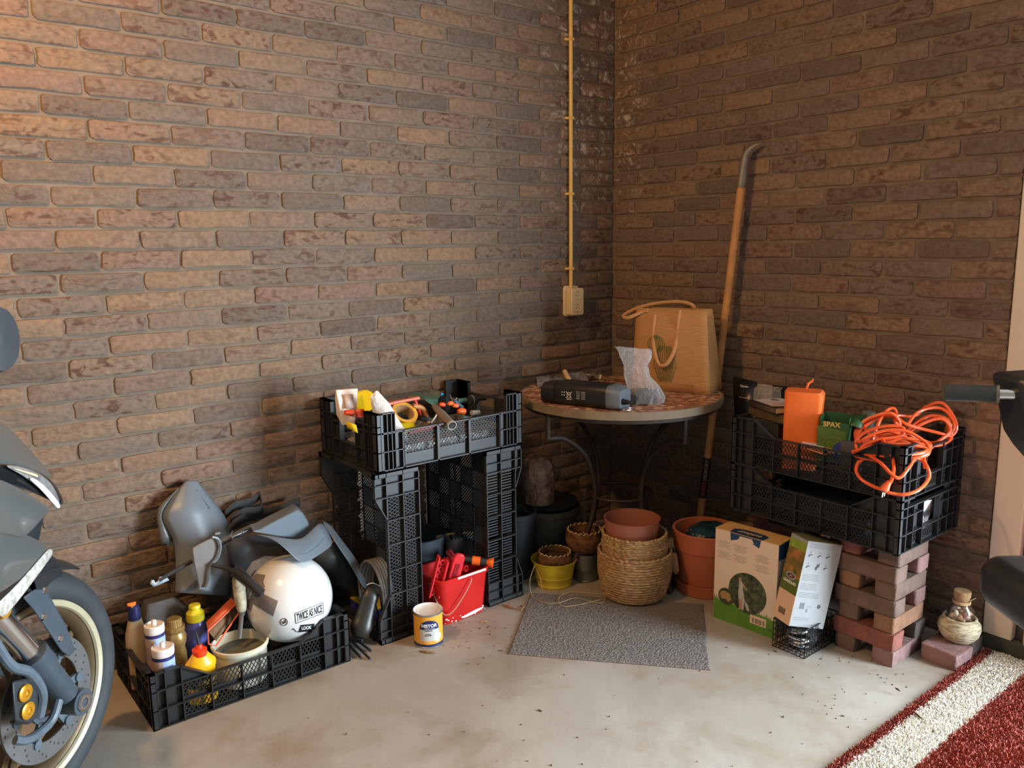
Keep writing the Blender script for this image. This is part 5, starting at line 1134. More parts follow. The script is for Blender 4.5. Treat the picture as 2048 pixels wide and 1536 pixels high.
# ================= exercise machine (right edge) =================
GRP = mat('grip_rubber', srgb('#3c4850'), rough=.5, var=.2, scale=120, bump=.8, bscale=500, bdist=.003)
PAD = mat('black_vinyl', srgb('#20262c'), rough=.38, var=.1, bump=.15, bscale=120)
g1, g2, g3 = PD(1892, 785, 1.50), PD(1996, 788, 1.50), PD(2090, 790, 1.50)
t = thing('exercise_machine', 'black padded exercise machine with a knurled grip, cut off by the right edge', 'exercise machine', V(-1.25, -2.42, 0))
dg = (g2 - g1); 
gg = MB().tube([g1 + dg * q for q in (-.05, -.035, 0, .96, 1)], [.006, .011, .0135, .0135, .0125], 24).build('hand_grip', GRP, t)
MB().tube([g1 + dg * .97, g1 + dg * 1.03], .0145, 24).build('grip_collar', STL, gg)
MB().tube([g2, g3], .0085, 16).build('handle_rod', CHR, t)
u_ = RT; 
def padshape(c, W_, H_, D_, name, tiltM=None, r=.02):
    M = frame(c, RT - RT.project(V(0, 0, 1)), (0, 0, 1)); 
    if tiltM: M = M @ tiltM
    rings = [[M @ V(x * k, y * k, z) for x, y in RR(W_, H_, min(W_, H_) * .38, 6)] for z, k in ((-D_ / 2, .8), (-D_ / 2 + .012, .94), (-D_ / 2 + .03, 1), (D_ / 2 - .03, 1), (D_ / 2 - .012, .94), (D_ / 2, .8))]
    return MB().loft(rings).build(name, PAD, t, smooth=60)
padshape(PD(2124, 1190, 1.62), .20, .086, .16, 'seat_pad')
bp_ = [PD(2015, 752, 1.5), PD(2080, 748, 1.5), PD(2270, 748, 1.5), PD(2270, 980, 1.5), PD(2110, 960, 1.5), PD(2058, 900, 1.5), PD(2040, 872, 1.5)]
back = V(.3, .38, 0).normalized() * .05
mb = MB(); mb.loft([[p - back * .6 for p in bp_], [p + back for p in bp_]]); mb.build('side_cover', PAD, t, bevel=.008)
b0 = PD(2240, 960, 1.5); s0_ = PD(2230, 1180, 1.62)
mb = MB(); mb.tube([V(b0.x, b0.y, 0.03), b0], .022, 14); mb.tube([V(s0_.x - .15, s0_.y - .35, .03), V(s0_.x + .12, s0_.y - .3, .03)], .025, 14); mb.tube([V(b0.x, b0.y, .03), V(b0.x + .1, b0.y - .45, .03)], .022, 14); mb.tube([s0_, V(b0.x, b0.y, s0_.z)], .02, 12); mb.build('steel_frame', PAD, t)
# ================= things in the floor crate, left =================
FZ = .009
def stand(px, y0_, y1_, b, half, name, label, cat, prof, m, n=36, mats=None, tilt=0, **k):
    """upright lathe: prof in units of half width and full height; base hidden in the crate"""
    pass
def upright(px, ytop, b):
    p = PY(px, ytop, b); return V(p.x, b, FZ), p.z - FZ
def hw(px, b, npx): return npx * abs((PY(px, 1300, b) - CAM).dot(FW)) / FPX
# pale bottle with navy cap
BEI = S('beige_bottle', '#b39878', rough=.35, var=.05); NVC = S('navy_cap', '#1d2450', rough=.35); ORC = S('orange_tip', '#e07a20', rough=.4)
o, h = upright(269, 1238, -.17); r_ = hw(269, -.17, 19)
t = thing('squeeze_bottle', 'beige bottle with a navy cap at the far left of the floor crate', 'bottle', o)
MB().lathe([(.0001, 0), (r_ * .95, 0), (r_, .01), (r_, h * .62), (r_ * .93, h * .8), (r_ * .62, h * .98), (r_ * .6, h), (.0001, h)], 32, 0, Mz(o), sx=1.1, sy=.8).build('body', BEI, t)
MB().lathe([(.0001, 0), (.018, 0), (.016, .042), (.012, .046), (.0001, .046)], 28, 0, Mz(o + V(0, 0, h))).build('cap', NVC, t)
MB().lathe([(.0001, 0), (.012, 0), (.008, .004), (.0001, .004)], 18, 0, Mz(o + V(-.004, 0, h + .046))).box((-.016, -.003, .002), (.008, .003, .007), 0, Mz(o + V(0, 0, h + .046))).build('nozzle', ORC, t)
WBT = S('cartridge_white', '#e6dcd4', rough=.4, var=.02); NVL = S('cartridge_navy', '#2b2c66', rough=.4, var=.05); TNL = S('label_tan', '#b39a8c', rough=.5); LBL = S('label_blue', '#9db4de', rough=.5, var=.08, scale=60)
def cartridge(px, ytop, b, npx, label, tilt=(0, 0)):
    o, h = upright(px, ytop, b); r_ = hw(px, b, npx); t = thing('sealant_cartridge', label, 'cartridge', o, (tilt[0], tilt[1], 0)); M = mw(t); h -= .012
    MB().lathe([(.0001, 0), (r_ * .97, 0), (r_ * .97, h - .02), (r_, h - .019), (r_, h - .002), (r_ * .92, h), (r_ * .9, h - .006), (.008, h - .005), (.006, h + .012), (.0001, h + .013)], 36, 0, M).build('tube', WBT, t)
    def band(a0, a1, z0, z1, m, name):
        base_ = math.atan2(CAM.y - b, CAM.x - o.x)
        rows = [[M @ V((r_ * .97 + .0006) * math.cos(base_ + math.radians(a0 + (a1 - a0) * i / 16)), (r_ * .97 + .0006) * math.sin(base_ + math.radians(a0 + (a1 - a0) * i / 16)), z) for z in (z0, z1)] for i in range(17)]
        MB().grid(rows).build(name, m, t, smooth=60)
    band(-180, 180, h - .034, h - .024, NVL, 'navy_band'); band(-80, -5, .02, h - .034, TNL, 'tan_label'); band(-5, 80, .02, h - .034, LBL if 'white' in label else NVL, 'blue_label'); band(-80, 5, h - .1, h - .06, NVL, 'navy_panel')
cartridge(324, 1284, -.375, 21.5, 'white sealant cartridge with blue label, nearest the crate front corner')
cartridge(307, 1240, -.325, 19, 'tan and navy sealant cartridge, behind the white one in the floor crate')
GLD = mat('gold_plastic', srgb('#a58650'), rough=.3, metal=.5, var=.1, scale=12, bump=.05)
o, h = upright(348, 1240, -.275); r_ = hw(348, -.275, 20)
t = thing('gold_bottle', 'gold bottle with a ribbed screw cap standing behind the white cartridge', 'bottle', o)
MB().lathe([(.0001, 0), (r_ * .9, 0), (r_ * .95, .01), (r_ * .92, h * .55), (r_ * .8, h * .62), (r_, h * .70), (r_ * 1.04, h * .78), (r_ * .85, h * .84), (r_ * .95, h * .86), (r_ * .95, h * .92), (.0001, h * .93)], 36, 0, Mz(o)).build('body', GLD, t)
mb = MB(); n = 48; rings = [[o + V(r_ * k * (1 + .035 * (q % 2)) * math.cos(2 * PI * q / n), r_ * k * (1 + .035 * (q % 2)) * math.sin(2 * PI * q / n), h * .92 + z) for q in range(n)] for k, z in ((.72, 0), (.7, .02), (.6, .024))]
mb.loft(rings).build('ribbed_cap', GLD, t, smooth=20)
BLB = S('blue_bottle', '#4a4f96', rough=.25, var=.15, scale=30); YCP = S('yellow_cap', '#d6c526', rough=.35, var=.04)
o, h = upright(391, 1236, -.215); r_ = hw(391, -.215, 19)
t = thing('blue_bottle', 'translucent blue bottle with a yellow pump cap behind the glue bottle', 'bottle', o)
MB().lathe([(.0001, 0), (r_, 0), (r_ * 1.05, .01), (r_ * 1.1, h * .8), (r_ * .8, h * .96), (r_ * .6, h), (.0001, h)], 32, 0, Mz(o)).build('body', BLB, t)
MB().lathe([(.0001, -.006), (.026, -.006), (.027, 0), (.026, .02), (.018, .028), (.016, .032), (.018, .036), (.016, .044), (.0001, .046)], 28, 0, Mz(o + V(0, 0, h))).build('cap', YCP, t)
# glue bottle
YEB = S('yellow_glue', '#f0b010', rough=.35, var=.04, scale=9); RCP = S('red_cap', '#ea3a12', rough=.35, var=.03); BLL = S('label_black', '#26221c', rough=.4); GLL = S('label_gold', '#8a6f2e', rough=.5)
o, h = upright(400, 1312, -.37); r_ = hw(400, -.37, 30)
t = thing('glue_bottle', 'yellow glue bottle with a red cap and dark nozzle, front of the floor crate', 'bottle', o)
MB().lathe([(.0001, 0), (r_ * .9, 0), (r_ * .96, .008), (r_ * .93, h * .72), (r_, h * .8), (r_ * .98, h * .88), (r_ * .6, h * 1.02), (r_ * .5, h * 1.07), (.0001, h * 1.07)], 40, 0, Mz(o), sx=1, sy=.72).build('body', YEB, t)
MB().lathe([(.0001, 0), (.020, 0), (.0205, .018), (.016, .021), (.010, .022), (.008, .032), (.0001, .033)], 30, 0, Mz(o + V(0, 0, h * 1.03))).build('red_cap', RCP, t)
MB().cyl(o + V(0, 0, h * 1.03 + .03), o + V(-.006, 0, h * 1.03 + .075), .0055, .0018, 14).build('nozzle', DK, t)
def eband(z0, z1, m, name, a0=-70, a1=95, k=.94):
    base_ = math.atan2(CAM.y - o.y, CAM.x - o.x)
    rows = [[o + V((r_ * k + .0008) * math.cos(base_ + math.radians(a0 + (a1 - a0) * i / 20)), .72 * (r_ * k + .0012) * math.sin(base_ + math.radians(a0 + (a1 - a0) * i / 20)), z) for z in (z0, z1)] for i in range(21)]
    MB().grid(rows).build(name, m, t, smooth=60)
eband(h * .38, h * .66, BLL, 'black_label', k=.955); eband(h * .44, h * .54, GLL, 'gold_label', k=.965, a0=-10); eband(h * .24, h * .36, BLL, 'lower_label', k=.95, a0=-10)
# orange sanding frame
a = [PY(473, 1207, -.28), PY(479, 1213, -.28), PY(479, 1222, -.28), PY(433, 1290, -.33), PY(417, 1287, -.33), PY(414, 1262, -.33)]
t = thing('putty_holder', 'orange open box-shaped holder leaning on the white mortar bucket', 'holder', a[4])
OH = S('faded_orange', '#d1603c', rough=.5, var=.08)
d_ = V(.0, .05, .0)
ins = [PY(470, 1214, -.28), PY(474, 1222, -.28), PY(434, 1280, -.33), PY(421, 1280, -.33), PY(421, 1265, -.33)]
MB().tube([PY(473, 1207, -.28), PY(480, 1222, -.28), PY(432, 1292, -.33), PY(417, 1288, -.33), PY(416, 1262, -.33)], .0028, 6, closed=True).build('frame_edge', OH, t)
sheet('side_plate', [PY(473, 1207, -.28), PY(416, 1262, -.33), PY(412, 1245, -.30), PY(462, 1196, -.25)], OH, t, .002)
sheet('back_plate', [PY(470, 1205, -.25), PY(478, 1222, -.25), PY(432, 1282, -.30), PY(416, 1262, -.30)], S('putty_wood', '#8d6a4a', rough=.8, var=.2), t, .002)
# white mortar bucket
o = V(-1.935, -.322, FZ)
t = thing('mortar_bucket', 'round white bucket of grey mortar between the glue bottle and helmet', 'bucket', o)
MBK = S('milky_plastic', '#dcd6bf', rough=.35, var=.05, scale=9)
MB().lathe([(.0001, 0), (.072, 0), (.074, .004), (.078, .105), (.083, .107), (.085, .118), (.080, .120), (.077, .112), (.072, .012), (.0001, .01)], 56, 0, Mz(o)).build('body', MBK, t)
MOR = mat('grey_mortar', srgb('#6f6f60'), rough=.9, var=.25, scale=30, bump=1, bscale=60, bdist=.01)
MB().lathe([(.0001, .086), (.04, .084), (.0745, .090)], 36, 0, Mz(o)).build('mortar', MOR, t, smooth=60)
WDH = mat('worn_wood', srgb('#8a7c60'), rough=.8, var=.4, scale=25, bump=.3, col2=srgb('#cfc6a8'))
a, b_, c_ = PY(475, 1152, -.30), PY(484, 1222, -.315), PY(479, 1276, -.32)
t = thing('trowel', 'worn wooden-handled trowel stuck upright in the mortar bucket', 'trowel', c_)
MB().tube(spl([a, a + (b_ - a) * .15, a + (b_ - a) * .5, a + (b_ - a) * .85, b_], 4), [.008, .012, .0155, .017, .0175, .0180, .0180, .018, .018, .0178, .0175, .017, .016, .015, .014, .0135, .013], 18).build('wooden_handle', WDH, t)
MB().tube([b_, b_ + (c_ - b_) * .2, c_], [.0125, .007, .0065], 12).build('tang', STL, t)
# ---------- helmet ----------
HC = V(-1.762, -.3, .2095); HR = .1335
t = thing('motorcycle_helmet', 'glossy white open-face helmet with stickers lying in the floor crate', 'helmet', HC - V(0, 0, HR))
HWH = mat('helmet_white', srgb('#e4e4e2'), rough=.18, var=.015, scale=5, bump=0, coat=.6)
vd = (CAM - HC).normalized(); ux = vd.cross(V(0, 0, 1)).normalized() * -1; uy = vd.cross(ux) * -1 
if uy.z < 0: uy = -uy
if ux.dot(RT) < 0: ux = -ux
op = (-ux * .95 + uy * .05 - vd * .55 + V(0, 0, 0)).normalized()       # opening faces left and away
me_ = MB(); nu, nv = 64, 34; rows = []
o1 = op.orthogonal().normalized(); o2 = op.cross(o1)
def hpt(th, ph, R=HR):
    d = op * math.cos(th) + (o1 * math.cos(ph) + o2 * math.sin(ph)) * math.sin(th)
    return HC + d * R * (1 + .04 * (1 - abs(d.dot(uy))) * (d.dot(op) < 0) * 0)
for i in range(nv + 1):
    th = math.radians(48) + (PI - math.radians(48)) * i / nv; rows.append([hpt(th, 2 * PI * j / nu) for j in range(nu + 1)])
MB().grid(rows).build('shell', HWH, t, solid=.004, smooth=70)
rows = []
for i in range(16):
    th = math.radians(47) + (PI - math.radians(47)) * i / 15; rows.append([hpt(th, 2 * PI * j / 40, HR - .012) for j in range(41)])
MB().grid(rows).build('lining', DK, t, smooth=70)
MB().tube([hpt(math.radians(47.5), 2 * PI * j / 60, HR + .0005) for j in range(60)], .0045, 8, closed=True).build('rim_trim', DK, t)
def onh(px, py, R=HR + .0024):
    d = ray(px, py).normalized(); oc = CAM - HC; b2 = oc.dot(d); q = b2 * b2 - (oc.dot(oc) - R * R)
    return CAM + d * (-b2 - math.sqrt(max(q, 0)))
def hpatch(poly, m, name, n=7, R=HR + .0024):          # patch on the shell from four corners
    (ax_, ay_), (bx_, by_), (cx_, cy_), (dx_, dy_) = poly; rows = []
    for i in range(n + 1):
        u = i / n; rows.append([onh((ax_ + (bx_ - ax_) * u) * (1 - v_ / n) + (dx_ + (cx_ - dx_) * u) * v_ / n, (ay_ + (by_ - ay_) * u) * (1 - v_ / n) + (dy_ + (cy_ - dy_) * u) * v_ / n, R) for v_ in range(n + 1)])
    return MB().grid(rows).build(name, m, t, smooth=70)
TAPE = S('grey_tape', '#857a74', rough=.45, var=.08, scale=30, bump=.1)
hpatch([(500, 1175), (556, 1202), (546, 1233), (492, 1200)], TAPE, 'grey_tape')
hpatch([(508, 1146), (531, 1150), (524, 1170), (502, 1165)], TAPE, 'grey_tape'); hpatch([(506, 1164), (526, 1162), (530, 1174), (520, 1180)], TAPE, 'grey_tape')
hpatch([(492, 1198), (508, 1200), (502, 1224), (492, 1214)], TAPE, 'grey_tape')
def hline(pts, m, name, r=.0009):
    q_ = [(a0 + (a1 - a0) * i / 6, b0 + (b1 - b0) * i / 6) for (a0, b0), (a1, b1) in zip(pts[:-1], pts[1:]) for i in range(6)] + [pts[-1]]
    return MB().tube([onh(a, b_, HR + .0028) for a, b_ in q_], r, 5).build(name, m, t)
hline([(590, 1227), (646, 1205), (647, 1226), (592, 1247), (590, 1227)], BLKI, 'sticker_border')
def hwarp(cx, cy, ex, ey, s): 
    def f_(p):
        return onh(cx + (ex[0] * p.x + ey[0] * p.y) * s, cy + (ex[1] * p.x + ey[1] * p.y) * s, HR + .0026 + max(p.z, 0))
    return f_
writing('TWICE AS NICE', .020, None, BLKI, t, name='sticker_lettering', warp=hwarp(619, 1227, (.94, -.36), (-.06, -1.65), 640), bold=.0004, sx=.60)
hpatch([(601, 1250), (630, 1247), (624, 1262), (596, 1265)], BLKI, 'dark_sticker')
writing('LOOK', .016, None, WHT, t, name='sticker_lettering', warp=hwarp(613, 1256, (.98, -.1), (0, -1), 560), bold=.0004, sx=.8)
hline([(584, 1260), (587, 1257), (592, 1263), (600, 1264)], BLKI, 'sticker_line', .001); hline([(568 + 7 * math.cos(q * PI / 10), 1244 + 7 * math.sin(q * PI / 10)) for q in range(21)], BLKI, 'round_emblem')
hline([(565, 1243), (567, 1248), (571, 1239), (571, 1246), (567, 1245)], BLKI, 'round_emblem', .001)
# ---------- dark canister at the back ----------
CAN = S('dark_canister', '#4a4643', rough=.5, var=.2)
o = V(PY(335, 1230, -.12).x, -.115, FZ)
t = thing('jerrycan', 'dark grey canister with sloping shoulders at the back of the floor crate', 'canister', o)
M = Mz(o); MB().loft([[M @ V(x * k + ox, y * kk, z) for x, y in RR(.15, .09, .02, 4)] for z, k, kk, ox in ((0, .95, .95, 0), (.01, 1, 1, 0), (.15, 1, 1, 0), (.20, .85, .8, -.01), (.235, .55, .5, -.02))]).build('body', CAN, t)
# ================= grey motorcycle fairing parts =================
FG = mat('fairing_grey', srgb('#6c757d'), rough=.38, var=.04, scale=6, bump=.08, bscale=300)
def smooth_sheet(name, rows_px, m, parent, thick=.004, sub=1):
    """rows of (px,py,world y) -> grid"""
    mb = MB().grid([[PY(a, b_, y_) for a, b_, y_ in r] for r in rows_px]); o = mb.build(name, m, parent, fix=False, smooth=60)
    d = o.modifiers.new('solid', 'SOLIDIFY'); d.thickness = thick; d.offset = 0
    d = o.modifiers.new('sub', 'SUBSURF'); d.levels = sub; d.render_levels = 2; return o
t = thing('fairing_shield', 'tall grey curved plastic panel leaning against the brick wall at the left', 'panel', PY(390, 1200, -.10))
EDG = [(961, 376, 388), (965, 369, 396), (975, 360, 404), (990, 349, 417), (1005, 339, 429), (1020, 329, 440), (1030, 326, 447), (1040, 327, 452), (1055, 335, 458), (1075, 345, 463), (1095, 350, 466), (1120, 352, 468), (1150, 352, 468), (1180, 351, 463), (1192, 351, 461), (1203, 420, 456)]
def fy(py, u): return -.030 - .13 * (py - 961) / 242 - .035 * math.sin(PI * u) * min(1, (py - 955) / 60)
rows = [[PY(xl + (xr - xl) * q / 8, py + (7 * (q / 8 - 1) if py == 1192 else 0), fy(py, q / 8)) for q in range(9)] for py, xl, xr in EDG[:-1]]
MB().grid(rows).build('front_panel', FG, t, fix=False, solid=.004, smooth=50)
MB().tube([r[0] for r in rows], .0022, 6).build('rubber_edge', DK, t)
RE = [(975, 361, 354), (990, 350, 338), (1005, 340, 322), (1015, 334, 316), (1030, 328, 314), (1050, 334, 317), (1070, 343, 320), (1085, 348, 321)]
MB().grid([[PY(a_ + (b_ - a_) * q / 4, py + 4 * q / 4, -.028 - .05 * (py - 975) / 110 - .012 * math.sin(PI * q / 4)) for q in range(5)] for py, a_, b_ in RE]).build('rear_panel', FG, t, fix=False, solid=.003, smooth=50)
writing('adventure', .022, frame(PY(402, 996, -.066), PY(424, 1020, -.088) - PY(388, 976, -.05), V(.55, -.2, .6)), S('relief_grey', '#5c646b', rough=.5), t, name='moulded_lettering', depth=.0006)
MB().box((-.01, -.002, -.006), (.012, .002, .006), 0, Mz(PY(340, 1088, -.085))).build('screw_plate', STL, t)
# bracket, hooked rod, pipe and serrated strip
BRKT = mat('bracket_grey', srgb('#77726f'), rough=.42, var=.06, bump=.05)
t = thing('lift_bracket', 'dark grey clamp bracket on a hooked rod in front of the tall grey panel', 'bracket', PY(410, 1170, -.19))
r0, r1 = PY(322, 1158, -.20), PY(385, 1118, -.20)
MB().tube([PY(318, 1160, -.20), PY(384, 1122, -.20)], .0065, 12).build('black_rod', DK, t)
hk = [(330, 1150), (318, 1155), (316, 1162), (310, 1166), (308, 1160), (303, 1160), (300, 1168), (307, 1173), (316, 1170), (338, 1160)]
sheet('hook_plate', [PY(a, b_, -.20) for a, b_ in hk], S('pale_steel', '#a7b0b8', rough=.4), t, .006)
cl = [(384, 1096), (398, 1088), (426, 1074), (436, 1082), (440, 1098), (437, 1112), (426, 1122), (420, 1134), (418, 1158), (412, 1176), (398, 1178), (396, 1168), (388, 1130), (384, 1104)]
MB().loft([[PY(a, b_, -.235) for a, b_ in cl], [PY(a, b_, -.20) + V(0, .0, 0) for a, b_ in cl]]).build('clamp_body', BRKT, t, bevel=.004, smooth=50)
MB().tube(spl([PY(424, 1074, -.245), PY(436, 1078, -.245), PY(441, 1092, -.245), PY(439, 1106, -.245), PY(434, 1118, -.245), PY(426, 1126, -.245), PY(419, 1140, -.245), PY(417, 1160, -.245), PY(411, 1176, -.245), PY(398, 1176, -.245)], 5), .0042, 8).build('clamp_edge', FG, t)
MB().tube([PY(430, 1068, -.245), PY(440, 1066, -.245)], .004, 8).build('latch', BRKT, t)
MB().tube([PY(432, 1090, -.22), PY(500, 1056, -.19)], .0105, 20).build('steel_pipe', mat('dull_pipe', srgb('#8d9196'), rough=.3, metal=.7, var=.1), t)
mb = MB()
for a_, b_ in ((466, 1074), (484, 1065)): mb.cyl(PY(a_, b_, -.222) , PY(a_, b_, -.235), .0038, n=12)
mb.tube(spl([PY(465, 1062, -.21), PY(463, 1070, -.225), PY(466, 1080, -.22)], 4), .0022, 8); mb.build('clip', CHR, t)
t = thing('serrated_strip', 'black toothed plastic strip sticking out of the clamp over the helmet tape', 'strip', PY(470, 1140, -.25))
sp_ = spl([PY(424, 1130, -.25), PY(450, 1136, -.28), PY(472, 1144, -.32), PY(495, 1162, -.38), PY(524, 1190, -.432)], 8)
mb = MB(); mb.tube(sp_, [.0065 if q < 14 else .0085 for q in range(len(sp_))], 8)
for q in range(14, len(sp_) - 1):
    for w_ in (-1, 1):
        a_ = sp_[q]; T_ = (sp_[q + 1] - sp_[q]).normalized(); N_ = T_.cross(vd).normalized() * w_; 
        for hh in (0, .5):
            p0 = a_ + (sp_[q + 1] - a_) * hh; mb.tube([p0 + N_ * .006, p0 + N_ * .017 - T_ * .003], [.0026, .0010], 6)
mb.build('toothed_strip', DK, t)
# cowl piece above the helmet
t = thing('fairing_cowl', 'light grey moulded fairing cowl lying over the top of the helmet', 'panel', PY(600, 1100, -.3))
ub = [(505, 1064), (520, 1060), (545, 1046), (596, 1020), (606, 1026), (616, 1042), (621, 1056), (614, 1070), (604, 1078), (560, 1074)]
MB().loft([[PY(a_, b_, -.30 + .12 * (a_ - 505) / 116) for a_, b_ in ub], [PY(a_, b_, -.30 + .12 * (a_ - 505) / 116) + V(.02, .085, -.002) for a_, b_ in ub]]).build('raised_block', FG, t, bevel=.006, smooth=50)
dk_ = [(452, 1092), (470, 1076), (500, 1069), (545, 1075), (578, 1100), (592, 1120), (560, 1112), (530, 1112), (505, 1122), (490, 1145), (478, 1150), (462, 1120)]
sheet('underside_shade', [PY(a_, b_, -.255) for a_, b_ in dk_], DK, t, .003)  # dark sheet put in for the shade on the cowl's underside
smooth_sheet('lower_shell', [
 [(500, 1068, -.30), (530, 1070, -.31), (560, 1074, -.31), (590, 1079, -.30), (604, 1077, -.28), (622, 1062, -.24), (641, 1039, -.18)],
 [(540, 1073, -.34), (560, 1085, -.35), (580, 1094, -.35), (600, 1096, -.34), (615, 1090, -.31), (635, 1072, -.27), (655, 1056, -.20)],
 [(560, 1088, -.36), (578, 1102, -.37), (592, 1112, -.37), (606, 1112, -.36), (620, 1106, -.33), (638, 1094, -.28), (664, 1078, -.21)],
 [(575, 1102, -.37), (590, 1117, -.38), (600, 1124, -.38), (610, 1126, -.37), (624, 1120, -.34), (642, 1108, -.30), (668, 1090, -.24)]], FG, t)
MB().tube(spl([onh(602, 1108, HR + .06), onh(614, 1106, HR + .06), onh(634, 1092, HR + .055), onh(648, 1076, HR + .05)], 4), .0006, 5).build('panel_seam', DK, t)
t = thing('side_fairing', 'long grey fairing panel sloping down right of the helmet to the dark strap bag', 'panel', PY(740, 1200, -.2))
smooth_sheet('side_shell', [
 [(641, 1039, -.16), (652, 1044, -.16), (662, 1050, -.16)],
 [(655, 1060, -.18), (668, 1068, -.18), (680, 1076, -.17)],
 [(668, 1082, -.20), (690, 1096, -.19), (706, 1108, -.18)],
 [(684, 1106, -.21), (712, 1126, -.20), (728, 1142, -.18)],
 [(704, 1136, -.21), (728, 1158, -.20), (744, 1176, -.18)],
 [(722, 1172, -.21), (738, 1186, -.20), (748, 1196, -.18)]], FG, t, .005)
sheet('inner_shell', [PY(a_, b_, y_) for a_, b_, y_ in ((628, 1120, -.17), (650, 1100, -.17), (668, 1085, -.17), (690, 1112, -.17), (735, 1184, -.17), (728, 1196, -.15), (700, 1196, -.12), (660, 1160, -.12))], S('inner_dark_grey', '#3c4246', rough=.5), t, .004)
# flat straps behind
STR = mat('black_webbing', srgb('#34373a'), rough=.8, var=.15, scale=80, bump=.3)
t = thing('webbing_strap', 'wide dark grey webbing strap looping behind the fairing parts on the wall', 'strap', PY(520, 1030, -.05))
def ribbon(pts, wv_, name, parent, m, th=.003):
    c = spl(pts, 6); rows = [[p - wv_ / 2 for p in c], [p + wv_ / 2 for p in c]]; return MB().grid(rows).build(name, m, parent, solid=th, smooth=60)
ribbon([PY(455, 1068, -.09), PY(468, 1050, -.08), PY(490, 1036, -.06), PY(520, 1028, -.05), PY(560, 1018, -.05), PY(600, 1004, -.05)], V(0, 0, .034), 'band', t, STR)
ribbon([PY(450, 1030, -.03), PY(470, 1012, -.03), PY(500, 1004, -.03), PY(520, 990, -.03)], V(0, 0, .03), 'band', t, STR)
ribbon([PY(520, 992, -.03), PY(524, 1010, -.05), PY(518, 1022, -.06), PY(490, 1024, -.06), PY(460, 1040, -.05)], V(0.0, 0, .03), 'band', t, STR)
# ================= black shoe-like bag with clips =================
t = thing('bicycle_bag', 'black curved holster bag with reflective edges slumped between the crates', 'bag', (-1.56, -.36, 0))
LEA = mat('black_leather', srgb('#26231f'), rough=.38, var=.2, scale=20, bump=.2)
c = spl([PY(758, 1172, -.34), PY(742, 1190, -.35), PY(733, 1220, -.36), PY(724, 1250, -.37), PY(716, 1275, -.38)], 5)
wd = [.010, .016, .022, .025, .027, .028, .028, .028, .028, .029, .029, .030, .031, .032, .034, .036, .036, .034, .030, .024, .016]
rings = []
for i, p in enumerate(c):
    T_ = (c[min(i + 1, len(c) - 1)] - c[max(i - 1, 0)]).normalized(); ax = T_.cross(vd).normalized(); w_ = wd[min(i, 20)]
    rings.append([p + ax * math.cos(2 * PI * j / 20) * w_ + vd * math.sin(2 * PI * j / 20) * w_ * .55 for j in range(20)])
MB().loft(rings).build('body', LEA, t, smooth=70)
RFL = S('reflective_piping', '#a9a49a', rough=.3)
MB().tube([c[i] + (c[min(i + 1, 20)] - c[max(i - 1, 0)]).normalized().cross(vd).normalized() * -wd[i] * .97 for i in range(2, 14)], .0012, 6).build('piping', RFL, t)
MB().tube(spl([PY(733, 1170, -.362), PY(745, 1166, -.362), PY(760, 1172, -.362)], 6), .0012, 6).build('piping', RFL, t)
mb = MB(); 
for (a_, b_), (c_, d_) in (((706, 1284), (740, 1318)), ((714, 1280), (742, 1302)), ((700, 1290), (722, 1316))): mb.bar(PZ(a_, b_, .012), PZ(c_, d_, .006), .007, .006)
mb.bar(PZ(700, 1278, .012), PZ(726, 1280, .014), .02, .012); mb.build('side_release_buckle', DK, t, bevel=.0015)
mb = MB(); 
for pts in ([(752, 1210), (757, 1240), (750, 1262), (744, 1296)], [(756, 1236), (748, 1270), (752, 1292), (742, 1304)], [(760, 1190), (764, 1230), (758, 1262), (752, 1290)]):
    mb.tube(spl([PY(a_, b_, -.36) for a_, b_ in pts], 6), .0024, 7)
mb.build('black_cord', S('glossy_black', '#0e0e10', rough=.12, var=.05, bump=0), t)
# grey coil and blue thing inside the upright crate
t = thing('coiled_hose', 'grey coiled hose standing inside the left upright crate', 'hose', (-1.42, -.28, .01))
mb = MB()
for k in range(5): mb.tube([V(-1.455 + k * .011, -.27 + .085 * math.cos(q * PI / 16) * (1 - .05 * k), .125 + .115 * math.sin(q * PI / 16)) for q in range(32)], .0055, 8, closed=True)
mb.build('coil', S('grey_hose', '#6a6660', rough=.5), t)
t = thing('storage_tub', 'low blue tub with yellow lid edge inside the left upright crate', 'box', (-1.42, -.2, .006))
MB().box((-.05, -.13, 0), (.05, .02, .05), 0, Mz((-1.41, -.14, .006))).build('body', BLU, t, bevel=.003); MB().box((-.052, -.132, .05), (.052, .022, .058), 0, Mz((-1.41, -.14, .006))).build('lid', YS, t, bevel=.002)
# ================= hand tools in the upper left crate =================
TZ0 = .600
def P(a, b_, y_=-.30): return PY(a, b_, y_)
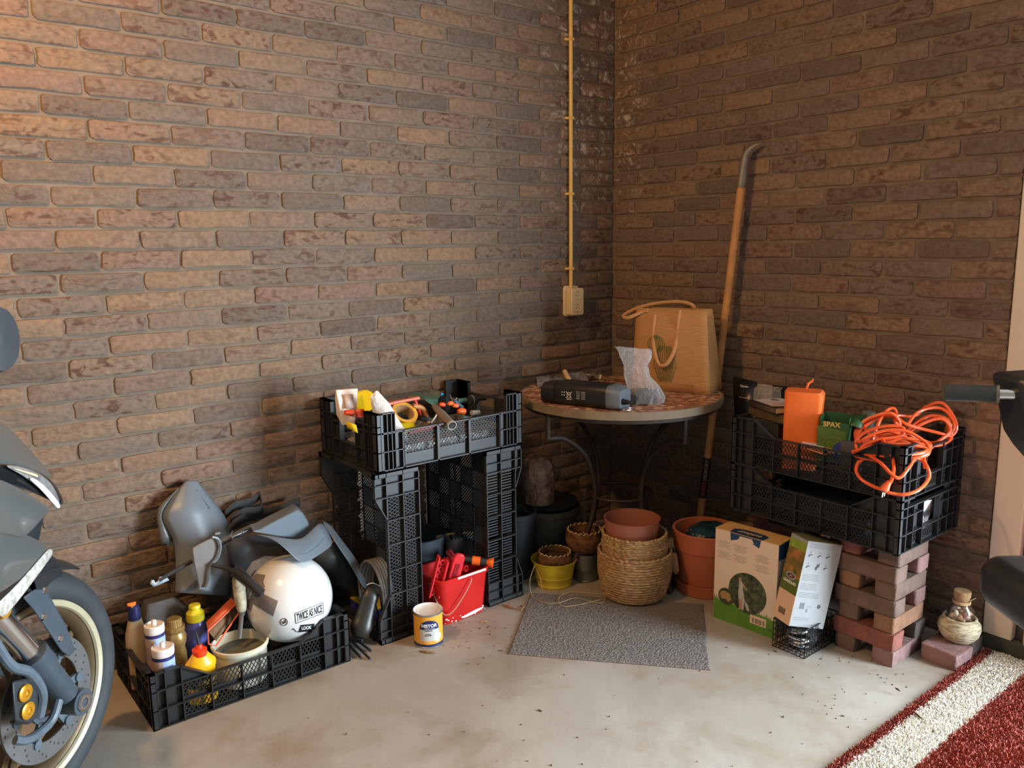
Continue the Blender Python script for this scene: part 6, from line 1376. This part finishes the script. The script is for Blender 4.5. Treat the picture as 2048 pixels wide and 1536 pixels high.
# filling: flat toolbox floor layer
tag(MB().box((-.27, -.16, 0), (.27, .15, .055), 0, Mz((-1.187, -.21, TZ0))).build('metal_fittings_tray', mat('fittings', srgb('#5a5c5e'), rough=.35, metal=.3, var=.6, scale=70, bump=.6, bscale=90, col2=srgb('#c9c4bc')), bevel=.003), 'tray of grey metal fittings covering the bottom of the tool crate', 'tray')
WPK = S('white_tube_packet', '#e4d3c4', rough=.5, var=.03, scale=12, bump=.15)
a = [P(672, 780, -.25), P(716, 777, -.25), P(713, 825, -.27), P(682, 832, -.27)]
t = thing('white_tube', 'white squeezed tube standing at the left corner of the tool crate', 'tube', a[3])
MB().loft([[p + V(0, -.002, 0), p + V(0, .002, 0)] for p in ()] or [[a[0], a[1], a[1] + V(0, .004, 0), a[0] + V(0, .004, 0)], [P(676, 800, -.265), P(715, 800, -.265), P(715, 800, -.265) + V(0, .022, 0), P(676, 800, -.265) + V(0, .022, 0)], [a[3], a[2], a[2] + V(0, .034, 0), a[3] + V(0, .034, 0)], [P(684, 850, -.27), P(710, 850, -.27), P(710, 850, -.23), P(684, 850, -.23)]]).build('packet', WPK, t, bevel=.002)
sheet('printed_panel', [P(688, 789, -.2665), P(706, 788, -.2665), P(708, 815, -.282), P(692, 818, -.282)], S('packet_print', '#c8b2a6', rough=.5), t, .001)
YL = S('yellow_plastic_bright', '#e6c41a', rough=.3, var=.03, bump=0)
q = P(732, 800, -.24); tag(MB().lathe([(.0001, .0), (.036, 0), (.038, .004), (.037, .014), (.034, .018), (.0001, .019)], 40, 0, frame(q + V(0, .01, -.004), (.8, -.6, 0), (.1, .1, 1))).build('plastic_disc', YL), 'bright yellow round plastic lid between the white tube and paper sack', 'lid')
ps = [(P(757, 783, -.36), .004), (P(756, 795, -.36), .020), (P(765, 810, -.36), .030), (P(776, 835, -.37), .036), (P(795, 862, -.375), .030), (P(812, 882, -.38), .016)]
t = thing('paper_sack', 'crumpled white paper sack draped over the front rim of the tool crate', 'sack', ps[3][0])
PSK = mat('white_paper', srgb('#ddd2ca'), rough=.7, var=.06, scale=20, bump=.8, bscale=35, bdist=.01)
rings = []; rnd = random.Random(14)
for p, r_ in ps: rings.append([p + ux * math.cos(2 * PI * j / 14) * r_ * (1 + rnd.uniform(-.1, .1)) + (vd * .8 + V(0, 0, .2)) * math.sin(2 * PI * j / 14) * r_ * .45 * (1 + rnd.uniform(-.2, .2)) + V(0, .012, 0) for j in range(14)])
MB().loft(rings).build('paper', PSK, t, smooth=25)
OT = S('orange_red_plastic', '#e84a1c', rough=.35, var=.05)
mb = MB(); mb.tube([P(690, 825, -.30), P(705, 826, -.30)], [.008, .011], 14); tag(mb.build('orange_fitting', OT), 'small orange-red knob below the white tube in the tool crate', 'knob')
mb = MB(); mb.loft([[P(712, 818, y_), P(728, 818, y_), P(731, 828, y_), P(728, 836, y_), P(714, 836, y_), P(710, 828, y_)] for y_ in (-.30, -.26)]); tag(mb.build('orange_coupling', OT, bevel=.003), 'orange-red angular cap beside the paper sack in the tool crate', 'cap')
sheet_o = sheet('yellow_envelope', [P(692, 842, -.33), P(712, 850, -.36), P(716, 866, -.36), P(695, 856, -.33)], YL, None, .002); tag(sheet_o, 'yellow wrapper showing through the handle hole of the tool crate', 'wrapper')
# yellow tape roll
TP = S('masking_yellow', '#d9a13c', rough=.55, var=.05)
q = P(806, 828, -.28)
t = thing('tape_roll', 'wide roll of yellow-brown tape lying on its side in the tool crate', 'tape', q)
Mr = frame(q + V(0, 0, -.008), (1, 0, 0), (.0, .75, .65))
MB().lathe([(.046, -.022), (.046, .022), (.034, .022), (.034, -.022)], 48, 0, Mr, closed=True).build('roll', TP, t)
MB().lathe([(.034, -.02), (.034, .02), (.031, .02), (.031, -.02)], 40, 0, Mr, closed=True).build('cardboard_core', CARD, t)
tag(sheet('yellow_sachet', [P(800, 846, -.34), P(826, 846, -.33), P(830, 852, -.33), P(812, 868, -.35), P(802, 864, -.36)], YL, None, .003), 'yellow sachet in front of the tape roll in the tool crate', 'sachet')
# red and orange tools along the front
RT_ = S('tool_red', '#b92a20', rough=.35, var=.1)
for k, (pts, r_, m_, nm, lb) in enumerate((
 ([(760, 812), (800, 803), (838, 796)], .006, S('salmon_plastic', '#d0664c', rough=.4), 'folding_rule', 'long salmon-red folding rule across the back of the tool crate'),
 ([(818, 866), (845, 858), (880, 850)], .007, OT, 'pliers', 'orange-red tool handle lying along the front rim of the tool crate'),
 ([(826, 858), (850, 862), (884, 846)], .005, RT_, 'red_screwdriver', 'dark red screwdriver crossing the orange-red handle'),
 ([(828, 797), (836, 815), (842, 832)], .006, RT_, 'wrench', 'dark red lever standing out in the middle of the tool crate'),
 ([(826, 812), (846, 818), (856, 845)], .009, S('tan_handle', '#b8793c', rough=.5), 'tan_pliers', 'tan-handled pliers in the middle of the tool crate'),
 ([(838, 835), (858, 838)], .011, DK, 'black_handle', 'stubby black handle in front of the tan pliers'),  # a black tool handle, nothing more of the tool
 ([(862, 845), (868, 838), (874, 828)], .003, WHT, 'cable_tie', 'thin white plastic stick in front of the grey handle'))):
    mb = MB(); p3 = [P(a_, b_, -.28 - .02 * k + .02 * k) for a_, b_ in pts]
    mb.tube(spl(p3, 6), r_, 12); tag(mb.build(nm, m_), lb, 'tool')
# teal lawn fan rake with grey handle
TEAL = S('teal_plastic', '#4f8078', rough=.4, var=.05)
hb_ = P(861, 805, -.24)
t = thing('hand_rake', 'teal fan-shaped hand rake with a grey tube handle in the tool crate', 'rake', hb_)
tips = [(820, 787), (828, 786), (836, 786), (845, 786), (853, 786), (861, 786), (868, 786), (874, 787), (880, 789)]
base_ = P(872, 808, -.25); 
for a_, b_ in tips:
    e_ = P(a_, b_, -.12); MB().tube(spl([base_, base_ + (e_ - base_) * .5 + V(0, 0, .004), e_], 5), .0022, 6).build('tine', TEAL, t)
MB().loft([[P(850, 801, -.22), P(876, 800, -.22), P(876, 814, -.27), P(866, 812, -.27)], [p + V(0, .004, .003) for p in (P(850, 801, -.22), P(876, 800, -.22), P(876, 814, -.27), P(866, 812, -.27))]]).build('rake_head', TEAL, t)
GH_ = mat('grey_brown_handle', srgb('#7c736a'), rough=.45, var=.08)
a_, b_ = P(868, 812, -.28), P(903, 850, -.425)
MB().tube([a_, a_ + (b_ - a_) * .15, a_ + (b_ - a_) * .5, b_], [.009, .012, .0155, .0155], 20).build('handle', GH_, t)
ringpipe(a_ + (b_ - a_) * .98, b_ + (b_ - a_) * .04, .0162, S('light_grey', '#a5a29c', rough=.4), t, 'handle_end')
MB().cyl(b_ + (b_ - a_) * .01, b_ + (b_ - a_) * .03, .010, n=16).build('handle_hole', DK, t)
# orange secateur grips
for k, (a_, b_) in enumerate(((884, 809), (901, 807), (911, 811), (923, 822))):
    q = P(a_, b_, -.27 - .01 * k); big = 1.25 if k == 3 else .9
    mb = MB(); mb.tube([q - V(.012, 0, 0) * big, q - V(.004, 0, -.001), q + V(.008, 0, -.002) * big, q + V(.014, -.004, -.003) * big], [.006 * big, .009 * big, .0095 * big, .006 * big], 14)
    tag(mb.build('spring_clamp', ORG if k else OT), ('orange clamp tip nearest the rake head', 'orange clamp tip, second from the rake head', 'orange clamp tip, third from the rake head', 'largest orange clamp tip, in front of the others')[k], 'clamp')
mb = MB(); q = P(906, 800, -.26); mb.tube(spl([P(900, 790, -.26), P(904, 798, -.26), P(910, 800, -.26), P(914, 796, -.26)], 5), .0032, 8); mb.tube([P(903, 802, -.26), P(904, 806, -.26)], .005, 12); tag(mb.build('metal_clamp', CHR), 'small shiny metal clamp above the orange tips', 'clamp')
mb = MB(); mb.tube([P(905, 798, -.25), P(925, 815, -.25)], .007, 12); tag(mb.build('screwdriver', S('steel_blue', '#40627a', rough=.4)), 'steel-blue handle between the clamp and teal block', 'handle')  # just a steel-blue handle, no blade
tag(MB().tube([P(915, 802, -.22), P(934, 800, -.22)], .009, 14).build('teal_handle', TEAL), 'short teal handle end at the back of the tool crate', 'handle')  # just the end of a teal handle
tag(sheet('blue_tag', [P(882, 785, -.2), P(888, 788, -.2), P(882, 792, -.2)], S('cyan', '#18a0d8', rough=.4), None, .003), 'tiny bright blue triangular tag beside the rake', 'tag')
t = thing('hose_coupling', 'black hose coupling with a pale ring at the right of the tool crate', 'coupling', P(945, 800, -.24))
MB().tube([P(938, 801, -.24), P(952, 799, -.24), P(955, 798, -.24), P(972, 796, -.24)], [.016, .016, .009, .008], 20).build('body', DK, t)
MB().tube([P(944, 800, -.24) + V(0, .015 * math.cos(q * PI / 12), .0165 * math.sin(q * PI / 12)) for q in range(24)], .0016, 6, closed=True).build('pale_ring', S('light_grey', '#a5a29c'), t)
MB().tube([P(971, 796, -.245), P(973, 796, -.245)], .0045, 12).build('metal_end', CHR, t)
tag(MB().tube([P(943, 826, -.30), P(958, 825, -.30)], [.010, .009], 16).build('grey_knob', S('light_grey', '#a5a29c')), 'oval grey knob lying near the right front of the tool crate', 'knob')  # a loose grey knob
tag(MB().tube([P(925, 836, -.36), P(955, 838, -.36)], [.011, .004], 4).build('teal_wedge', TEAL), 'teal wedge-shaped piece near the right front rim of the tool crate', 'wedge')
tag(MB().loft([[P(958, 800, y_), P(992, 802, y_), P(992, 816, y_), P(960, 810, y_)] for y_ in (-.10, -.085)]).build('wooden_block', S('tan_block', '#8a6638', rough=.7)), 'brown wooden block at the right rear of the tool crate', 'block')

# ================= motorcycle =================
WC = V(-2.534, -.57, .290); ha = math.radians(41); HD = V(math.cos(ha), math.sin(ha), 0); NR = V(math.sin(ha), -math.cos(ha), 0); ZU = V(0, 0, 1)
def PB(x, y, off):                             # point on a plane parallel to the motorcycle, 'off' metres to the near side
    d = ray(x, y); o_ = WC + NR * off; return CAM + d * ((o_ - CAM).dot(NR) / d.dot(NR))
root = thing('motorcycle', 'grey motorcycle with its front wheel and fairing at the left edge', 'motorcycle', (WC.x, WC.y, 0))
MWm = Matrix.Translation(WC) @ Matrix((HD, ZU, NR)).transposed().to_4x4()      # local: x forward, y up, z near side
TYR = mat('tyre_rubber', srgb('#33373a'), rough=.7, var=.12, scale=20, bump=.15)
RIMM = mat('rim_champagne', srgb('#cfc5a4'), rough=.3, metal=.35, var=.04, bump=0); RIMD = mat('rim_bronze', srgb('#6d5a40'), rough=.4, metal=.4, var=.1)
prof = []
for q in range(19):
    a = math.radians(-128 + 256 * q / 18); prof.append((.246 + .044 * math.cos(a), .055 * math.sin(a) * (1 if q not in (0, 18) else .95)))
whl = MB().lathe(prof, 96, 0, MWm, closed=True).build('tyre', TYR, root, smooth=60)
rm = MB().lathe([(.214, .044), (.219, .047), (.219, .041), (.208, .036), (.200, .030), (.196, -.030), (.208, -.040), (.218, -.047), (.191, -.036), (.186, 0), (.186, .020), (.200, .038)], 96, 0, MWm, closed=True).build('rim', RIMD, root, smooth=50)
MB().lathe([(.203, .042), (.206, .048), (.214, .052), (.219, .050), (.221, .045), (.214, .040)], 96, 0, MWm, closed=True).build('rim_lip', RIMM, rm)
sp = MB()
for k in range(5):
    a = 2 * PI * k / 5 + .5
    for s_ in (-.10, .10):
        c0 = V(math.cos(a) * .035, math.sin(a) * .035, 0); c1 = V(math.cos(a + s_) * .192, math.sin(a + s_) * .192, 0)
        sp.bar(MWm @ c0, MWm @ c1, .020, .022, 0, NR)
sp.build('spokes', RIMD, rm, bevel=.003)
MB().cyl(MWm @ V(0, 0, -.06), MWm @ V(0, 0, .075), .034, n=28).build('hub', RIMD, root)
DISC = mat('brake_steel', srgb('#8f9295'), rough=.35, metal=.8, var=.08); 
for z0 in (.070, -.074):
    md = MB(); R0, R1 = .096, .140; n = 90
    rowsn = [[MWm @ V(r_ * math.cos(2 * PI * q / n), r_ * math.sin(2 * PI * q / n), z0 + dz) for q in range(n)] for r_, dz in ((R0, 0), (R1, 0), (R1, .005), (R0, .005))]
    vs = [p for r in rowsn for p in r]; fs = []
    for i in range(4):
        for q in range(n): fs.append((i * n + q, i * n + (q + 1) % n, ((i + 1) % 4) * n + (q + 1) % n, ((i + 1) % 4) * n + q))
    md.add(vs, fs); dk = md.build('brake_disc', DISC, root)
    mh = MB()
    for q in range(60):
        a = 2 * PI * q / 60; r_ = .103 + .0095 * (q % 4); c_ = V(r_ * math.cos(a), r_ * math.sin(a), 0)
        mh.cyl(MWm @ (c_ + V(0, 0, z0 + .0049)), MWm @ (c_ + V(0, 0, z0 + .0054)), .0026, n=8)
    mh.build('disc_holes', DK, dk)
    mc = MB()
    for q in range(6):
        a = 2 * PI * q / 6; mc.bar(MWm @ V(.05 * math.cos(a), .05 * math.sin(a), z0), MWm @ V(.098 * math.cos(a), .098 * math.sin(a), z0), .02, .008, 0, NR); mc.cyl(MWm @ V(.098 * math.cos(a), .098 * math.sin(a), z0 - .002), MWm @ V(.098 * math.cos(a), .098 * math.sin(a), z0 + .009), .011, n=14)
    mc.lathe([(.040, z0 - .004), (.056, z0 - .004), (.056, z0 + .004), (.040, z0 + .004)], 40, 0, MWm, closed=True)
    mc.build('disc_carrier', S('carrier_grey', '#55616b', rough=.4), dk)
# fork leg, axle clamp
FKD = mat('fork_grey', srgb('#3d4750'), rough=.4, var=.08); 
ax = MWm @ V(0, 0, .135); rake = (PB(8, 1225, .135) - PB(128, 1363, .135)).normalized()
MB().tube([ax + rake * .03, ax + rake * .14, ax + rake * .145, ax + rake * .20], [.026, .030, .034, .034], 24).build('fork_bottom', FKD, root)
MB().tube([ax + rake * .20, ax + rake * .42], .024, 24).build('fork_tube', CHR, root)
ax2 = MWm @ V(0, 0, -.115); MB().tube([ax2, ax2 + rake * .2, ax2 + rake * .42], [.03, .034, .024], 20).build('fork_leg', FKD, root)
ac = MB(); ac.cyl(MWm @ V(0, 0, .10), MWm @ V(0, 0, .165), .030, n=28); o_ = ac.build('axle_clamp', FKD, root)
MB().lathe([(.022, 0), (.022, .004), (.012, .004), (.012, 0)], 6, 0, MWm @ Matrix.Translation((0, 0, .165)), closed=True).build('axle_nut', CHR, o_)
MB().lathe([(.016, .0), (.020, .0), (.020, .003), (.016, .003)], 28, 0, MWm @ Matrix.Translation((0, 0, .166)), closed=True).build('axle_ring', CHR, o_)
# caliper with gold pistons
cal = MB(); 
cal.tube(spl([PB(122, 1382, .14), PB(104, 1440, .14), PB(60, 1478, .14), PB(30, 1480, .13)], 5), .010, 10)
cal.tube(spl([PB(-20, 1270, .14), PB(20, 1330, .15), PB(58, 1345, .15), PB(84, 1385, .15), PB(78, 1432, .14)], 5), .011, 10)
cal.build('caliper_bracket', S('carrier_grey', '#55616b'), root)
cp_ = [(22, 1362), (55, 1356), (76, 1378), (76, 1432), (58, 1450), (28, 1446)]
MB().loft([[PB(a_, b_, .10) for a_, b_ in cp_], [PB(a_, b_, .155) for a_, b_ in cp_]]).build('caliper', S('caliper_dark', '#2b2f33', rough=.4), root, bevel=.006)
GB = mat('gold_bolt', srgb('#d69a2c'), rough=.25, metal=.6, var=.08)
for a_, b_ in ((49, 1386), (54, 1421)):
    MB().lathe([(.0001, 0), (.018, 0), (.018, .004), (.014, .006), (.008, .006), (.006, .003), (.0001, .003)], 28, 0, frame(PB(a_, b_, .156), HD, ZU)).build('gold_piston_cap', GB, root)
# mudguard stay with bolts
st = [(45, 1195), (70, 1178), (92, 1178), (112, 1215), (132, 1250), (150, 1300), (138, 1314), (122, 1302), (95, 1262), (68, 1222)]
MB().loft([[PB(a_, b_, .085) for a_, b_ in st], [PB(a_, b_, .10) for a_, b_ in st]]).build('mudguard_stay', FKD, root, bevel=.003)
for k_, (a_, b_) in enumerate(((90, 1181), (87, 1234), (120, 1277))):
    q = PB(a_, b_, .10); MB().lathe([(.0001, .004), (.006, .004), (.0085, .001), (.0085, -.002), (.0001, -.002)], 18, 0, frame(q, HD, ZU)).build('stay_bolt', CHR, root)
# front mudguard over the tyre
rows = []
for i in range(25):
    a = math.radians(62 + 100 * i / 24); rows.append([MWm @ V((.312 + .004 * math.cos(s_ * 2)) * math.cos(a) * (1 - .03 * abs(s_)), (.312) * math.sin(a) - .018 * s_ * s_, .075 * s_) for s_ in [q / 5 for q in range(-5, 6)]])
MB().grid(rows).build('mudguard', S('mudguard_black', '#23282c', rough=.4), root, solid=.004, smooth=60)
# fairing: curved panels traced at their own depth
FR = mat('fairing_paint', srgb('#6a6d6b'), rough=.35, metal=.45, var=.03, scale=4, bump=0, coat=.4)
def bgrid(name, rows, m, parent=root, thick=.005, sub=2):
    o_ = MB().grid([[PB(a_, b_, f_) for a_, b_, f_ in r] for r in rows]).build(name, m, parent, fix=False, smooth=60)
    d = o_.modifiers.new('solid', 'SOLIDIFY'); d.thickness = thick; d.offset = 0
    if sub: d = o_.modifiers.new('sub', 'SUBSURF'); d.levels = 1; d.render_levels = sub
    return o_
bgrid('upper_fairing', [
 [(-160, 780, .16), (-80, 800, .14), (-20, 828, .11), (12, 850, .08), (28, 866, .05)],
 [(-160, 840, .20), (-80, 850, .18), (-20, 868, .16), (25, 888, .12), (66, 905, .07)],
 [(-160, 880, .21), (-80, 890, .20), (-20, 905, .19), (40, 915, .15), (96, 938, .09)],
 [(-160, 920, .22), (-80, 925, .21), (-20, 926, .20), (45, 930, .16), (118, 968, .10)]], FR)
bgrid('headlight_surround', [
 [(-160, 925, .215), (-60, 927, .21), (0, 926, .195), (60, 932, .155), (108, 960, .11)],
 [(-160, 945, .215), (-60, 944, .21), (10, 946, .19), (72, 966, .15), (126, 992, .105)],
 [(-160, 970, .215), (-60, 968, .21), (20, 966, .19), (80, 992, .15), (134, 1018, .10)]], S('gloss_black', '#1b1e20', rough=.15, var=.03, bump=0))
HL = mat('headlight_lens', srgb('#50565a'), rough=.06, var=.4, scale=14, bump=0, coat=1, col2=srgb('#a0a4a4'))
hl_ = bgrid('headlight_lens', [
 [(8, 928, .20), (45, 933, .175), (75, 942, .15), (104, 966, .125)],
 [(14, 934, .205), (50, 945, .178), (82, 962, .155), (116, 990, .122)],
 [(22, 938, .20), (58, 958, .176), (92, 992, .148), (126, 1018, .115)]], HL)
bgrid('lens_reflector', [[(20, 934, .208), (60, 944, .182), (78, 948, .168)], [(26, 938, .208), (62, 950, .182), (80, 958, .166)]], S('warm_reflector', '#d8cba4', rough=.2), hl_, .002, 1)
bgrid('lens_reflector', [[(55, 958, .186), (75, 972, .17), (104, 1006, .145), (118, 1022, .13)], [(62, 952, .186), (84, 964, .168), (114, 996, .14), (124, 1014, .13)]], S('cool_reflector', '#dfe4e6', rough=.15), hl_, .002, 1)
bgrid('middle_fairing', [
 [(-160, 950, .225), (-60, 952, .22), (2, 952, .205), (60, 990, .18), (108, 1020, .15)],
 [(-160, 985, .24), (-60, 985, .235), (10, 990, .22), (60, 1008, .195), (96, 1026, .165)],
 [(-160, 1020, .235), (-60, 1020, .23), (10, 1022, .22), (50, 1030, .20), (80, 1045, .18)],
 [(-160, 1070, .20), (-60, 1072, .20), (0, 1068, .20), (30, 1074, .19), (48, 1080, .18)]], FR)
bgrid('inner_panel', [[(-160, 960, .12), (-60, 965, .12), (20, 985, .11), (100, 1012, .09)], [(-160, 1020, .13), (-60, 1024, .13), (20, 1034, .12), (84, 1048, .10)], [(-160, 1120, .13), (-60, 1120, .13), (20, 1118, .12), (80, 1106, .11)]], S('mudguard_black', '#23282c', rough=.4))
bgrid('lower_wing', [
 [(-160, 1046, .19), (-60, 1048, .19), (0, 1050, .19), (50, 1064, .17), (104, 1094, .15)],
 [(-160, 1100, .235), (-60, 1102, .23), (0, 1105, .225), (40, 1110, .20), (92, 1112, .165)],
 [(-160, 1150, .235), (-60, 1150, .23), (-10, 1150, .225), (28, 1140, .20), (72, 1130, .175)],
 [(-160, 1215, .21), (-60, 1205, .21), (-10, 1195, .205), (18, 1175, .195), (50, 1152, .185)]], FR)
INDM = mat('indicator_lens', srgb('#b8b3a8'), rough=.12, var=.25, scale=90, bump=.5, bscale=150, col2=srgb('#d8d4c8'), coat=.8)
bgrid('indicator_lens', [
 [(98, 1094, .16), (106, 1098, .155), (108, 1106, .15)],
 [(80, 1116, .18), (88, 1122, .175), (92, 1128, .17)],
 [(50, 1150, .19), (60, 1158, .185), (66, 1164, .18)],
 [(18, 1185, .20), (26, 1200, .20), (32, 1208, .195)],
 [(-12, 1210, .205), (-4, 1230, .20), (4, 1242, .195)]], INDM)
MB().lathe([(.0001, .0), (.014, -.002), (.018, -.012), (.014, -.02), (.0001, -.022)], 20, 0, frame(PB(14, 1222, .19), HD, ZU)).build('amber_bulb', GB, root)
bgrid('inner_cowl', [
 [(104, 1096, .14), (70, 1110, .12), (40, 1130, .10)],
 [(134, 1150, .03), (100, 1150, .05), (70, 1160, .06)],
 [(112, 1164, .03), (95, 1180, .05), (70, 1190, .07)]], S('mudguard_black', '#23282c'))
# engine side and body off to the left keep the machine whole
ENG = S('engine_dark', '#1d1e20', rough=.5, var=.3)
MB().loft([[WC + HD * x + ZU * z + NR * w_ for x, z in ((-.36, -.12), (-.34, .2), (-.5, .42), (-.95, .42), (-1.05, -.05), (-.9, -.16))] for w_ in (-.17, .17)]).build('engine_block', ENG, root, bevel=.02)
# mirror
mb = MB(); c_ = PB(-10, 678, .30)
mb.lathe([(.0001, -.02), (.035, -.014), (.048, 0), (.045, .012), (.0001, .016)], 28, 0, frame(c_, HD, ZU), sx=.95, sy=1.25); mb.build('mirror', DK, root)
MB().tube([c_ - HD * .03 - ZU * .03, c_ - HD * .2 - ZU * .18 - NR * .08], .009, 10).build('mirror_stem', FKD, root)
# ================= crumbs and bark on the floor =================
DEB = S('bark_crumbs', '#5d4838', rough=.95, var=.4, scale=60)
rnd = random.Random(77); mb = MB()
for q in range(190):
    if q < 80: x, y = rnd.uniform(-1.35, -.9), rnd.uniform(-.72, -.42)
    elif q < 120: x, y = rnd.uniform(-.75, -.35), rnd.uniform(-1.65, -1.38)
    else: x, y = rnd.uniform(-1.9, -.5), rnd.uniform(-1.75, -.55)
    s_ = rnd.uniform(.0005, .0024) * (1 if q % 9 else 2.4); a = rnd.uniform(0, PI); p = V(x, y, .0012)
    mb.bar(p - V(math.cos(a), math.sin(a), 0) * s_, p + V(math.cos(a), math.sin(a), .15) * s_, s_ * .8, .0022)
o_ = mb.build('floor_crumbs', DEB, smooth=0); o_['kind'] = 'stuff'; tag(o_, 'scattered dark bark crumbs and dirt on the concrete floor', 'crumbs')
CH = S('bark_chip', '#9a6f48', rough=.9, var=.3, scale=60)
for k, (a_, b_, c_, d_, w_, lb) in enumerate(((1003, 1209, 1034, 1219, .010, 'long pale wood splinter on the floor right of the red bucket'), (1043, 1222, 1050, 1212, .004, 'thin pale wood sliver at the left edge of the doormat'), (838, 1302, 870, 1306, .012, 'brown bark chip on the floor below the paint can'), (963, 1245, 975, 1243, .010, 'small dark bark chip between red bucket and doormat'), (1790, 1376, 1800, 1383, .006, 'small dark twig on the edge of the striped rug'), (1828, 1424, 1845, 1440, .005, 'dark twig lying across the red border of the rug'))):
    z_ = .004 if k < 4 else .016; p, q = PZ(a_, b_, z_), PZ(c_, d_, z_)
    mb = MB(); mb.loft([[p + V(0, 0, -.001), p + V(0, 0, .002), p + V(.002, .001, 0)], [(p + q) / 2 + (q - p).cross(ZU).normalized() * w_ / 2, (p + q) / 2 + V(0, 0, .005), (p + q) / 2 - (q - p).cross(ZU).normalized() * w_ / 2], [q + V(0, 0, -.001), q + V(0, 0, .002), q + V(.001, .001, 0)]])
    tag(mb.build('wood_chip', CH if k < 4 else DEB, smooth=0), lb, 'chip')
# groups for the repeats
GR = {'plastic_crate': 'black plastic crates', 'clinker_brick': 'loose clinker bricks', 'woven_basket': 'nested seagrass baskets', 'fibre_bowl': 'fibre bowls by the doormat', 'metal_bucket': 'small metal buckets', 'sealant_cartridge': 'sealant cartridges in the floor crate', 'spring_clamp': 'orange clamp tips in the tool crate', 'plastic_tube': 'red tubes in the red bucket', 'wood_chip': 'wood chips on the floor', 'book': 'books in the upper right crate', 'leaflet': 'leaflets in the upper right crate'}
for o in list(C.objects):
    if o.parent is None and 'label' in o and 'group' not in o:
        k = o.name.split('.')[0]
        if k in GR: o['group'] = GR[k] if not (k == 'clinker_brick' and 'near pillar' in o['label']) else 'bricks of the near pillar'
